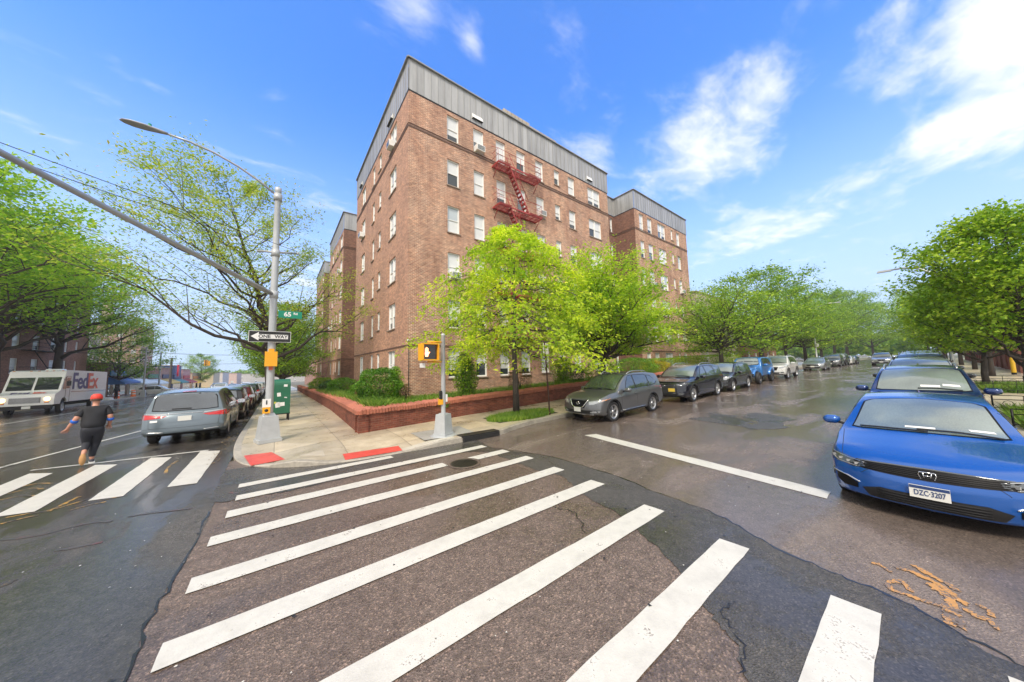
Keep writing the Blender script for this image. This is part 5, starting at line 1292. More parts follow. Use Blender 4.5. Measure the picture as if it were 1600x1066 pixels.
# ------------------------------------------------------------------ delivery truck
def truck():
    X0, Y0 = -14.6, 39.6
    root = empty('delivery_truck', (X0, Y0, gz(X0, Y0+4)+.075), pi/2, 'white parcel delivery step van with purple and orange lettering', 'delivery truck')
    root.rotation_euler = (0, .02, pi/2); root.scale = (.99, 1.1, 1.12)
    W2_, Lb = 1.15, 8.9
    wm = simple('truck_white', (.80, .80, .78), .35, coat=.5)
    b = MB()
    # side outline (x back, z) extruded in y: nose, windscreen, box
    out = [(0, .62), (0, 1.02), (.10, 1.32), (.55, 1.46), (.72, 1.52), (1.28, 2.62), (1.34, 2.86), (1.62, 2.95), (Lb, 2.95), (Lb, .72), (2.1, .72)]
    a_ = [(.72-.0, .72)]
    arch = [(1.35+.50*cos(t*pi/10), .55+.50*sin(t*pi/10)) for t in range(1, 10) if .55+.50*sin(t*pi/10) > .63]
    poly = out + arch + [(.82, .62)]
    n = len(poly)
    for sg in (-1, 1): b.add([(x, sg*W2_, z) for x, z in poly], [tuple(range(n))])
    b.add([(x, -W2_, z) for x, z in poly] + [(x, W2_, z) for x, z in poly], [(i, (i+1) % n, n+(i+1) % n, n+i) for i in range(n)])
    body = b.build('body', wm, root)
    bm = bmesh.new(); bm.from_mesh(body.data); bmesh.ops.triangulate(bm, faces=[f for f in bm.faces if len(f.verts) > 4]); bm.to_mesh(body.data); bm.free()
    g = MB()
    def wsp(t, y, o=.02): return (.74+(1.27-.74)*t-o*.9, y, 1.55+(2.60-1.55)*t+o*.45)
    for sg in (-1, 1): g.add([wsp(.04, sg*.05), wsp(.04, sg*1.04), wsp(.86, sg*1.04), wsp(.86, sg*.05)], [(0, 1, 2, 3)])
    g.build('windscreen', M['carglass'], body)
    g = MB(); g.box((.86, 0, 1.78), (.03, .05, .0)); 
    dk = MB()
    for sg in (-1, 1):
        dk.add([(1.02, sg*(W2_+.01), 1.62), (1.42, sg*(W2_+.01), 1.62), (1.42, sg*(W2_+.01), 2.45), (1.30, sg*(W2_+.01), 2.45)], [(0, 1, 2, 3)])
        dk.add([(1.52, sg*(W2_+.012), 1.66), (2.02, sg*(W2_+.012), 1.66), (2.02, sg*(W2_+.012), 2.42), (1.52, sg*(W2_+.012), 2.42)], [(0, 1, 2, 3)])
    dk.build('side_window', M['carglass'], body)
    dr = MB()
    for sg in (-1, 1):
        for x in (1.47, 2.10): dr.box((x, sg*(W2_+.006), 1.62), (.03, .014, 1.75))
        dr.box((1.78, sg*(W2_+.006), 2.5), (.64, .014, .03))
        dr.box((5.6, sg*(W2_+.01), 1.40), (6.6, .02, .04)); dr.box((Lb-.04, sg*(W2_+.006), 1.85), (.06, .016, 2.2))
    dr.build('body_seam', M['lens_dark'], body)
    gr = MB(); gr.box((-.012, 0, .95), (.03, 1.20, .36)); gl = MB()
    for k in range(6): gl.box((-.035, 0, .80+k*.06), (.02, 1.18, .022))
    gr.build('grille', M['plastic'], body); gl.build('grille_slats', M['alloy'], body)
    bp = MB(); bp.box((-.12, 0, .50), (.22, 2.25, .24)); bp.build('bumper', M['plastic'], body)
    pl = MB(); pl.box((-.245, -.15, .50), (.02, .34, .17)); pl.build('number_plate', M['plate'], body)
    for sg in (-1, 1):
        h = MB(); h.lathe([(0, -.06), (.10, -.05), (.13, 0), (.14, .02)], 16, (-.01, sg*.86, 1.0), axis='X'); h.build('headlight', M['lamp_on'], body)
        a = MB(); a.box((-.02, sg*.86, .80), (.03, .20, .08)); a.build('indicator', M['amber'], body)
        mm = MB(); mm.tube([(1.05, sg*1.15, 2.3), (.95, sg*1.42, 2.25), (.95, sg*1.42, 1.75), (1.1, sg*1.15, 1.7)], .014, 6); mm.box((.95, sg*1.43, 2.0), (.05, .18, .34)); mm.build('side_mirror', M['plastic'], body)
    rl = MB()
    for y in (-1.0, -.32, 0, .32, 1.0, -.6): rl.box((1.36, y, 2.90), (.05, .09, .04))
    rl.build('roof_marker', M['amber'], body)
    rh = MB(); rh.box((3.0, -.2, 3.0), (.9, .8, .14), taper=.8); rh.build('roof_hatch', wm, body)
    tm, rm = wheel_mesh(.40, .24, 5)
    for xw in (1.35, 6.4):
        for sg in (-1, 1):
            w = empty('wheel', (xw, sg*(W2_-.13), .40), 0); w.parent = root; w.rotation_euler = (0, .3, 0 if sg < 0 else pi)
            for n_, d in (('tyre', tm), ('rim', rm)): o = bpy.data.objects.new(n_, d); col.objects.link(o); o.parent = w
    ar = MB(); ar.box((1.35, 0, .80), (.98, 2.1, .5)); ar.box((5, 0, .58), (6.5, 1.6, .25)); ar.build('chassis', M['under'], root)
    fx = simple('lettering_purple', (.055, .03, .16), .4); ox = simple('lettering_orange', (.80, .09, .03), .4)
    for sg in (-1, 1):
        y = sg*(W2_+.014); xd = (1, 0, 0) if sg < 0 else (-1, 0, 0)
        base = 2.45 if sg < 0 else 8.6
        d_ = 1 if sg < 0 else -1
        hgt = 1.75; xs = base
        parts_ = [('Fed', fx, 2.55), ('Ex', ox, 1.95)]
        for body_t, mt, wdt in (parts_ if sg < 0 else parts_):
            t = text_mesh('lettering', body_t, hgt, mt, body, None, depth=.004, bold=.04, spacing=.95, align='LEFT')
            vx = [v.co.x for v in t.data.vertices]; vy = [v.co.y for v in t.data.vertices]; k = wdt/(max(vx)-min(vx)); ky = 1.22/(max(vy)-min(vy))
            t.data.transform(Matrix.Translation((-min(vx), -(min(vy)+max(vy))/2, 0))); t.data.transform(Matrix.Diagonal((k, ky, 1, 1)))
            t.data.transform(frame_mtx((xs, y, 2.18), xd, (0, sg, 0))); xs += d_*(wdt+.06)
    nf = frame_mtx((.33, .33, 1.43), (0, -1, 0), (-.3, 0, .95))
    text_mesh('lettering', 'Fed', .34, fx, body, nf, depth=.004, bold=.012, sx=1.5); text_mesh('lettering', 'Ex', .34, ox, body, frame_mtx((.33, -.42, 1.43), (0, -1, 0), (-.3, 0, .95)), depth=.004, bold=.012, sx=1.5)
M['lamp_on'] = simple('headlight_on', (.8, .6, .35), .3, emit=(1., .62, .25), es=3.)
truck()
# ------------------------------------------------------------------ trees
import numpy as np
def leafmat(name, ca, cb, cc=None, trans=.35, dead=None):
    m, t, b = newmat(name); lk = t.links
    g = nn(t, 'ShaderNodeNewGeometry')
    st = [(0, ca), (.55, cb), (1, cc or cb)]
    c = ramp(t, g.outputs['Random Per Island'], st)
    tcn = nn(t, 'ShaderNodeTexCoord'); no = nn(t, 'ShaderNodeTexNoise', i_Scale=.8, i_Detail=2.); lk.new(tcn.outputs['Object'], no.inputs['Vector'])
    c = mixc(t, 1., c, ramp(t, no.outputs[0], [(.32, (.58, .70, .72)), (.68, (1.25, 1.12, 1.))]), 'MULTIPLY')
    lk.new(c, b.inputs['Base Color']); b.inputs['Roughness'].default_value = .5; b.inputs['Specular IOR Level'].default_value = .3
    tr = nn(t, 'ShaderNodeBsdfTranslucent'); lk.new(mixc(t, 1., c, (1.15, 1.25, .6), 'MULTIPLY'), tr.inputs[0])
    mx = nn(t, 'ShaderNodeMixShader'); mx.inputs[0].default_value = trans; out = t.nodes['Material Output']
    lk.new(b.outputs[0], mx.inputs[1]); lk.new(tr.outputs[0], mx.inputs[2]); lk.new(mx.outputs[0], out.inputs[0])
    return m
M['leaf_lime'] = leafmat('leaf_lime', (.34, .52, .035), (.58, .74, .05), (.72, .78, .08), .5)
M['leaf_lime2'] = leafmat('leaf_lime_green', (.27, .46, .035), (.48, .66, .05), (.62, .72, .08), .48)
M['leaf_green'] = leafmat('leaf_green', (.12, .27, .02), (.26, .44, .03), (.40, .55, .05), .35)
M['leaf_mid'] = leafmat('leaf_mid_green', (.15, .31, .02), (.32, .50, .035), (.46, .60, .06), .38)
M['leaf_bright'] = leafmat('leaf_bright_green', (.18, .40, .03), (.36, .58, .05), (.52, .66, .08), .52)
M['leaf_olive'] = leafmat('leaf_young_olive', (.22, .36, .04), (.44, .57, .07), (.56, .54, .14), .48)
M['leaf_dark'] = leafmat('leaf_dark_green', (.02, .075, .012), (.05, .14, .02), (.10, .22, .03), .25)
M['leaf_bush'] = leafmat('leaf_bush', (.05, .16, .012), (.13, .30, .02), (.22, .42, .03), .3)
M['leaf_yellow'] = leafmat('leaf_yellow', (.45, .36, .03), (.62, .48, .03), (.35, .40, .04), .3)
M['leaf_brown'] = leafmat('leaf_brown', (.16, .09, .04), (.26, .15, .06), (.14, .18, .05), .15)
M['grass'] = leafmat('grass_blade', (.08, .19, .02), (.20, .36, .04), (.34, .42, .10), .3)
M['bark'] = simple('bark', (.055, .043, .035), .8, var=.45, bump=1., bscale=16)
M['bark_pale'] = simple('bark_pale', (.15, .13, .11), .8, var=.4, bump=.8, bscale=16)
def leaves_mesh(name, C_, size, flat, rng, mat, aspect=.55, droop=0., dirs=None):
    """C_: (n,3) centres. one pointed four-sided leaf (folded along its midrib) for each"""
    n = len(C_); C_ = np.asarray(C_)
    nrm = rng.normal(size=(n, 3)); nrm[:, 2] = np.abs(nrm[:, 2])+flat; nrm /= np.linalg.norm(nrm, axis=1)[:, None]
    a = rng.normal(size=(n, 3)) if dirs is None else dirs + rng.normal(size=(n, 3))*.6
    a[:, 2] -= droop
    a -= (a*nrm).sum(1)[:, None]*nrm; a /= np.linalg.norm(a, axis=1)[:, None]+1e-9
    b = np.cross(nrm, a); s = (size*rng.uniform(.6, 1.35, n))[:, None]
    p = np.stack([C_-a*s*.5, C_+b*s*aspect*.5+nrm*s*.08, C_+a*s*.5-nrm*s*.05, C_-b*s*aspect*.5+nrm*s*.08], 1).reshape(-1, 3)
    me = bpy.data.meshes.new(name); me.vertices.add(4*n); me.vertices.foreach_set('co', p.ravel())
    me.loops.add(4*n); me.loops.foreach_set('vertex_index', np.arange(4*n, dtype=np.int32))
    me.polygons.add(n); me.polygons.foreach_set('loop_start', np.arange(0, 4*n, 4, dtype=np.int32)); me.polygons.foreach_set('loop_total', np.full(n, 4, dtype=np.int32))
    me.materials.append(mat); me.update(calc_edges=True); me.validate()
    return me
def bez(a, b, c, n): return [a*(1-t)**2+b*2*t*(1-t)+c*t*t for t in [k/n for k in range(n+1)]]
def tree_meshes(seed, H, R, r0, env, n1=14, n2=7, n3=5, leaves=10, lsize=.12, lmat='leaf_green', bark='bark', t0=.28, style='round', lean=(0, 0), cz=.6, flat=.6, droop=0., spread=.22, minz=1.8, aspect=.55, cx=(0, 0), rise=.42):
    """env(u, az) gives the crown's radius share at height share u. Returns (wood mesh, leaf mesh)."""
    rng = np.random.default_rng(seed); rnd = random.Random(seed)
    w = MB(); C_ = []; Dd = []
    top = Vector((lean[0], lean[1], H*.93))
    tp = [Vector((0, 0, -.1)), Vector((lean[0]*.1+rnd.uniform(-.05, .05), lean[1]*.1, H*.15))]
    for k in range(2, 8):
        f = k/7; tp.append(Vector((lean[0]*f**1.4+rnd.uniform(-1, 1)*.012*H, lean[1]*f**1.4+rnd.uniform(-1, 1)*.012*H, H*(.13+.80*f))))
    multi = style == 'vase'
    if multi: tp = tp[:3]
    tr = [r0*1.25, r0] + [r0*(1-k/7)**.9*.85+.015 for k in range(2, 8)]
    w.tube(tp, tr[:len(tp)], 8)
    def trunk_at(z):
        for i in range(len(tp)-1):
            if tp[i].z <= z <= tp[i+1].z:
                f = (z-tp[i].z)/(tp[i+1].z-tp[i].z); return tp[i].lerp(tp[i+1], f), tr[i]*(1-f)+tr[i+1]*f
        return tp[-1].copy(), tr[len(tp)-1]
    for i in range(n1):
        u = (i+.5)/n1; az = i*2.39996+rnd.uniform(-.35, .35)
        hz = t0+(1-t0)*u**.85
        rad = R*env(hz, az)*rnd.uniform(.75, 1.08)
        zt = H*hz
        if style == 'vase':
            s = tp[-1]*1. - Vector((0, 0, rnd.uniform(0, .5))); rr = r0*.62
            e = Vector((cx[0]+cos(az)*rad, cx[1]+sin(az)*rad, zt)); m = s.lerp(e, .35)+Vector((0, 0, (zt-s.z)*.22))
        elif style == 'tier':
            s, rr = trunk_at(max(H*.16, zt-H*.03)); rr *= .55
            e = Vector((s.x+cos(az)*rad, s.y+sin(az)*rad, zt-droop*rad)); m = s.lerp(e, .45)+Vector((0, 0, H*.04))
        else:
            s, rr = trunk_at(max(H*.22, zt-rad*rise-H*.04)); rr *= .58
            e = Vector((cx[0]*hz+cos(az)*rad, cx[1]*hz+sin(az)*rad, zt+H*.02)); m = s.lerp(e, .5)+Vector((0, 0, -rad*.02+rnd.uniform(-.2, .4)))
        L1 = (e-s).length; P1 = bez(s, m, e, 7)
        for k in range(1, 7): P1[k] += Vector((rnd.uniform(-1, 1), rnd.uniform(-1, 1), rnd.uniform(-.8, .8)))*L1*.04
        w.tube(P1, [max(rr*(1-k/8), .012) for k in range(8)], 6 if L1 > 2 else 5)
        for j in range(n2):
            f = .22+.78*(j+rnd.uniform(.2, .8))/n2; ip = min(int(f*7), 6); q = P1[ip].lerp(P1[ip+1], f*7-ip)
            d0 = (P1[ip+1]-P1[ip]).normalized(); sg = 1 if j % 2 else -1
            ang = rnd.uniform(.45, 1.05)*sg
            d = Matrix.Rotation(ang, 3, 'Z') @ d0; d = (d+Vector((0, 0, rnd.uniform(-.25, .45) if style != 'tier' else rnd.uniform(-.18, .22)))).normalized()
            L2 = L1*rnd.uniform(.28, .5)*(1.1-.5*f)+.25
            e2 = q+d*L2; m2 = q.lerp(e2, .5)+Vector((0, 0, L2*.10)); e2.z -= droop*L2*.5
            P2 = bez(q, m2, e2, 4); r2 = max(rr*.35*(1-f*.6), .009)
            w.tube(P2, [r2, r2*.85, r2*.65, r2*.45, .005], 4, cap=False)
            for k in range(n3):
                f2 = .2+.8*(k+rnd.random())/n3; ip = min(int(f2*4), 3); q2 = P2[ip].lerp(P2[ip+1], f2*4-ip)
                d2 = Matrix.Rotation(rnd.uniform(.3, 1.2)*(1 if k % 2 else -1), 3, 'Z') @ (P2[ip+1]-P2[ip]).normalized()
                d2 = (d2+Vector((0, 0, rnd.uniform(-.4, .4)))).normalized(); L3 = L2*rnd.uniform(.25, .5)+.08
                e3 = q2+d2*L3; e3.z -= droop*L3*.7
                if leaves:
                    w.add([q2, e3, q2+Vector((.006, .006, .006))], [(0, 1, 2)])
                    tt = rng.uniform(.1, 1.1, leaves); base = np.array(q2)[None]*(1-tt[:, None])+np.array(e3)[None]*tt[:, None]
                    base += rng.normal(size=(leaves, 3))*np.array([1, 1, .55])*spread*(.5+L3)
                    C_.append(base); Dd.append(np.repeat(np.array(d2)[None], leaves, 0))
    C_ = np.concatenate(C_); Dd = np.concatenate(Dd); k = C_[:, 2] > minz; C_ = C_[k]; Dd = Dd[k]
    o = w.build('trunk', M[bark], recalc=False); wm_ = o.data; bpy.data.objects.remove(o)
    return wm_, leaves_mesh('crown', C_, lsize, flat, rng, M[lmat], aspect, droop*.8, Dd)
def put_tree(meshes, X, Y, label, group, name='street_tree', rz=0., s=1., zoff=.15, sz=None):
    root = empty(name, (X, Y, gz(X, Y)+zoff), rz, label, 'tree', group); root.scale = (s, s, sz or s)
    for n_, d in (('trunk', meshes[0]), ('crown', meshes[1])):
        o = bpy.data.objects.new(n_, d); col.objects.link(o); o.parent = root
    return root
def env_round(u, az): t = (u-.25)/.75; return max(.12, sqrt(max(0, 1-(2*t-.9)**2/1.25)))
def env_flat(u, az): t = (u-.25)/.75; return max(.2, (1-abs(t-.45)*1.1)*1.08)
def env_cone(u, az):
    P = [(.2, .70), (.32, .98), (.5, 1.06), (.68, 1.0), (.82, .88), (.9, .72), (.96, .36), (1., .12)]
    return interp(P, u)*(1+.12*sin(3*az+1))
def env_vase(u, az): return interp([(.2, .45), (.35, .85), (.55, 1.05), (.75, .98), (.9, .72), (1, .45)], u)*(1+.1*sin(2*az))
G1 = 'street trees along the left pavement of the side street'; G2 = 'street trees along the right pavement of the side street'; G3 = 'trees along the avenue pavement beside the apartment wings'; G4 = 'trees across the avenue'
tA = tree_meshes(11, 7.9, 3.35, .12, env_cone, n1=36, n2=9, n3=5, leaves=16, lsize=.15, lmat='leaf_lime', t0=.36, style='tier', droop=.30, flat=.5, spread=.13, minz=1.7, aspect=.42)
put_tree(tA, 7.95, 10.25, 'bright lime green drooping tree in a grass pit beside the pedestrian signal', G1)
tB = tree_meshes(12, 7.6, 3.7, .17, env_vase, n1=34, n2=11, n3=6, leaves=19, lsize=.165, lmat='leaf_lime2', t0=.36, style='vase', flat=.9, spread=.2, minz=2.6, aspect=.5)
put_tree(tB, 13.9, 10.25, 'lime green vase shaped tree with many rising stems behind the graphite crossover', G1, s=.92, sz=.88)
tC = tree_meshes(13, 8.3, 4.5, .2, env_vase, n1=30, n2=9, n3=5, leaves=13, lsize=.19, lmat='leaf_mid', t0=.26, style='vase', flat=.8, spread=.26, minz=2.0)
tD = tree_meshes(14, 13, 5.6, .24, env_round, n1=30, n2=9, n3=5, leaves=13, lsize=.24, lmat='leaf_green', t0=.3, flat=.4, spread=.35, minz=3)
put_tree(tC, 31.5, 10.6, 'wide mid green tree above the bright blue off roader', G1, sz=.90)
put_tree(tD, 45, 11.0, 'tall rounded tree rising behind the wide mid green one', G1, sz=.86)
for i, (X, s, m, l) in enumerate([(56, .82, tD, 'dark green tree over the silver sedan, left pavement'), (68, 1.15, tC, 'mid green tree behind the grey parked SUVs'), (82, .85, tD, 'leafy tree far up the left pavement'), (98, 1.15, tD, 'farther leafy tree closing the left side of the street'), (118, 1.3, tD, 'farthest leafy tree on the left pavement')]):
    put_tree(m, X, 11.0, l, G1, rz=1.3*i+.5, s=s)
tE = tree_meshes(15, 6.5, 2.8, .13, env_round, n1=36, n2=10, n3=5, leaves=19, lsize=.13, lmat='leaf_mid', t0=.42, flat=.9, spread=.20, minz=2.2, aspect=.7)
put_tree(tE, 15.9, -1.75, 'nearest tree on the right, dark trunk in a railed pit beside the blue wagon', G2, s=.66, rz=.4, sz=.82)
put_tree(tE, 25.0, -1.75, 'second tree on the right pavement in a low black railed pit', G2, rz=2.2, s=.72)
tF = tree_meshes(16, 8.6, 3.9, .17, env_round, n1=28, n2=8, n3=5, leaves=12, lsize=.17, lmat='leaf_mid', t0=.3, flat=.7, spread=.26, minz=2.4)
for i, (X, s, m, l) in enumerate([(34, .62, tF, 'third tree on the right pavement before the lamp post'), (43, .66, tF, 'fourth tree on the right pavement beside the lamp post'), (55, .8, tF, 'olive green spreading tree past the lamp post'), (68, .66, tD, 'large tree on the right beyond the spreading one'), (84, .9, tD, 'dark tree far up the right pavement'), (104, 1.1, tD, 'farthest tree on the right pavement')]):
    put_tree(m, X, -2.6, l, G2, rz=1.7*i, s=s)
for i, (X, Y, s_, l) in enumerate([(142, 8, 1.2, 'hazy tree at the bend where the side street ends, left'), (150, -2, 1.1, 'hazy tree at the bend where the side street ends, middle'), (138, -12, 1.15, 'hazy tree at the bend where the side street ends, right')]):
    put_tree(tD, X, Y, l, 'trees closing the end of the side street', rz=i*2., s=s_)
# tall spreading honey locust arching over the avenue, thinly leaved
tH = tree_meshes(17, 15.5, 7.4, .27, lambda u, az: interp([(.25, .6), (.4, 1.0), (.6, 1.0), (.8, .8), (.95, .5), (1, .3)], u), n1=30, n2=9, n3=6, leaves=17, lsize=.20, lmat='leaf_olive', t0=.38, flat=1.4, spread=.28, minz=2.6, lean=(-3.2, .4), cx=(-4.4, .5), aspect=.4, style='round')
put_tree(tH, -.15, 24.5, 'tall open crowned tree with thin young leaves, arching over the avenue behind the signal pole', G3, s=.80, sz=.90)
tI = tree_meshes(18, 10, 4.2, .2, env_round, n1=28, n2=8, n3=5, leaves=14, lsize=.2, lmat='leaf_green', t0=.22, flat=.6, spread=.32, minz=1.8)
for i, (Y, s, l) in enumerate([(37, .88, 'dense green tree on the avenue pavement in front of the second brick wing'), (47, .95, 'second dense green tree along the brick wings'), (58, 1.0, 'third dense tree along the brick wings'), (72, 1.0, 'farthest dense tree on the avenue pavement')]):
    put_tree(tI, .5, Y, l, G3, rz=i*1.9, s=s)
tJ = tree_meshes(19, 17, 8.6, .42, env_round, n1=36, n2=9, n3=5, leaves=15, lsize=.29, lmat='leaf_bright', t0=.5, flat=1.0, spread=.42, minz=6.8)
put_tree(tJ, -19.0, 37, 'huge bright green tree at the left edge across the avenue', G4)
put_tree(tJ, -20.2, 50, 'huge green tree over the front of the delivery truck', G4, rz=2.4, s=.98)
tK = tree_meshes(20, 19, 7.6, .42, env_round, n1=32, n2=9, n3=5, leaves=13, lsize=.28, lmat='leaf_olive', t0=.46, flat=1.0, spread=.4, minz=8.0)
put_tree(tK, -20.6, 61, 'tall forked tree with yellow green leaves behind the delivery truck', G4)
put_tree(tI, -20.6, 79, 'light green tree before the shops across the avenue', G4, rz=.8, s=1.25)
put_tree(tI, -21, 150, 'distant tree beyond the shops', G4, rz=2.8, s=1.1)

# ------------------------------------------------------------------ bushes, hedge, grass
def bush(name, X, Y, r, h, mat, label, seed, n=2600, size=.05, shape='ball', z=None, group='bushes in the garden bed', cat='bush', dense=True):
    rng = np.random.default_rng(seed); root = empty(name, (X, Y, (lawnz(X, Y) if z is None else z)), 0, label, cat, group)
    v = rng.normal(size=(n, 3)); v /= np.linalg.norm(v, axis=1)[:, None]
    rr = rng.uniform(.55, 1.0, n)**.4 if dense else rng.uniform(.1, 1, n)**.6
    lump = 1+.10*np.sin(5*v[:, 0]+seed)*np.cos(4*v[:, 1]+1.3*seed)+.07*np.sin(9*v[:, 2]+seed)
    if shape == 'ball': p = v*rr[:, None]*lump[:, None]*np.array([r, r, h/2]); p[:, 2] += h*.48
    elif shape == 'block':
        p = rng.uniform(-1, 1, size=(n, 3)); k = rng.integers(0, 3, n); p[np.arange(n), k] = np.sign(p[np.arange(n), k])*rng.uniform(.85, 1, n); p = p*np.array([r, r*.6, h/2]); p[:, 2] += h*.5
    else:
        t = rng.uniform(0, 1, n); a = rng.uniform(0, 2*pi, n); q = r*np.sin(t*2.6+.25)*rng.uniform(.2, 1, n); p = np.stack([q*np.cos(a), q*np.sin(a), t*h], 1)
    p = p[p[:, 2] > .02]
    me = leaves_mesh('foliage', p, size, .2, rng, M[mat], .6)
    o = bpy.data.objects.new('foliage', me); col.objects.link(o); o.parent = root
    w = MB(); rd = random.Random(seed)
    for k in range(9):
        a = rd.uniform(0, 2*pi); q = rd.uniform(.2, .75); w.tube([(0, 0, -.1), (cos(a)*r*q*.4, sin(a)*r*q*.4, h*.35), (cos(a)*r*q, sin(a)*r*q, h*rd.uniform(.6, .9))], [.018, .012, .005], 4)
    w.build('stems', M['bark'], root, recalc=False)
    return root
bush('round_bush', 3.75, 15.0, 1.02, 1.75, 'leaf_bush', 'big round clipped green bush nearest the building corner', 1, 16000, .06)
bush('round_bush', 3.7, 18.6, .62, 1.0, 'leaf_bush', 'small round bush left of the big clipped one', 2, 5000, .05)
bush('twiggy_bush', 3.6, 17.5, .40, .85, 'leaf_brown', 'low brownish dead bush between the two round ones', 3, 2500, .05, 'block')
bush('round_bush', 3.7, 24.5, 1.05, 1.35, 'leaf_bush', 'round green bush in front of the second brick wing', 4, 7000, .07)
bush('round_bush', 3.6, 29.5, .9, 1.15, 'leaf_dark', 'dark bush farther along the avenue wall', 5, 4000, .08)
bush('round_bush', 3.6, 36, 1.2, 1.4, 'leaf_green', 'green bush far along the avenue wall', 6, 4000, .1)
bush('sapling', 4.55, 15.3, .48, 1.75, 'leaf_mid', 'thin leafy sapling against the brick corner', 7, 2200, .075, 'tall', dense=False)
bush('sapling', 4.9, 14.9, .3, .9, 'leaf_brown', 'short reddish sapling at the foot of the brick corner', 8, 500, .07, 'tall', dense=False)
bush('shrub', 7.55, 13.7, .62, 2.0, 'leaf_dark', 'dark upright shrub under the lime tree branches', 9, 5000, .065, 'tall')
bush('shrub', 7.35, 13.5, .70, 2.3, 'leaf_mid', 'lighter leafy shrub in front of the dark upright one', 29, 4500, .075, 'tall')
bush('clipped_bush', 11.5, 14.4, .62, 1.15, 'leaf_brown', 'square brown and green clipped bush against the brick wall', 10, 4000, .055, 'block')
bush('shrub', 14.6, 13.9, .8, 1.9, 'leaf_green', 'leafy green shrub left of the vase shaped tree', 11, 4500, .075, 'tall')
bush('shrub', 16.2, 14.6, .9, 1.5, 'leaf_dark', 'dark shrub behind the vase shaped tree', 12, 3500, .08)
bush('round_bush', 18.5, 13.9, 1.2, 1.6, 'leaf_mid', 'green shrub by the wall behind the graphite crossover', 13, 5000, .08)
bush('round_bush', 23.0, 13.9, 1.7, 1.7, 'leaf_bush', 'smooth domed bush beside the yellow flowering shrub', 14, 9000, .07)
bush('flowering_shrub', 26.2, 13.9, 1.3, 1.35, 'leaf_yellow', 'bright yellow shrub before the far brick wing', 15, 4500, .08)
bush('hedge', 30.0, 14.6, 3.4, 1.4, 'leaf_mid', 'green hedge along the foot of the far brick wing', 16, 9000, .10, 'block', cat='hedge')
bush('hedge', 38.5, 14.2, 3.6, 1.5, 'leaf_green', 'darker hedge at the end of the far brick wing', 17, 8000, .11, 'block', cat='hedge')
def grass(name, pts_fn, n, h, seed, zf):
    rng = np.random.default_rng(seed); P_ = np.array(pts_fn(rng, n)); n = len(P_)
    z = np.array([zf(x, y) for x, y in P_]); a = rng.uniform(0, 2*pi, n); hh = h*rng.uniform(.35, 1.2, n); w = .008+.006*rng.random(n)
    lx = rng.normal(size=n)*.35*hh; ly = rng.normal(size=n)*.35*hh; c, s = np.cos(a)*w, np.sin(a)*w
    b = np.stack([P_[:, 0], P_[:, 1], z], 1)
    v = np.stack([b+np.stack([c, s, 0*c], 1), b-np.stack([c, s, 0*c], 1), b+np.stack([lx*.5-c*.7, ly*.5-s*.7, hh*.6], 1), b+np.stack([lx, ly, hh], 1)], 1).reshape(-1, 3)
    me = bpy.data.meshes.new(name); me.vertices.add(4*n); me.vertices.foreach_set('co', v.ravel()); me.loops.add(4*n); me.loops.foreach_set('vertex_index', np.arange(4*n, dtype=np.int32))
    me.polygons.add(n); me.polygons.foreach_set('loop_start', np.arange(0, 4*n, 4, dtype=np.int32)); me.polygons.foreach_set('loop_total', np.full(n, 4, dtype=np.int32))
    me.materials.append(M['grass']); me.update(calc_edges=True)
    o = bpy.data.objects.new(name, me); col.objects.link(o); return tag(o, kind='stuff')
def lawn_pts(rng, n):
    o = []
    x = 2.6+rng.random(n)**1.6*38; y = rng.uniform(11.4, 16.6, n)
    wy = np.interp(x, [2.1, 6.5, 12.7, 24, 43], [11.4, 12.05, 12.4, 12.75, 13.2]); k = y > wy; o.append(np.stack([x[k], y[k]], 1))
    m = n//2; x = rng.uniform(2.75, 5.5, m); y = 11.5+rng.random(m)**1.4*28; o.append(np.stack([x, y], 1))
    return np.concatenate(o)
grass('grass', lawn_pts, 60000, .26, 3, lawnz)
def edge_pts(rng, n):
    k = n//2; x = 2.6+rng.random(k)**1.4*30; y = np.interp(x, [2.1, 6.5, 12.7, 24, 43], [11.4, 12.05, 12.4, 12.75, 13.2])+rng.random(k)**2*1.2; k2 = np.sin(x*2.3)+np.sin(x*5.1+1) > -.3
    y2 = 11.5+rng.random(k)**1.3*18; x2 = 2.75+rng.random(k)**2*.9; return np.concatenate([np.stack([x, y], 1)[k2], np.stack([x2, y2], 1)])
grass('tall_weeds', edge_pts, 16000, .48, 13, lawnz)
def pit_pts(rng, n):
    a = rng.uniform(0, 2*pi, n); r = np.sqrt(rng.random(n)); return np.stack([7.75+1.55*r*np.cos(a), 9.65+.80*r*np.sin(a)], 1)
grass('grass', pit_pts, 9000, .16, 4, lambda x, y: gz(x, y)+.15)
structure('tree_pit_soil', [[(6.3, 9.1), (9.2, 9.05), (9.25, 10.4), (6.45, 10.5)]], .158, simple('pit_soil', (.05, .06, .025), .9, var=.4, bscale=8), step=.5)
def pit2(cx, cy, a, b):
    def f(rng, n): return np.stack([rng.uniform(cx-a, cx+a, n), rng.uniform(cy-b, cy+b, n)], 1)
    return f
grass('pit_plants', pit2(15.3, -2.0, 1.5, .62), 5000, .32, 5, lambda x, y: gz(x, y)+.15)
grass('pit_plants', pit2(24.6, -2.1, 1.5, .55), 3000, .30, 6, lambda x, y: gz(x, y)+.15)
grass('pit_plants', pit2(31, 10.4, 1.6, .7), 2000, .30, 7, lambda x, y: gz(x, y)+.15)
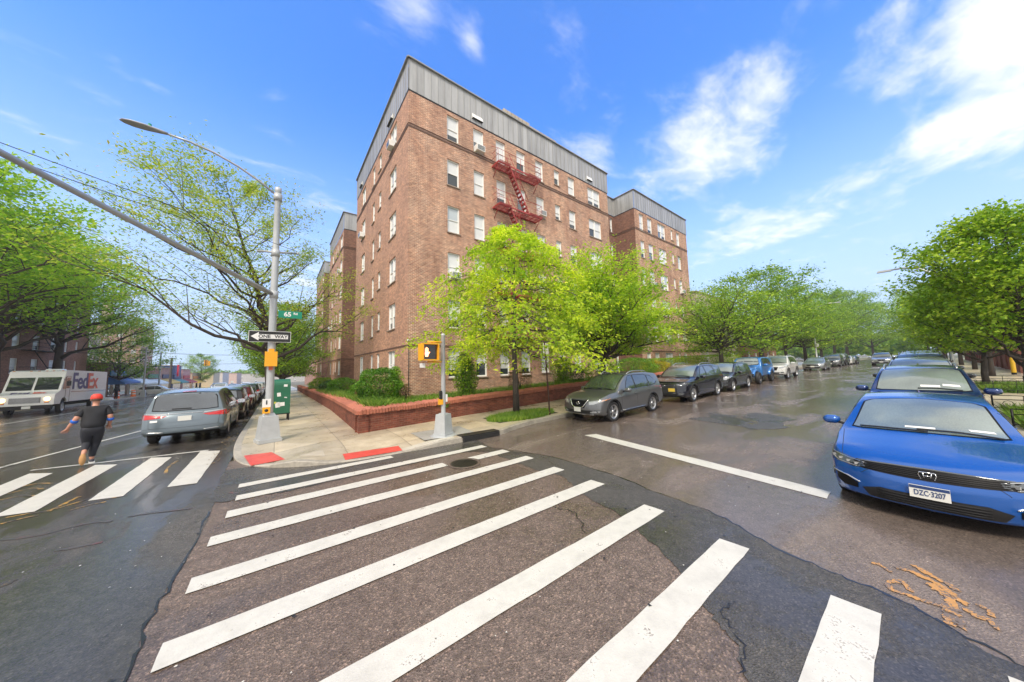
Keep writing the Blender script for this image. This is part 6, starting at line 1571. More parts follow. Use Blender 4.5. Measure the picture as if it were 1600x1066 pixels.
# ------------------------------------------------------------------ poles, signs, signals
M['pole'] = simple('grey_pole_paint', (.44, .46, .47), .45, .2, var=.12, bscale=5)
M['galv'] = simple('galvanised_arm', (.36, .37, .37), .4, .5, var=.12, bscale=6)
M['yellow'] = simple('signal_yellow', (.80, .38, .015), .45)
M['sgreen'] = simple('street_sign_green', (.0, .22, .13), .4); M['swhite'] = simple('sign_white', (.75, .75, .73), .4); M['sblack'] = simple('sign_black', (.012, .012, .012), .4)
M['mailgreen'] = simple('box_green', (.008, .12, .06), .35, coat=.3, var=.15, bscale=3)
M['rust'] = simple('rusty_post', (.07, .035, .025), .7, .3, var=.4, bscale=20)
M['iron'] = simple('black_iron', (.012, .012, .013), .5, .4)
M['wire'] = simple('wire', (.015, .015, .016), .6)
zc_ = swz(-.16, 11.85)
sp = empty('signal_pole', (-.16, 11.85, zc_), 0, 'tall grey corner pole with curved lamp arm and long bare signal mast', 'street pole')
b = MB(); b.box((0, 0, .05), (.56, .56, .10), rot=.25); b.box((0, 0, .42), (.50, .50, .66), rot=.25, taper=.76); b.box((0, 0, .79), (.30, .30, .09), rot=.25, taper=.7); b.build('base', M['pole'], sp)
b = MB(); b.lathe([(.10, .1), (.098, 3), (.086, 6), (.076, 7.72), (.088, 7.74), (.088, 7.86), (0, 7.90)], 14)
for z in (4.42, 5.74, 7.55): b.lathe([(.09, z-.11), (.110, z-.11), (.110, z+.11), (.09, z+.11)], 14)
b.build('pole_shaft', M['pole'], sp)
b = MB(); b.tube([(-.08, 0, 7.65), (-.45, 0, 7.92), (-.95, 0, 8.20), (-1.5, 0, 8.42), (-2.0, 0, 8.53), (-2.5, 0, 8.57)], [.036, .034, .032, .03, .028, .028], 8); b.build('lamp_arm', M['galv'], sp)
b = MB()
prof = [(-2.42, .045, .045), (-2.55, .075, .06), (-2.8, .14, .06), (-3.05, .15, .05), (-3.2, .10, .035), (-3.26, .02, .02)]
vs_ = []
for x, wy, hz_ in prof:
    for k in range(10): a = 2*pi*k/10; vs_.append((x, wy*cos(a), 8.565+hz_*sin(a)*(1 if sin(a) > 0 else .45)))
b.add(vs_, [(i*10+k, i*10+(k+1) % 10, (i+1)*10+(k+1) % 10, (i+1)*10+k) for i in range(5) for k in range(10)] + [tuple(range(10)), tuple(range(50, 60))], 0, True)
b.lathe([(0, .10), (.035, .09), (.04, 0)], 10, (-2.75, 0, 8.61), m=1); b.build('lamp_head', [M['galv'], M['sgreen']], sp)
b = MB(); p0 = Vector((0, 0, 4.42)); p1 = Vector((-3.24, -3.81, 5.5-zc_)); dm = p1-p0
b.tube([p0, p0+dm*.15, p0+dm*.5, p1+Vector((0, 0, .02)), p0+dm*1.35], [.062, .062, .057, .052, .048], 10); b.build('mast_arm', M['galv'], sp)
b = MB(); b.tube([(-.45, 0, 5.72), (.54, 0, 5.84)], .032, 8); b.tube([(.54, 0, 5.84), (.60, 0, 5.85)], .04, 8); b.build('crossbar', M['galv'], sp)
b = MB(); b.box((0, -.10, 2.44), (.30, .22, .44)); b.box((0, -.10, 2.70), (.14, .14, .09)); b.box((0, -.10, 2.17), (.10, .10, .12), 1); b.build('signal_housing', [M['yellow'], simple('red_cap', (.45, .10, .05), .5)], sp)
b = MB(); b.box((-.06, -.135, 1.14), (.20, .02, .24), 1); b.box((-.06, -.14, .93), (.18, .09, .17)); b.lathe([(0, -.055), (.045, -.05), (.045, 0)], 12, (-.06, -.14, .93), axis='Y', m=2)
b.box((-.06, -.148, 1.16), (.03, .01, .12), 2); b.build('push_button', [M['yellow'], M['swhite'], M['sblack']], sp)
# one way sign
ow = empty('one_way_sign', (-.38, 11.70, 3.10), 0, 'black and white one way arrow sign on the tall grey pole', 'street sign'); ow['group'] = 'signs on the tall grey pole'
b = MB(); b.box((.18, 0, .12), (1.0, .012, .33)); b.build('sign_plate', M['swhite'], ow)
b = MB(); b.box((.18, -.009, .12), (.975, .006, .305)); b.build('sign_field', M['sblack'], ow)
b = MB(); AR = [(-.27, .12), (-.09, .245), (-.09, .185), (.61, .185), (.61, .055), (-.09, .055), (-.09, -.005)]
b.add([(x, -.015, z) for x, z in AR], [(0, 1, 6), (2, 3, 4, 5), (1, 2, 5, 6)]); b.build('arrow', M['swhite'], ow)
text_mesh('lettering', 'ONE', .135, M['sblack'], ow, frame_mtx((.045, -.018, .12), (1, 0, 0), (0, -1, 0)), depth=.001, bold=.003)
text_mesh('lettering', 'WAY', .135, M['sblack'], ow, frame_mtx((.44, -.018, .12), (1, 0, 0), (0, -1, 0)), depth=.001, bold=.003)
sg_ = empty('street_name_sign', (.0, 11.74, 3.84), 0, 'green street name sign reading 65 Rd on the tall grey pole', 'street sign'); sg_['group'] = 'signs on the tall grey pole'
b = MB(); b.box((.27, 0, .09), (.60, .012, .22)); b.box((-.03, .05, .05), (.10, .04, .04), 1); b.build('sign_plate', [M['sgreen'], M['galv']], sg_)
text_mesh('lettering', '65', .19, M['swhite'], sg_, frame_mtx((.20, -.010, .09), (1, 0, 0), (0, -1, 0)), depth=.001, bold=.005)
text_mesh('lettering', 'Rd', .095, M['swhite'], sg_, frame_mtx((.40, -.010, .125), (1, 0, 0), (0, -1, 0)), depth=.001, bold=.003)
for i, (z, e) in enumerate([(6.02, (-3.98, 9.36, 6.3)), (5.96, (-3.85, 9.6, 6.12))]):
    s_ = Vector((.38 if i == 0 else -.15, 11.84, z)); e = Vector(e); e2 = s_+(e-s_)*2.4; pts = [s_.lerp(e2, k/14)+Vector((0, 0, -.05*sin(pi*k/14))) for k in range(15)]
    w = MB(); w.tube(pts, .0075, 5); tag(w.build('overhead_wire', M['wire']), ['upper black wire running from the tall grey pole off to the left', 'lower black wire running from the tall grey pole off to the left'][i], 'wire', 'overhead wires')
# pedestrian signal
pz = swz(4.04, 8.81)
pp = empty('pedestrian_signal', (4.04, 8.81, pz), 0, 'short grey pole with an amber framed signal showing a lit orange hand', 'pedestrian signal')
b = MB(); b.lathe([(.0, 0), (.40, .0), (.38, .012), (.0, .014)], 14); b.box((0, 0, .04), (.44, .44, .06), rot=.5); b.box((0, 0, .34), (.40, .40, .58), rot=.5, taper=.80); b.build('base', M['pole'], pp)
b = MB(); b.lathe([(.068, .6), (.062, 3.0), (.07, 3.01), (.06, 3.06), (0, 3.08)], 14); b.box((0, -.01, .64), (.2, .2, .03), rot=.5); b.build('pole_shaft', M['pole'], pp)
hs = empty('signal_head', (-.52, -.06, 2.24), radians(6)); hs.parent = pp
b = MB(); b.box((0, 0, .25), (.50, .20, .49)); fr = .035
b.build('housing', M['yellow'], hs)
b = MB(); b.box((.01, -.112, .25), (.44, .03, .42)); b.build('screen', simple('signal_screen', (.02, .021, .022), .25, coat=.5), hs)
b = MB()
for x in (-.24, .25): b.box((x, -.15, .25), (.03, .14, .48))
for z in (.015, .485): b.box((.005, -.15, z), (.50, .14, .03))
b.build('visor', M['yellow'], hs)
b = MB(); cx_, cz_ = -.095, .22; hm = []
b.add([(cx_+x, -.131, cz_+z) for x, z in [(-.045, -.11), (.04, -.11), (.055, -.03), (.055, .03), (-.055, .03), (-.06, -.03)]], [(0, 1, 2, 3, 4, 5)])
for k, (x, h_) in enumerate([(-.043, .10), (-.015, .135), (.013, .13), (.041, .105)]): b.add([(cx_+x-.011, -.131, cz_+.03), (cx_+x+.011, -.131, cz_+.03), (cx_+x+.010, -.131, cz_+.03+h_), (cx_+x-.010, -.131, cz_+.03+h_)], [(0, 1, 2, 3)])
b.add([(cx_+.05, -.131, cz_-.05), (cx_+.105, -.131, cz_+.02), (cx_+.088, -.131, cz_+.04), (cx_+.045, -.131, cz_-.005)], [(0, 1, 2, 3)])
b.build('hand_symbol', simple('hand_led', (.9, .4, .25), .4, emit=(1., .30, .14), es=3.2), hs)
b = MB(); b.tube([(.0, -.0, 2.80), (-.30, -.02, 2.80), (-.52, -.06, 2.80)], .028, 6); b.tube([(.0, 0, 2.20), (-.52, -.06, 2.20)], .028, 6); b.build('bracket', M['yellow'], pp)
b = MB(); b.box((-.68, -.08, 2.10), (.16, .02, .13)); b.build('small_notice', M['swhite'], pp)
b = MB(); b.box((-.10, -.03, 1.20), (.05, .10, .26), 1); b.box((-.10, -.03, 1.0), (.12, .10, .16)); b.box((.085, -.02, 1.10), (.05, .08, .22), 2); b.build('push_button', [M['yellow'], M['sblack'], M['swhite']], pp)
# green relay box
mb_ = empty('mail_storage_box', (.17, 17.25, swz(.17, 17.25)), radians(4), 'dark green steel mail storage box with stickers, behind the tall grey pole', 'mail box')
b = MB(); n = 8; pr = [(-.30, .28), (.30, .28), (.30, 1.56)] + [(.30*cos(a*pi/n), 1.56+.24*sin(a*pi/n)) for a in range(1, n)] + [(-.30, 1.56)]
# body: rounded top seen from the side, so extrude along x
pr = [(y*.95, z) for y, z in pr]; k = len(pr)
b.add([(-.31, y, z) for y, z in pr]+[(.31, y, z) for y, z in pr], [tuple(range(k-1, -1, -1)), tuple(range(k, 2*k))]+[(i, (i+1) % k, k+(i+1) % k, k+i) for i in range(k)]); b.build('body', M['mailgreen'], mb_)
b = MB()
for x in (-.27, .27):
    for y in (-.25, .25): b.box((x, y, .15), (.05, .05, .30))
b.box((0, 0, .30), (.64, .60, .04)); b.build('legs', M['iron'], mb_)
b = MB()
for (x, z, w_, h_, m_) in [(.13, 1.52, .13, .10, 0), (-.10, 1.14, .13, .16, 0), (.14, 1.0, .10, .04, 0), (-.14, .70, .16, .22, 0), (.0, .72, .22, .16, 2), (-.22, .80, .08, .08, 1)]: b.box((x, -.292, z), (w_, .006, h_), m_, rot=Matrix.Rotation(random.uniform(-.2, .2), 3, 'Y'))
b.build('stickers', [M['swhite'], simple('sticker_yellow', (.6, .6, .05), .5), M['cream']], mb_)
# leaning post
ps = empty('sign_post', (8.62, 8.98, swz(8.62, 8.98)), 0, 'thin rusty leaning post beside the front of the graphite crossover', 'sign post')
b = MB(); b.box((-.06, 0, 1.42), (.05, .035, 2.9), rot=Matrix.Rotation(-.055, 3, 'Y')); b.build('post', M['rust'], ps)
b = MB(); b.box((-.12, -.03, 2.62), (.012, .30, .45)); b.build('sign_plate', M['swhite'], ps)
# railed tree pits
def rail_pit(X, Y, a, bb, label):
    r = empty('tree_guard', (X, Y, gz(X, Y)+.15), 0, label, 'tree guard', 'black iron tree guards'); m = MB(); s = (gz(X+1, Y)-gz(X-1, Y))/2
    def seg(p, q):
        n = max(1, int(math.dist(p, q)/.5))
        for z in (.12, .36, .48):
            m.tube([(p[0], p[1], z+p[0]*s), (q[0], q[1], z+q[0]*s)], .011, 5)
        for k in range(n+1):
            x = p[0]+(q[0]-p[0])*k/n; y = p[1]+(q[1]-p[1])*k/n; m.tube([(x, y, x*s-.02), (x, y, .48+x*s)], .009 if k % 3 else .02, 5)
            if k < n: cxx = x+(q[0]-p[0])/n/2; cyy = y+(q[1]-p[1])/n/2; d = Vector((q[0]-p[0], q[1]-p[1], 0)).normalized(); m.tube([(cxx+d.x*.09*cos(t*pi/4), cyy+d.y*.09*cos(t*pi/4), .24+cxx*s+.09*sin(t*pi/4)) for t in range(9)], .007, 4)
    seg((-a, bb), (-a, -bb)); seg((-a, -bb), (a, -bb)); seg((a, -bb), (a, bb)); m.build('railing', M['iron'], r); return r
rail_pit(15.6, -2.0, 1.6, .75, 'low black iron tree guard beside the nearest tree on the right')
rail_pit(24.7, -2.0, 1.6, .75, 'low black iron guard around the second tree on the right')
# fence of red boards, yellow bollard, iron fence
fc = empty('board_fence', (37.0, -3.9, gz(37, -3.9)), 0, 'long fence of reddish brown vertical boards behind the right pavement', 'fence')
b = MB(); rr = random.Random(9)
for i in range(330):
    x = i*.15; z = gz(37+x, -3.9)-gz(37, -3.9)+.12; h_ = 1.55+rr.uniform(-.02, .02); b.box((x, rr.uniform(-.01, .01)-x*.012, z+h_/2), (.135, .03, h_))
b.build('boards', simple('fence_boards', (.24, .075, .05), .7, var=.35, bscale=2.2), fc)
b = MB()
for i in range(18): x = i*2.8; b.box((x, .05-x*.012, gz(37+x, -3.9)-gz(37, -3.9)+.95), (.14, .10, 1.8))
b.build('posts', simple('fence_posts', (.16, .055, .04), .7, var=.3, bscale=3), fc)
b = MB(); b.box((12, .055, 1.45), (.5, .02, .5)); b.build('notice', M['swhite'], fc)
bo = MB(); bo.lathe([(.09, 0), (.09, .95), (.06, 1.03), (0, 1.05)], 12); bo.lathe([(.093, -.02), (.093, .12)], 12, m=1)
tag(bo.build('bollard', [simple('bollard_yellow', (.80, .48, .02), .4), M['iron']], None, (35.6, -3.45, gz(35.6, -3.45)+.15), recalc=False), 'yellow bollard at the near end of the red board fence', 'bollard')
fi = empty('iron_fence', (22, -5.0, gz(22, -5)), 0, 'black iron railing behind the nearest right hand trees', 'fence'); b = MB()
for i in range(90): x = i*.15; b.box((x, 0, gz(22+x, -5)-gz(22, -5)+.72), (.018, .018, 1.2))
for z in (.3, 1.25): b.tube([(0, 0, z), (6, 0, z+gz(28, -5)-gz(22, -5)), (13.4, 0, z+gz(35.4, -5)-gz(22, -5))], .02, 5)
b.build('railing', M['iron'], fi)
# lamp posts along the side street
def lamp_post(X, Y, arm, label, group, H=8.6, rz=0., thick=.11, box=True):
    r = empty('street_lamp', (X, Y, gz(X, Y)+.15), rz, label, 'street lamp', group)
    b = MB(); b.lathe([(.2, 0), (.2, .5), (thick, .55), (thick*.9, 3), (thick*.6, H-.6), (thick*.5, H-.4)], 10); b.build('lamp_shaft', M['pole'], r)
    b = MB(); b.tube([(0, 0, H-.5), (0, arm*.15, H+.35), (0, arm*.40, H+.95), (0, arm*.70, H+1.22), (0, arm, H+1.22)], [.10, .09, .085, .08, .07], 6); b.build('lamp_arm', M['galv'], r)
    b = MB(); b.box((0, arm+.32*(1 if arm > 0 else -1), H+1.2), (.34, .9, .16), taper=.8); b.build('lamp_head', M['galv'], r)
    if box: b = MB(); b.box((.0, -.2, 3.0), (.25, .3, .45)); b.build('service_box', M['swhite'], r)
    return r
lamp_post(45, -1.75, 2.7, 'curved arm street lamp rising through the trees on the right pavement', 'street lamps on the side street', H=7.9)
lamp_post(66, 9.4, -2.4, 'far grey lamp post on the left side behind the silver sedan', 'street lamps on the side street', H=8)

# ------------------------------------------------------------------ the runner
def skin(name, joints, edges, mat, parent, root=0, sub=2):
    me = bpy.data.meshes.new(name); me.from_pydata([j[0] for j in joints], edges, []); o = bpy.data.objects.new(name, me); col.objects.link(o)
    o.modifiers.new('s', 'SKIN').use_smooth_shade = True; m2 = o.modifiers.new('u', 'SUBSURF'); m2.levels = m2.render_levels = sub
    for i, j in enumerate(joints):
        r = j[1] if isinstance(j[1], tuple) else (j[1], j[1]); me.skin_vertices[0].data[i].radius = r
    me.skin_vertices[0].data[root].use_root = True
    dg = bpy.context.evaluated_depsgraph_get(); dg.update(); nm = bpy.data.meshes.new_from_object(o.evaluated_get(dg)); bpy.data.objects.remove(o)
    nm.materials.clear(); nm.materials.append(mat); nm.polygons.foreach_set('use_smooth', [True]*len(nm.polygons)); nm.polygons.foreach_set('material_index', [0]*len(nm.polygons))
    q = bpy.data.objects.new(name, nm); col.objects.link(q); q.parent = parent; return q
M['skin'] = simple('skin', (.50, .24, .16), .5)
M['cloth'] = simple('black_cloth', (.014, .015, .019), .8, var=.3, bscale=9); M['jeans'] = simple('dark_trousers', (.018, .02, .028), .75, var=.35, bscale=8)
M['bluecuff'] = simple('blue_sleeve', (.01, .12, .55), .6); M['redcap'] = simple('red_cap', (.72, .05, .03), .6); M['hair'] = simple('hair', (.10, .05, .03), .7)
M['sole'] = simple('tan_sole', (.55, .30, .12), .6); M['shoe'] = simple('dark_shoe', (.04, .045, .06), .5)
pr_ = empty('person', (-3.74, 13.0, gz(-3.74, 13.0)+.0), math.atan2(.276, .961), 'person running away in black top, dark trousers and a red cap', 'person')
J = [((0, -.02, .95), (.12, .10)), ((.01, .02, 1.12), (.12, .095)), ((.01, .06, 1.30), (.11, .085)), ((.01, .09, 1.42), .062), ((.02, .12, 1.50), .055), ((.02, .13, 1.60), (.085, .10)), ((.02, .13, 1.68), (.07, .085)),
     ((-.17, .07, 1.36), .07), ((-.27, -.03, 1.14), .052), ((-.36, .06, .96), .036), ((-.385, .09, .90), (.035, .02)),
     ((.19, .07, 1.36), .07), ((.27, -.04, 1.13), .052), ((.26, .10, .95), .036), ((.255, .13, .90), (.032, .025)),
     ((-.09, .0, .86), .10), ((-.07, .10, .50), .065), ((-.10, -.22, .33), .045), ((-.11, -.27, .26), .04),
     ((.09, 0, .86), .10), ((.07, .12, .50), .065), ((.02, .04, .14), .045), ((.03, .06, .07), .04)]
E_ = [(0, 1), (1, 2), (2, 3), (3, 4), (4, 5), (5, 6), (2, 7), (7, 8), (8, 9), (9, 10), (2, 11), (11, 12), (12, 13), (13, 14), (0, 15), (15, 16), (16, 17), (17, 18), (0, 19), (19, 20), (20, 21), (21, 22)]
def fingers(wrist, out, base, spread):
    b = J[wrist][0]; o = Vector(out).normalized(); s = Vector(spread).normalized()
    for k in range(4):
        st = Vector(b)+s*(.028*(k-1.5)*.7); ln = (.062, .075, .07, .055)[k]; i = len(J)
        J.append((tuple(st+o*.035+s*.006*(k-1.5)), .010)); J.append((tuple(st+o*(.035+ln*.55)+s*.010*(k-1.5)), .009)); J.append((tuple(st+o*(.03+ln)+s*.013*(k-1.5)+Vector((0, 0, -.01))), .007))
        E_.extend([(wrist, i), (i, i+1), (i+1, i+2)])
    i = len(J); J.append((tuple(Vector(b)+s*.04+o*.01), .011)); J.append((tuple(Vector(b)+s*.062+o*.04), .009)); E_.extend([(wrist, i), (i, i+1)])
fingers(10, (-.5, .1, -.85), 0, (.75, .4, -.3)); fingers(14, (.0, .35, -.8), 0, (-.9, .3, 0))
body_ = skin('body', J, E_, M['skin'], pr_)
# face: nose, ears, on the far side of the head
b = MB(); b.lathe([(0, .02), (.012, .01), (.016, -.02), (0, -.03)], 8, (.02, .235, 1.60))
for sg in (-1, 1): b.lathe([(0, -.012), (.018, -.008), (.024, .004), (0, .01)], 8, (.02+sg*.088, .125, 1.595), axis='X')
b.build('ears_and_nose', M['skin'], pr_)
b = MB()
for sg in (-1, 1): b.lathe([(0, -.006), (.011, 0), (0, .006)], 8, (.02+sg*.033, .222, 1.625), axis='Y')
b.box((.02, .222, 1.555), (.045, .006, .008)); b.build('eyes_and_mouth', M['hair'], pr_)
skin('shirt', [((0, -.02, .84), (.20, .175)), ((0, .0, 1.0), (.22, .19)), ((.01, .04, 1.18), (.215, .175)), ((.01, .07, 1.33), (.20, .145)), ((.01, .09, 1.425), .085), ((-.17, .07, 1.36), .088), ((-.255, -.015, 1.17), .075), ((.19, .07, 1.36), .088), ((.262, -.025, 1.16), .075)],
     [(0, 1), (1, 2), (2, 3), (3, 4), (3, 5), (5, 6), (3, 7), (7, 8)], M['cloth'], pr_)
for sg, a_, b_ in ((-1, (-.262, -.01, 1.15), (-.315, .02, 1.03)), (1, (.262, -.02, 1.14), (.27, .02, 1.02))): skin('sleeve_cuff', [(a_, .082), (b_, .076)], [(0, 1)], M['bluecuff'], pr_, sub=2)
skin('trousers', [((0, -.01, 1.0), (.18, .155)), ((0, -.01, .86), (.185, .165)), ((-.09, .0, .78), .13), ((-.07, .10, .50), .083), ((-.10, -.20, .34), .062), ((.09, 0, .78), .13), ((.07, .12, .50), .085), ((.03, .06, .28), .072), ((.02, .04, .14), .060)],
     [(0, 1), (1, 2), (2, 3), (3, 4), (1, 5), (5, 6), (6, 7), (7, 8)], M['jeans'], pr_)
b = MB(); b.lathe([(0, .10), (.05, .095), (.088, .06), (.102, .0), (.102, -.03), (.094, -.035)], 16, (.02, .13, 1.65)); b.box((.02, .25, 1.63), (.14, .10, .012)); b.build('cap', M['redcap'], pr_)
b = MB(); b.lathe([(.092, .0), (.096, -.02), (.088, -.06)], 14, (.02, .12, 1.625)); b.build('hair', M['hair'], pr_)
skin('shoe', [((.02, .0, .06), .045), ((.03, .10, .045), (.048, .04)), ((.04, .20, .035), (.042, .03))], [(0, 1), (1, 2)], M['shoe'], pr_)
skin('shoe', [((-.11, -.27, .27), .048), ((-.115, -.30, .16), (.052, .045)), ((-.115, -.27, .06), (.045, .035))], [(0, 1), (1, 2)], M['shoe'], pr_)
b = MB(); b.lathe([(0, -.012), (.055, -.012), (.055, .012), (0, .012)], 12, (0, 0, 0), axis='Y'); so = b.build('shoe_sole', M['sole'], pr_); so.matrix_local = Matrix.Translation((-.113, -.335, .17)) @ Matrix.Diagonal((1.0, 1, 2.6, 1)); 
b = MB(); b.box((.03, .09, .012), (.10, .30, .022)); b.build('shoe_sole', M['swhite'], pr_)

# ------------------------------------------------------------------ across the avenue and far away
ZT = [1.55, 4.35, 7.15, 9.95, 12.75, 15.55]
WC = [(1.2+3.6*i, 2.5+3.6*i, 1.7, 'single', range(6), 0, ((1, 3) if i % 3 == 0 else (2,) if i % 3 == 1 else ())) for i in range(9)]
WC = WC[:-1] + [(29.6, 30.3, 1.6, 'single'), (32.4, 33.1, 1.6, 'single')]
def west(base, width, cols_, label, z1, side=True):
    return block('brick_building', base, [((0, 0), EY, EX, width, 0, cols_), ((0, width), NX, EY, 14, 0, [(3, 4, 1.6, 'single')]), ((0, 0), NX, NY, 14, 0, [])], None, label, z1=z1, zr=z1+.9, mats=[M['brick_west']]*3, strings=False, cat='brick building')
wb = west((-23, 40), 36, WC, 'red brick building across the avenue behind the delivery truck and big trees', 17.2)
b = MB()
for k in range(1, 5):
    z = ZT[k]-1.85; b.box((.55, 23.2, z), (1.0, 5.2, .06))
    for zz in (.45, .9): b.tube([(.05, 20.6, z+zz), (1.05, 20.6, z+zz), (1.05, 25.8, z+zz), (.05, 25.8, z+zz)], .025, 4)
    b.tube([(.8, 21, z), (.8, 25, z-2.8)], .05, 4)
b.build('fire_escape', M['iron'], wb)
def box_building(name, X, Y, Z, w, d, h, mat, label, rows=0, cols_=0, roof=None, cat='building', group='distant buildings along the avenue', face='E', extra=None):
    r = empty(name, (X, Y, Z), 0, label, cat, group); V, F_, U_, MI = [], [], [], []
    hs_e, hs_s = [], []
    for i in range(rows):
        for j in range(cols_):
            zt = 2.6+3.0*i
            if zt < h-.4:
                a = d*(j+.5)/cols_; hs_e.append((a-.6, a+.6, zt-1.5, zt)); a = w*(j+.5)/cols_; hs_s.append((a-.6, a+.6, zt-1.5, zt))
    facade(V, F_, U_, MI, (w/2, -d/2, 0), EY, EX, d, -2, h, hs_e); facade(V, F_, U_, MI, (-w/2, -d/2, 0), EX, NY, w, -2, h, hs_s)
    facade(V, F_, U_, MI, (-w/2, -d/2, 0), EY, NX, d, -2, h, []); facade(V, F_, U_, MI, (-w/2, d/2, 0), EX, EY, w, -2, h, [])
    wall_obj('wall', V, F_, U_, MI, [mat], r)
    for hl, o, u, nr in ((hs_e, (w/2, -d/2), EY, EX), (hs_s, (-w/2, -d/2), EX, NY)):
        for q in hl: window(r, (o[0]+u[0]*q[0], o[1]+u[1]*q[0], q[2]), u, nr, q[1]-q[0], q[3]-q[2], 'single')
    b = MB(); b.box((0, 0, h+.06), (w+.3, d+.3, .14)); b.build('roof', roof or M['stone'], r)
    if extra: extra(r)
    return r
pink = brick('brick_pink', (.42, .24, .20), (.36, .20, .17), (.45, .35, .30)); buff = brick('brick_buff', (.46, .38, .28), (.40, .32, .24), (.5, .44, .36))
def chimney(r): b = MB(); b.box((-3, -2, 27), (2.2, 2.2, 9)); b.build('chimney', pink, r)
box_building('tower_block', -46, 176, gz(-46, 176), 13, 14, 23, pink, 'pinkish brick tower block with a chimney rising over the shops', 7, 4, extra=chimney)
box_building('tower_block', -55, 140, gz(-46, 140), 22, 26, 17, buff, 'broad buff and pink brick block behind the shops', 5, 6)
AW = {}
def awning(r, y0, y1, z, mat, depth=1.8, drop=.9):
    b = MB(); b.add([(0.05, y0, z), (0.05, y1, z), (depth, y1, z-drop), (depth, y0, z-drop), (depth, y1, z-drop-.25), (depth, y0, z-drop-.25)], [(0, 1, 2, 3), (3, 2, 4, 5), ]); b.add([(0.05, y0, z), (depth, y0, z-drop), (depth, y0, z-drop-.25), (.05, y0, z-drop-.25)], [(0, 1, 2, 3)])
    b.add([(0.05, y1, z), (depth, y1, z-drop), (depth, y1, z-drop-.25), (.05, y1, z-drop-.25)], [(0, 1, 2, 3)]); return b.build('awning', mat, r)
def shop(Y, wd, h, wall, aw, label, sign=None, smat=None, X=-21.5, ztop=3.0):
    def ex(r):
        r2 = r
        b = MB(); b.box((6.0+.03, 0, 1.3), (.08, wd*.86, 2.2)); b.build('shop_window', M['carglass'], r)
        a = awning(r, -wd*.46, wd*.46, ztop, aw); a.location = (6.0, 0, 0)
        b = MB(); b.box((6.12, 0, ztop+.65), (.14, wd*.8, .9)); s = b.build('shop_sign', smat or M['swhite'], r)
        if sign: text_mesh('lettering', sign, .8, M['sblack'] if smat is None else M['swhite'], s, frame_mtx((6.2, 0, ztop+.65), (0, 1, 0), (1, 0, 0)), depth=.01, bold=.02, sx=1.0)
    return box_building('shop', X-6, Y, gz(X, Y)+.15, 12, wd, h, wall, label, 0, 0, cat='shop', group='shops across the avenue', extra=ex)
awb = simple('awning_blue', (.03, .12, .38), .5); aww = simple('awning_pale', (.62, .68, .66), .5); awg = simple('awning_teal', (.05, .22, .20), .5); awr = simple('awning_red', (.40, .04, .05), .5); awy = simple('awning_yellow', (.60, .42, .05), .5)
shop(82, 8, 5.5, M['brick_west'], awb, 'shop with a slanted blue awning just right of the truck', None, simple('sign_blue', (.02, .20, .42), .4), ztop=3.2)
shop(91.5, 9, 5.3, buff, aww, 'shop with a pale awning and a white sign with black letters', 'FOOTDOC', ztop=3.0)
shop(101, 9, 5.2, M['brick_west'], aww, 'second pale awninged shop beside the one with black letters', None, simple('sign_green', (.02, .15, .08), .5), ztop=2.9)
shop(111, 9, 5.6, pink, awy, 'small shop with a yellow awning', None, simple('sign_navy', (.02, .03, .10), .5))
shop(121, 9, 6.5, simple('wall_blue', (.05, .09, .22), .6), awg, 'dark blue fronted shop by the tall wooden pole', None, simple('sign_navy2', (.02, .04, .16), .5))
shop(132, 10, 5.8, simple('wall_rose', (.55, .30, .28), .7), awr, 'rose coloured shop with a red awning', None, simple('sign_red', (.5, .03, .05), .5))
shop(146, 12, 5.0, simple('wall_tan', (.50, .40, .28), .7), awy, 'tan shop with orange trim farther along', None, simple('sign_orange', (.7, .25, .04), .5))
box_building('low_building', -27, 168, gz(0, 168), 16, 16, 5.6, simple('wall_cream', (.62, .52, .36), .7), 'cream low building with a brown hipped roof', 0, 0, roof=simple('roof_brown', (.22, .12, .09), .7))
box_building('low_building', -26, 196, gz(0, 196), 14, 22, 6.2, simple('wall_white', (.64, .60, .57), .7), 'white storefront building far along the avenue', 1, 4)
box_building('low_building', -24, 232, gz(0, 232), 14, 26, 6.6, simple('wall_pale_pink', (.60, .45, .40), .7), 'pale pink low building near the end of the avenue', 1, 4)
box_building('low_building', -8, 290, gz(0, 290), 60, 14, 7, simple('wall_grey', (.50, .48, .46), .7), 'wide grey building closing the end of the avenue', 2, 8)
box_building('low_building', 14, 120, gz(0, 120), 12, 30, 8, pink, 'pink brick house past the last apartment wing', 2, 5)
box_building('row_house', 50.5, 22, gz(50, 18), 14, 10, 10.5, simple('wall_buff', (.50, .42, .33), .7), 'cream fronted house beyond the brick annexe', 3, 3, group='houses along the side street', cat='house')
box_building('row_house', 70, 22, gz(70, 18), 18, 10, 8.5, M['brick_west'], 'red brick row houses farther up the left side of the side street', 2, 5, group='houses along the side street', cat='house')
box_building('row_house', 72, -14, gz(72, 0), 30, 12, 7.5, M['brick_west'], 'brick houses hidden behind the right hand trees', 2, 6, group='houses along the side street', cat='house')
box_building('row_house', 130, -16, gz(130, 0), 40, 16, 8, pink, 'pinkish house at the far end of the side street', 2, 6, group='houses along the side street', cat='house')
fr_ = MB()
for i in range(160):
    x = i*.16; fr_.box((x, 0, gz(47+x, 13)-gz(47, 13)+.75), (.14, .03, 1.4))
tag(fr_.build('board_fence', simple('fence_boards2', (.26, .09, .06), .7, var=.3, bscale=2), None, (47, 13.2, gz(47, 13)+.1)), 'low reddish board fence behind the silver sedan', 'fence')
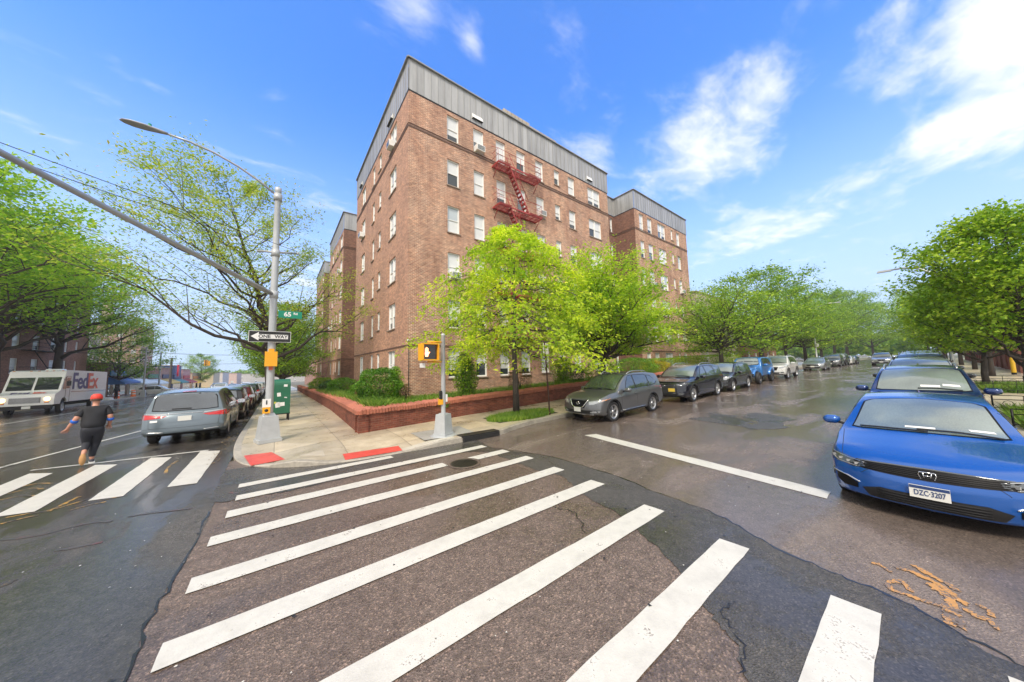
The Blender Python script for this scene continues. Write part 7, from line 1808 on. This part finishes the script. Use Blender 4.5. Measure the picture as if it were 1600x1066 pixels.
# poles and signals down the avenue
def pole(X, Y, h, r, label, mat='pole', base=False):
    b = MB(); b.lathe([(r, 0), (r*.8, h)], 8)
    if base: b.box((0, 0, .5), (.6, .6, 1.0), taper=.7)
    return tag(b.build('utility_pole', M[mat], None, (X, Y, gz(X, Y)+.1), recalc=False), label, 'pole', 'poles along the avenue')
M['woodpole'] = simple('wood_pole', (.10, .085, .075), .8)
pole(-16.0, 71, 7.5, .11, 'slim grey pole with a square base on the far pavement', base=True); pole(-17.6, 94, 7.2, .22, 'thick dark wooden pole standing among the shops', 'woodpole'); pole(-16.9, 83, 7.5, .13, 'grey pole between the slim and the wooden one')
for i, (a_, b_) in enumerate([((-16.0, 71, 5.6), (6, 96, 7.0)), ((-16.0, 71, 6.0), (-24, 60, 5.5)), ((-17.6, 94, 4.5), (4, 110, 5.5))]):
    w = MB(); s_ = Vector(a_); e_ = Vector(b_); w.tube([s_.lerp(e_, k/10)+Vector((0, 0, -.5*sin(pi*k/10))) for k in range(11)], .03, 4)
    tag(w.build('overhead_wire', M['wire']), ['dark span wire over the avenue near the slim pole', 'short dark cable left of the slim pole', 'farther span wire over the avenue'][i], 'wire', 'wires across the avenue')
tl = empty('traffic_light', (-12.2, 92, gz(-12, 92)+6.1), 0, 'small yellow traffic light hanging over the avenue', 'traffic light'); b = MB(); b.box((0, 0, 0), (.5, .4, 1.2)); b.box((.5, 0, -.1), (.35, .4, 1.0)); b.build('housing', M['yellow'], tl)
b = MB()
for z in (-.4, 0, .4): b.lathe([(0, -.03), (.15, 0), (.15, .05)], 10, (0, -.22, z), axis='Y')
b.build('lenses', M['sblack'], tl)
rs = MB(); rs.box((0, 0, 5.3), (.25, 1.2, 3.0)); rs.box((-.3, 0, 4.6), (.4, .1, .1)); tag(rs.build('shop_banner', simple('banner_red', (.55, .02, .05), .5), None, (-20.6, 117, gz(-20, 117))), 'vertical red sign on a shop beyond the wooden pole', 'shop sign')
og = simple('barrel_orange', (.85, .16, .02), .5)
def barrel(X, Y, label):
    b = MB(); b.lathe([(.30, 0), (.30, .12), (.27, .14), (.26, .35)], 12); b.lathe([(.26, .35), (.25, .5)], 12, m=1); b.lathe([(.25, .5), (.24, .7)], 12); b.lathe([(.24, .7), (.235, .85)], 12, m=1); b.lathe([(.235, .85), (.2, 1.0), (0, 1.02)], 12)
    tag(b.build('traffic_barrel', [og, M['swhite']], None, (X, Y, gz(X, Y)+.15), recalc=False), label, 'traffic barrel', 'orange barrels by the shops')
barrel(-17.6, 67.5, 'left orange striped barrel on the far pavement'); barrel(-17.8, 74.5, 'right orange striped barrel near the slim grey pole')
sb = MB(); rr = random.Random(4)
for k in range(9): sb.lathe([(0, .35), (.3, .25), (.45, 0)], 8, (rr.uniform(-1.4, 1.4), rr.uniform(-1.5, 1.5), 0))
tag(sb.build('sandbags', M['cream'], None, (-17.9, 61.0, gz(-18, 61)+.15), recalc=False), 'pile of white sacks on the far pavement behind the truck', 'sacks')
def walker(X, Y, top, label):
    r = empty('person', (X, Y, gz(X, Y)+.15), 0, label, 'person', 'people outside the shops')
    skin('body', [((0, 0, .95), .14), ((0, 0, 1.35), .15), ((0, 0, 1.5), .055), ((0, 0, 1.62), .10), ((-.22, 0, 1.3), .06), ((-.25, .1, .95), .045), ((.22, 0, 1.3), .06), ((.25, .1, .95), .045), ((-.1, .1, .5), .075), ((-.1, .0, .06), .06), ((.1, -.1, .5), .075), ((.1, -.2, .06), .06)],
         [(0, 1), (1, 2), (2, 3), (1, 4), (4, 5), (1, 6), (6, 7), (0, 8), (8, 9), (0, 10), (10, 11)], top, r, sub=1)
walker(-16.6, 63.5, M['cloth'], 'person in dark clothes on the far pavement left of the barrels'); walker(-17.0, 76.0, simple('brown_coat', (.12, .07, .05), .8), 'person in a brown coat beside the right hand barrel')
# wooded rise at the end of both streets
def far_trees():
    rng = np.random.default_rng(77); P_ = []
    for _ in range(150):
        if rng.random() < .45: x = rng.uniform(-120, 40); y = rng.uniform(300, 360); 
        else: x = rng.uniform(150, 260); y = rng.uniform(-70, 60)
        if False: pass
        r = rng.uniform(4, 7); h = rng.uniform(6, 11); z = gz(x, y)
        q = rng.normal(size=(260, 3)); q /= np.linalg.norm(q, axis=1)[:, None]; P_.append(q*np.array([r, r, h/2])*rng.uniform(.7, 1, (260, 1))+np.array([x, y, z+h*.6]))
    me = leaves_mesh('far_woodland', np.concatenate(P_), 1.5, .3, rng, M['leaf_green'], .8)
    tag_ = bpy.data.objects.new('far_woodland', me); col.objects.link(tag_); tag(tag_, kind='stuff')
far_trees()
# ------------------------------------------------------------------ the damp air
hb = MB(); hb.box((90, 130, 14), (460, 460, 52))
hm_ = bpy.data.materials.new('haze'); hm_.use_nodes = True; ht = hm_.node_tree; ht.nodes.clear()
pv_ = ht.nodes.new('ShaderNodeVolumePrincipled'); pv_.inputs['Density'].default_value = .0008; pv_.inputs['Color'].default_value = (.97, .97, .98, 1); pv_.inputs['Anisotropy'].default_value = .3
ho = ht.nodes.new('ShaderNodeOutputMaterial'); ht.links.new(pv_.outputs[0], ho.inputs['Volume'])
tag(hb.build('haze', hm_), kind='stuff')
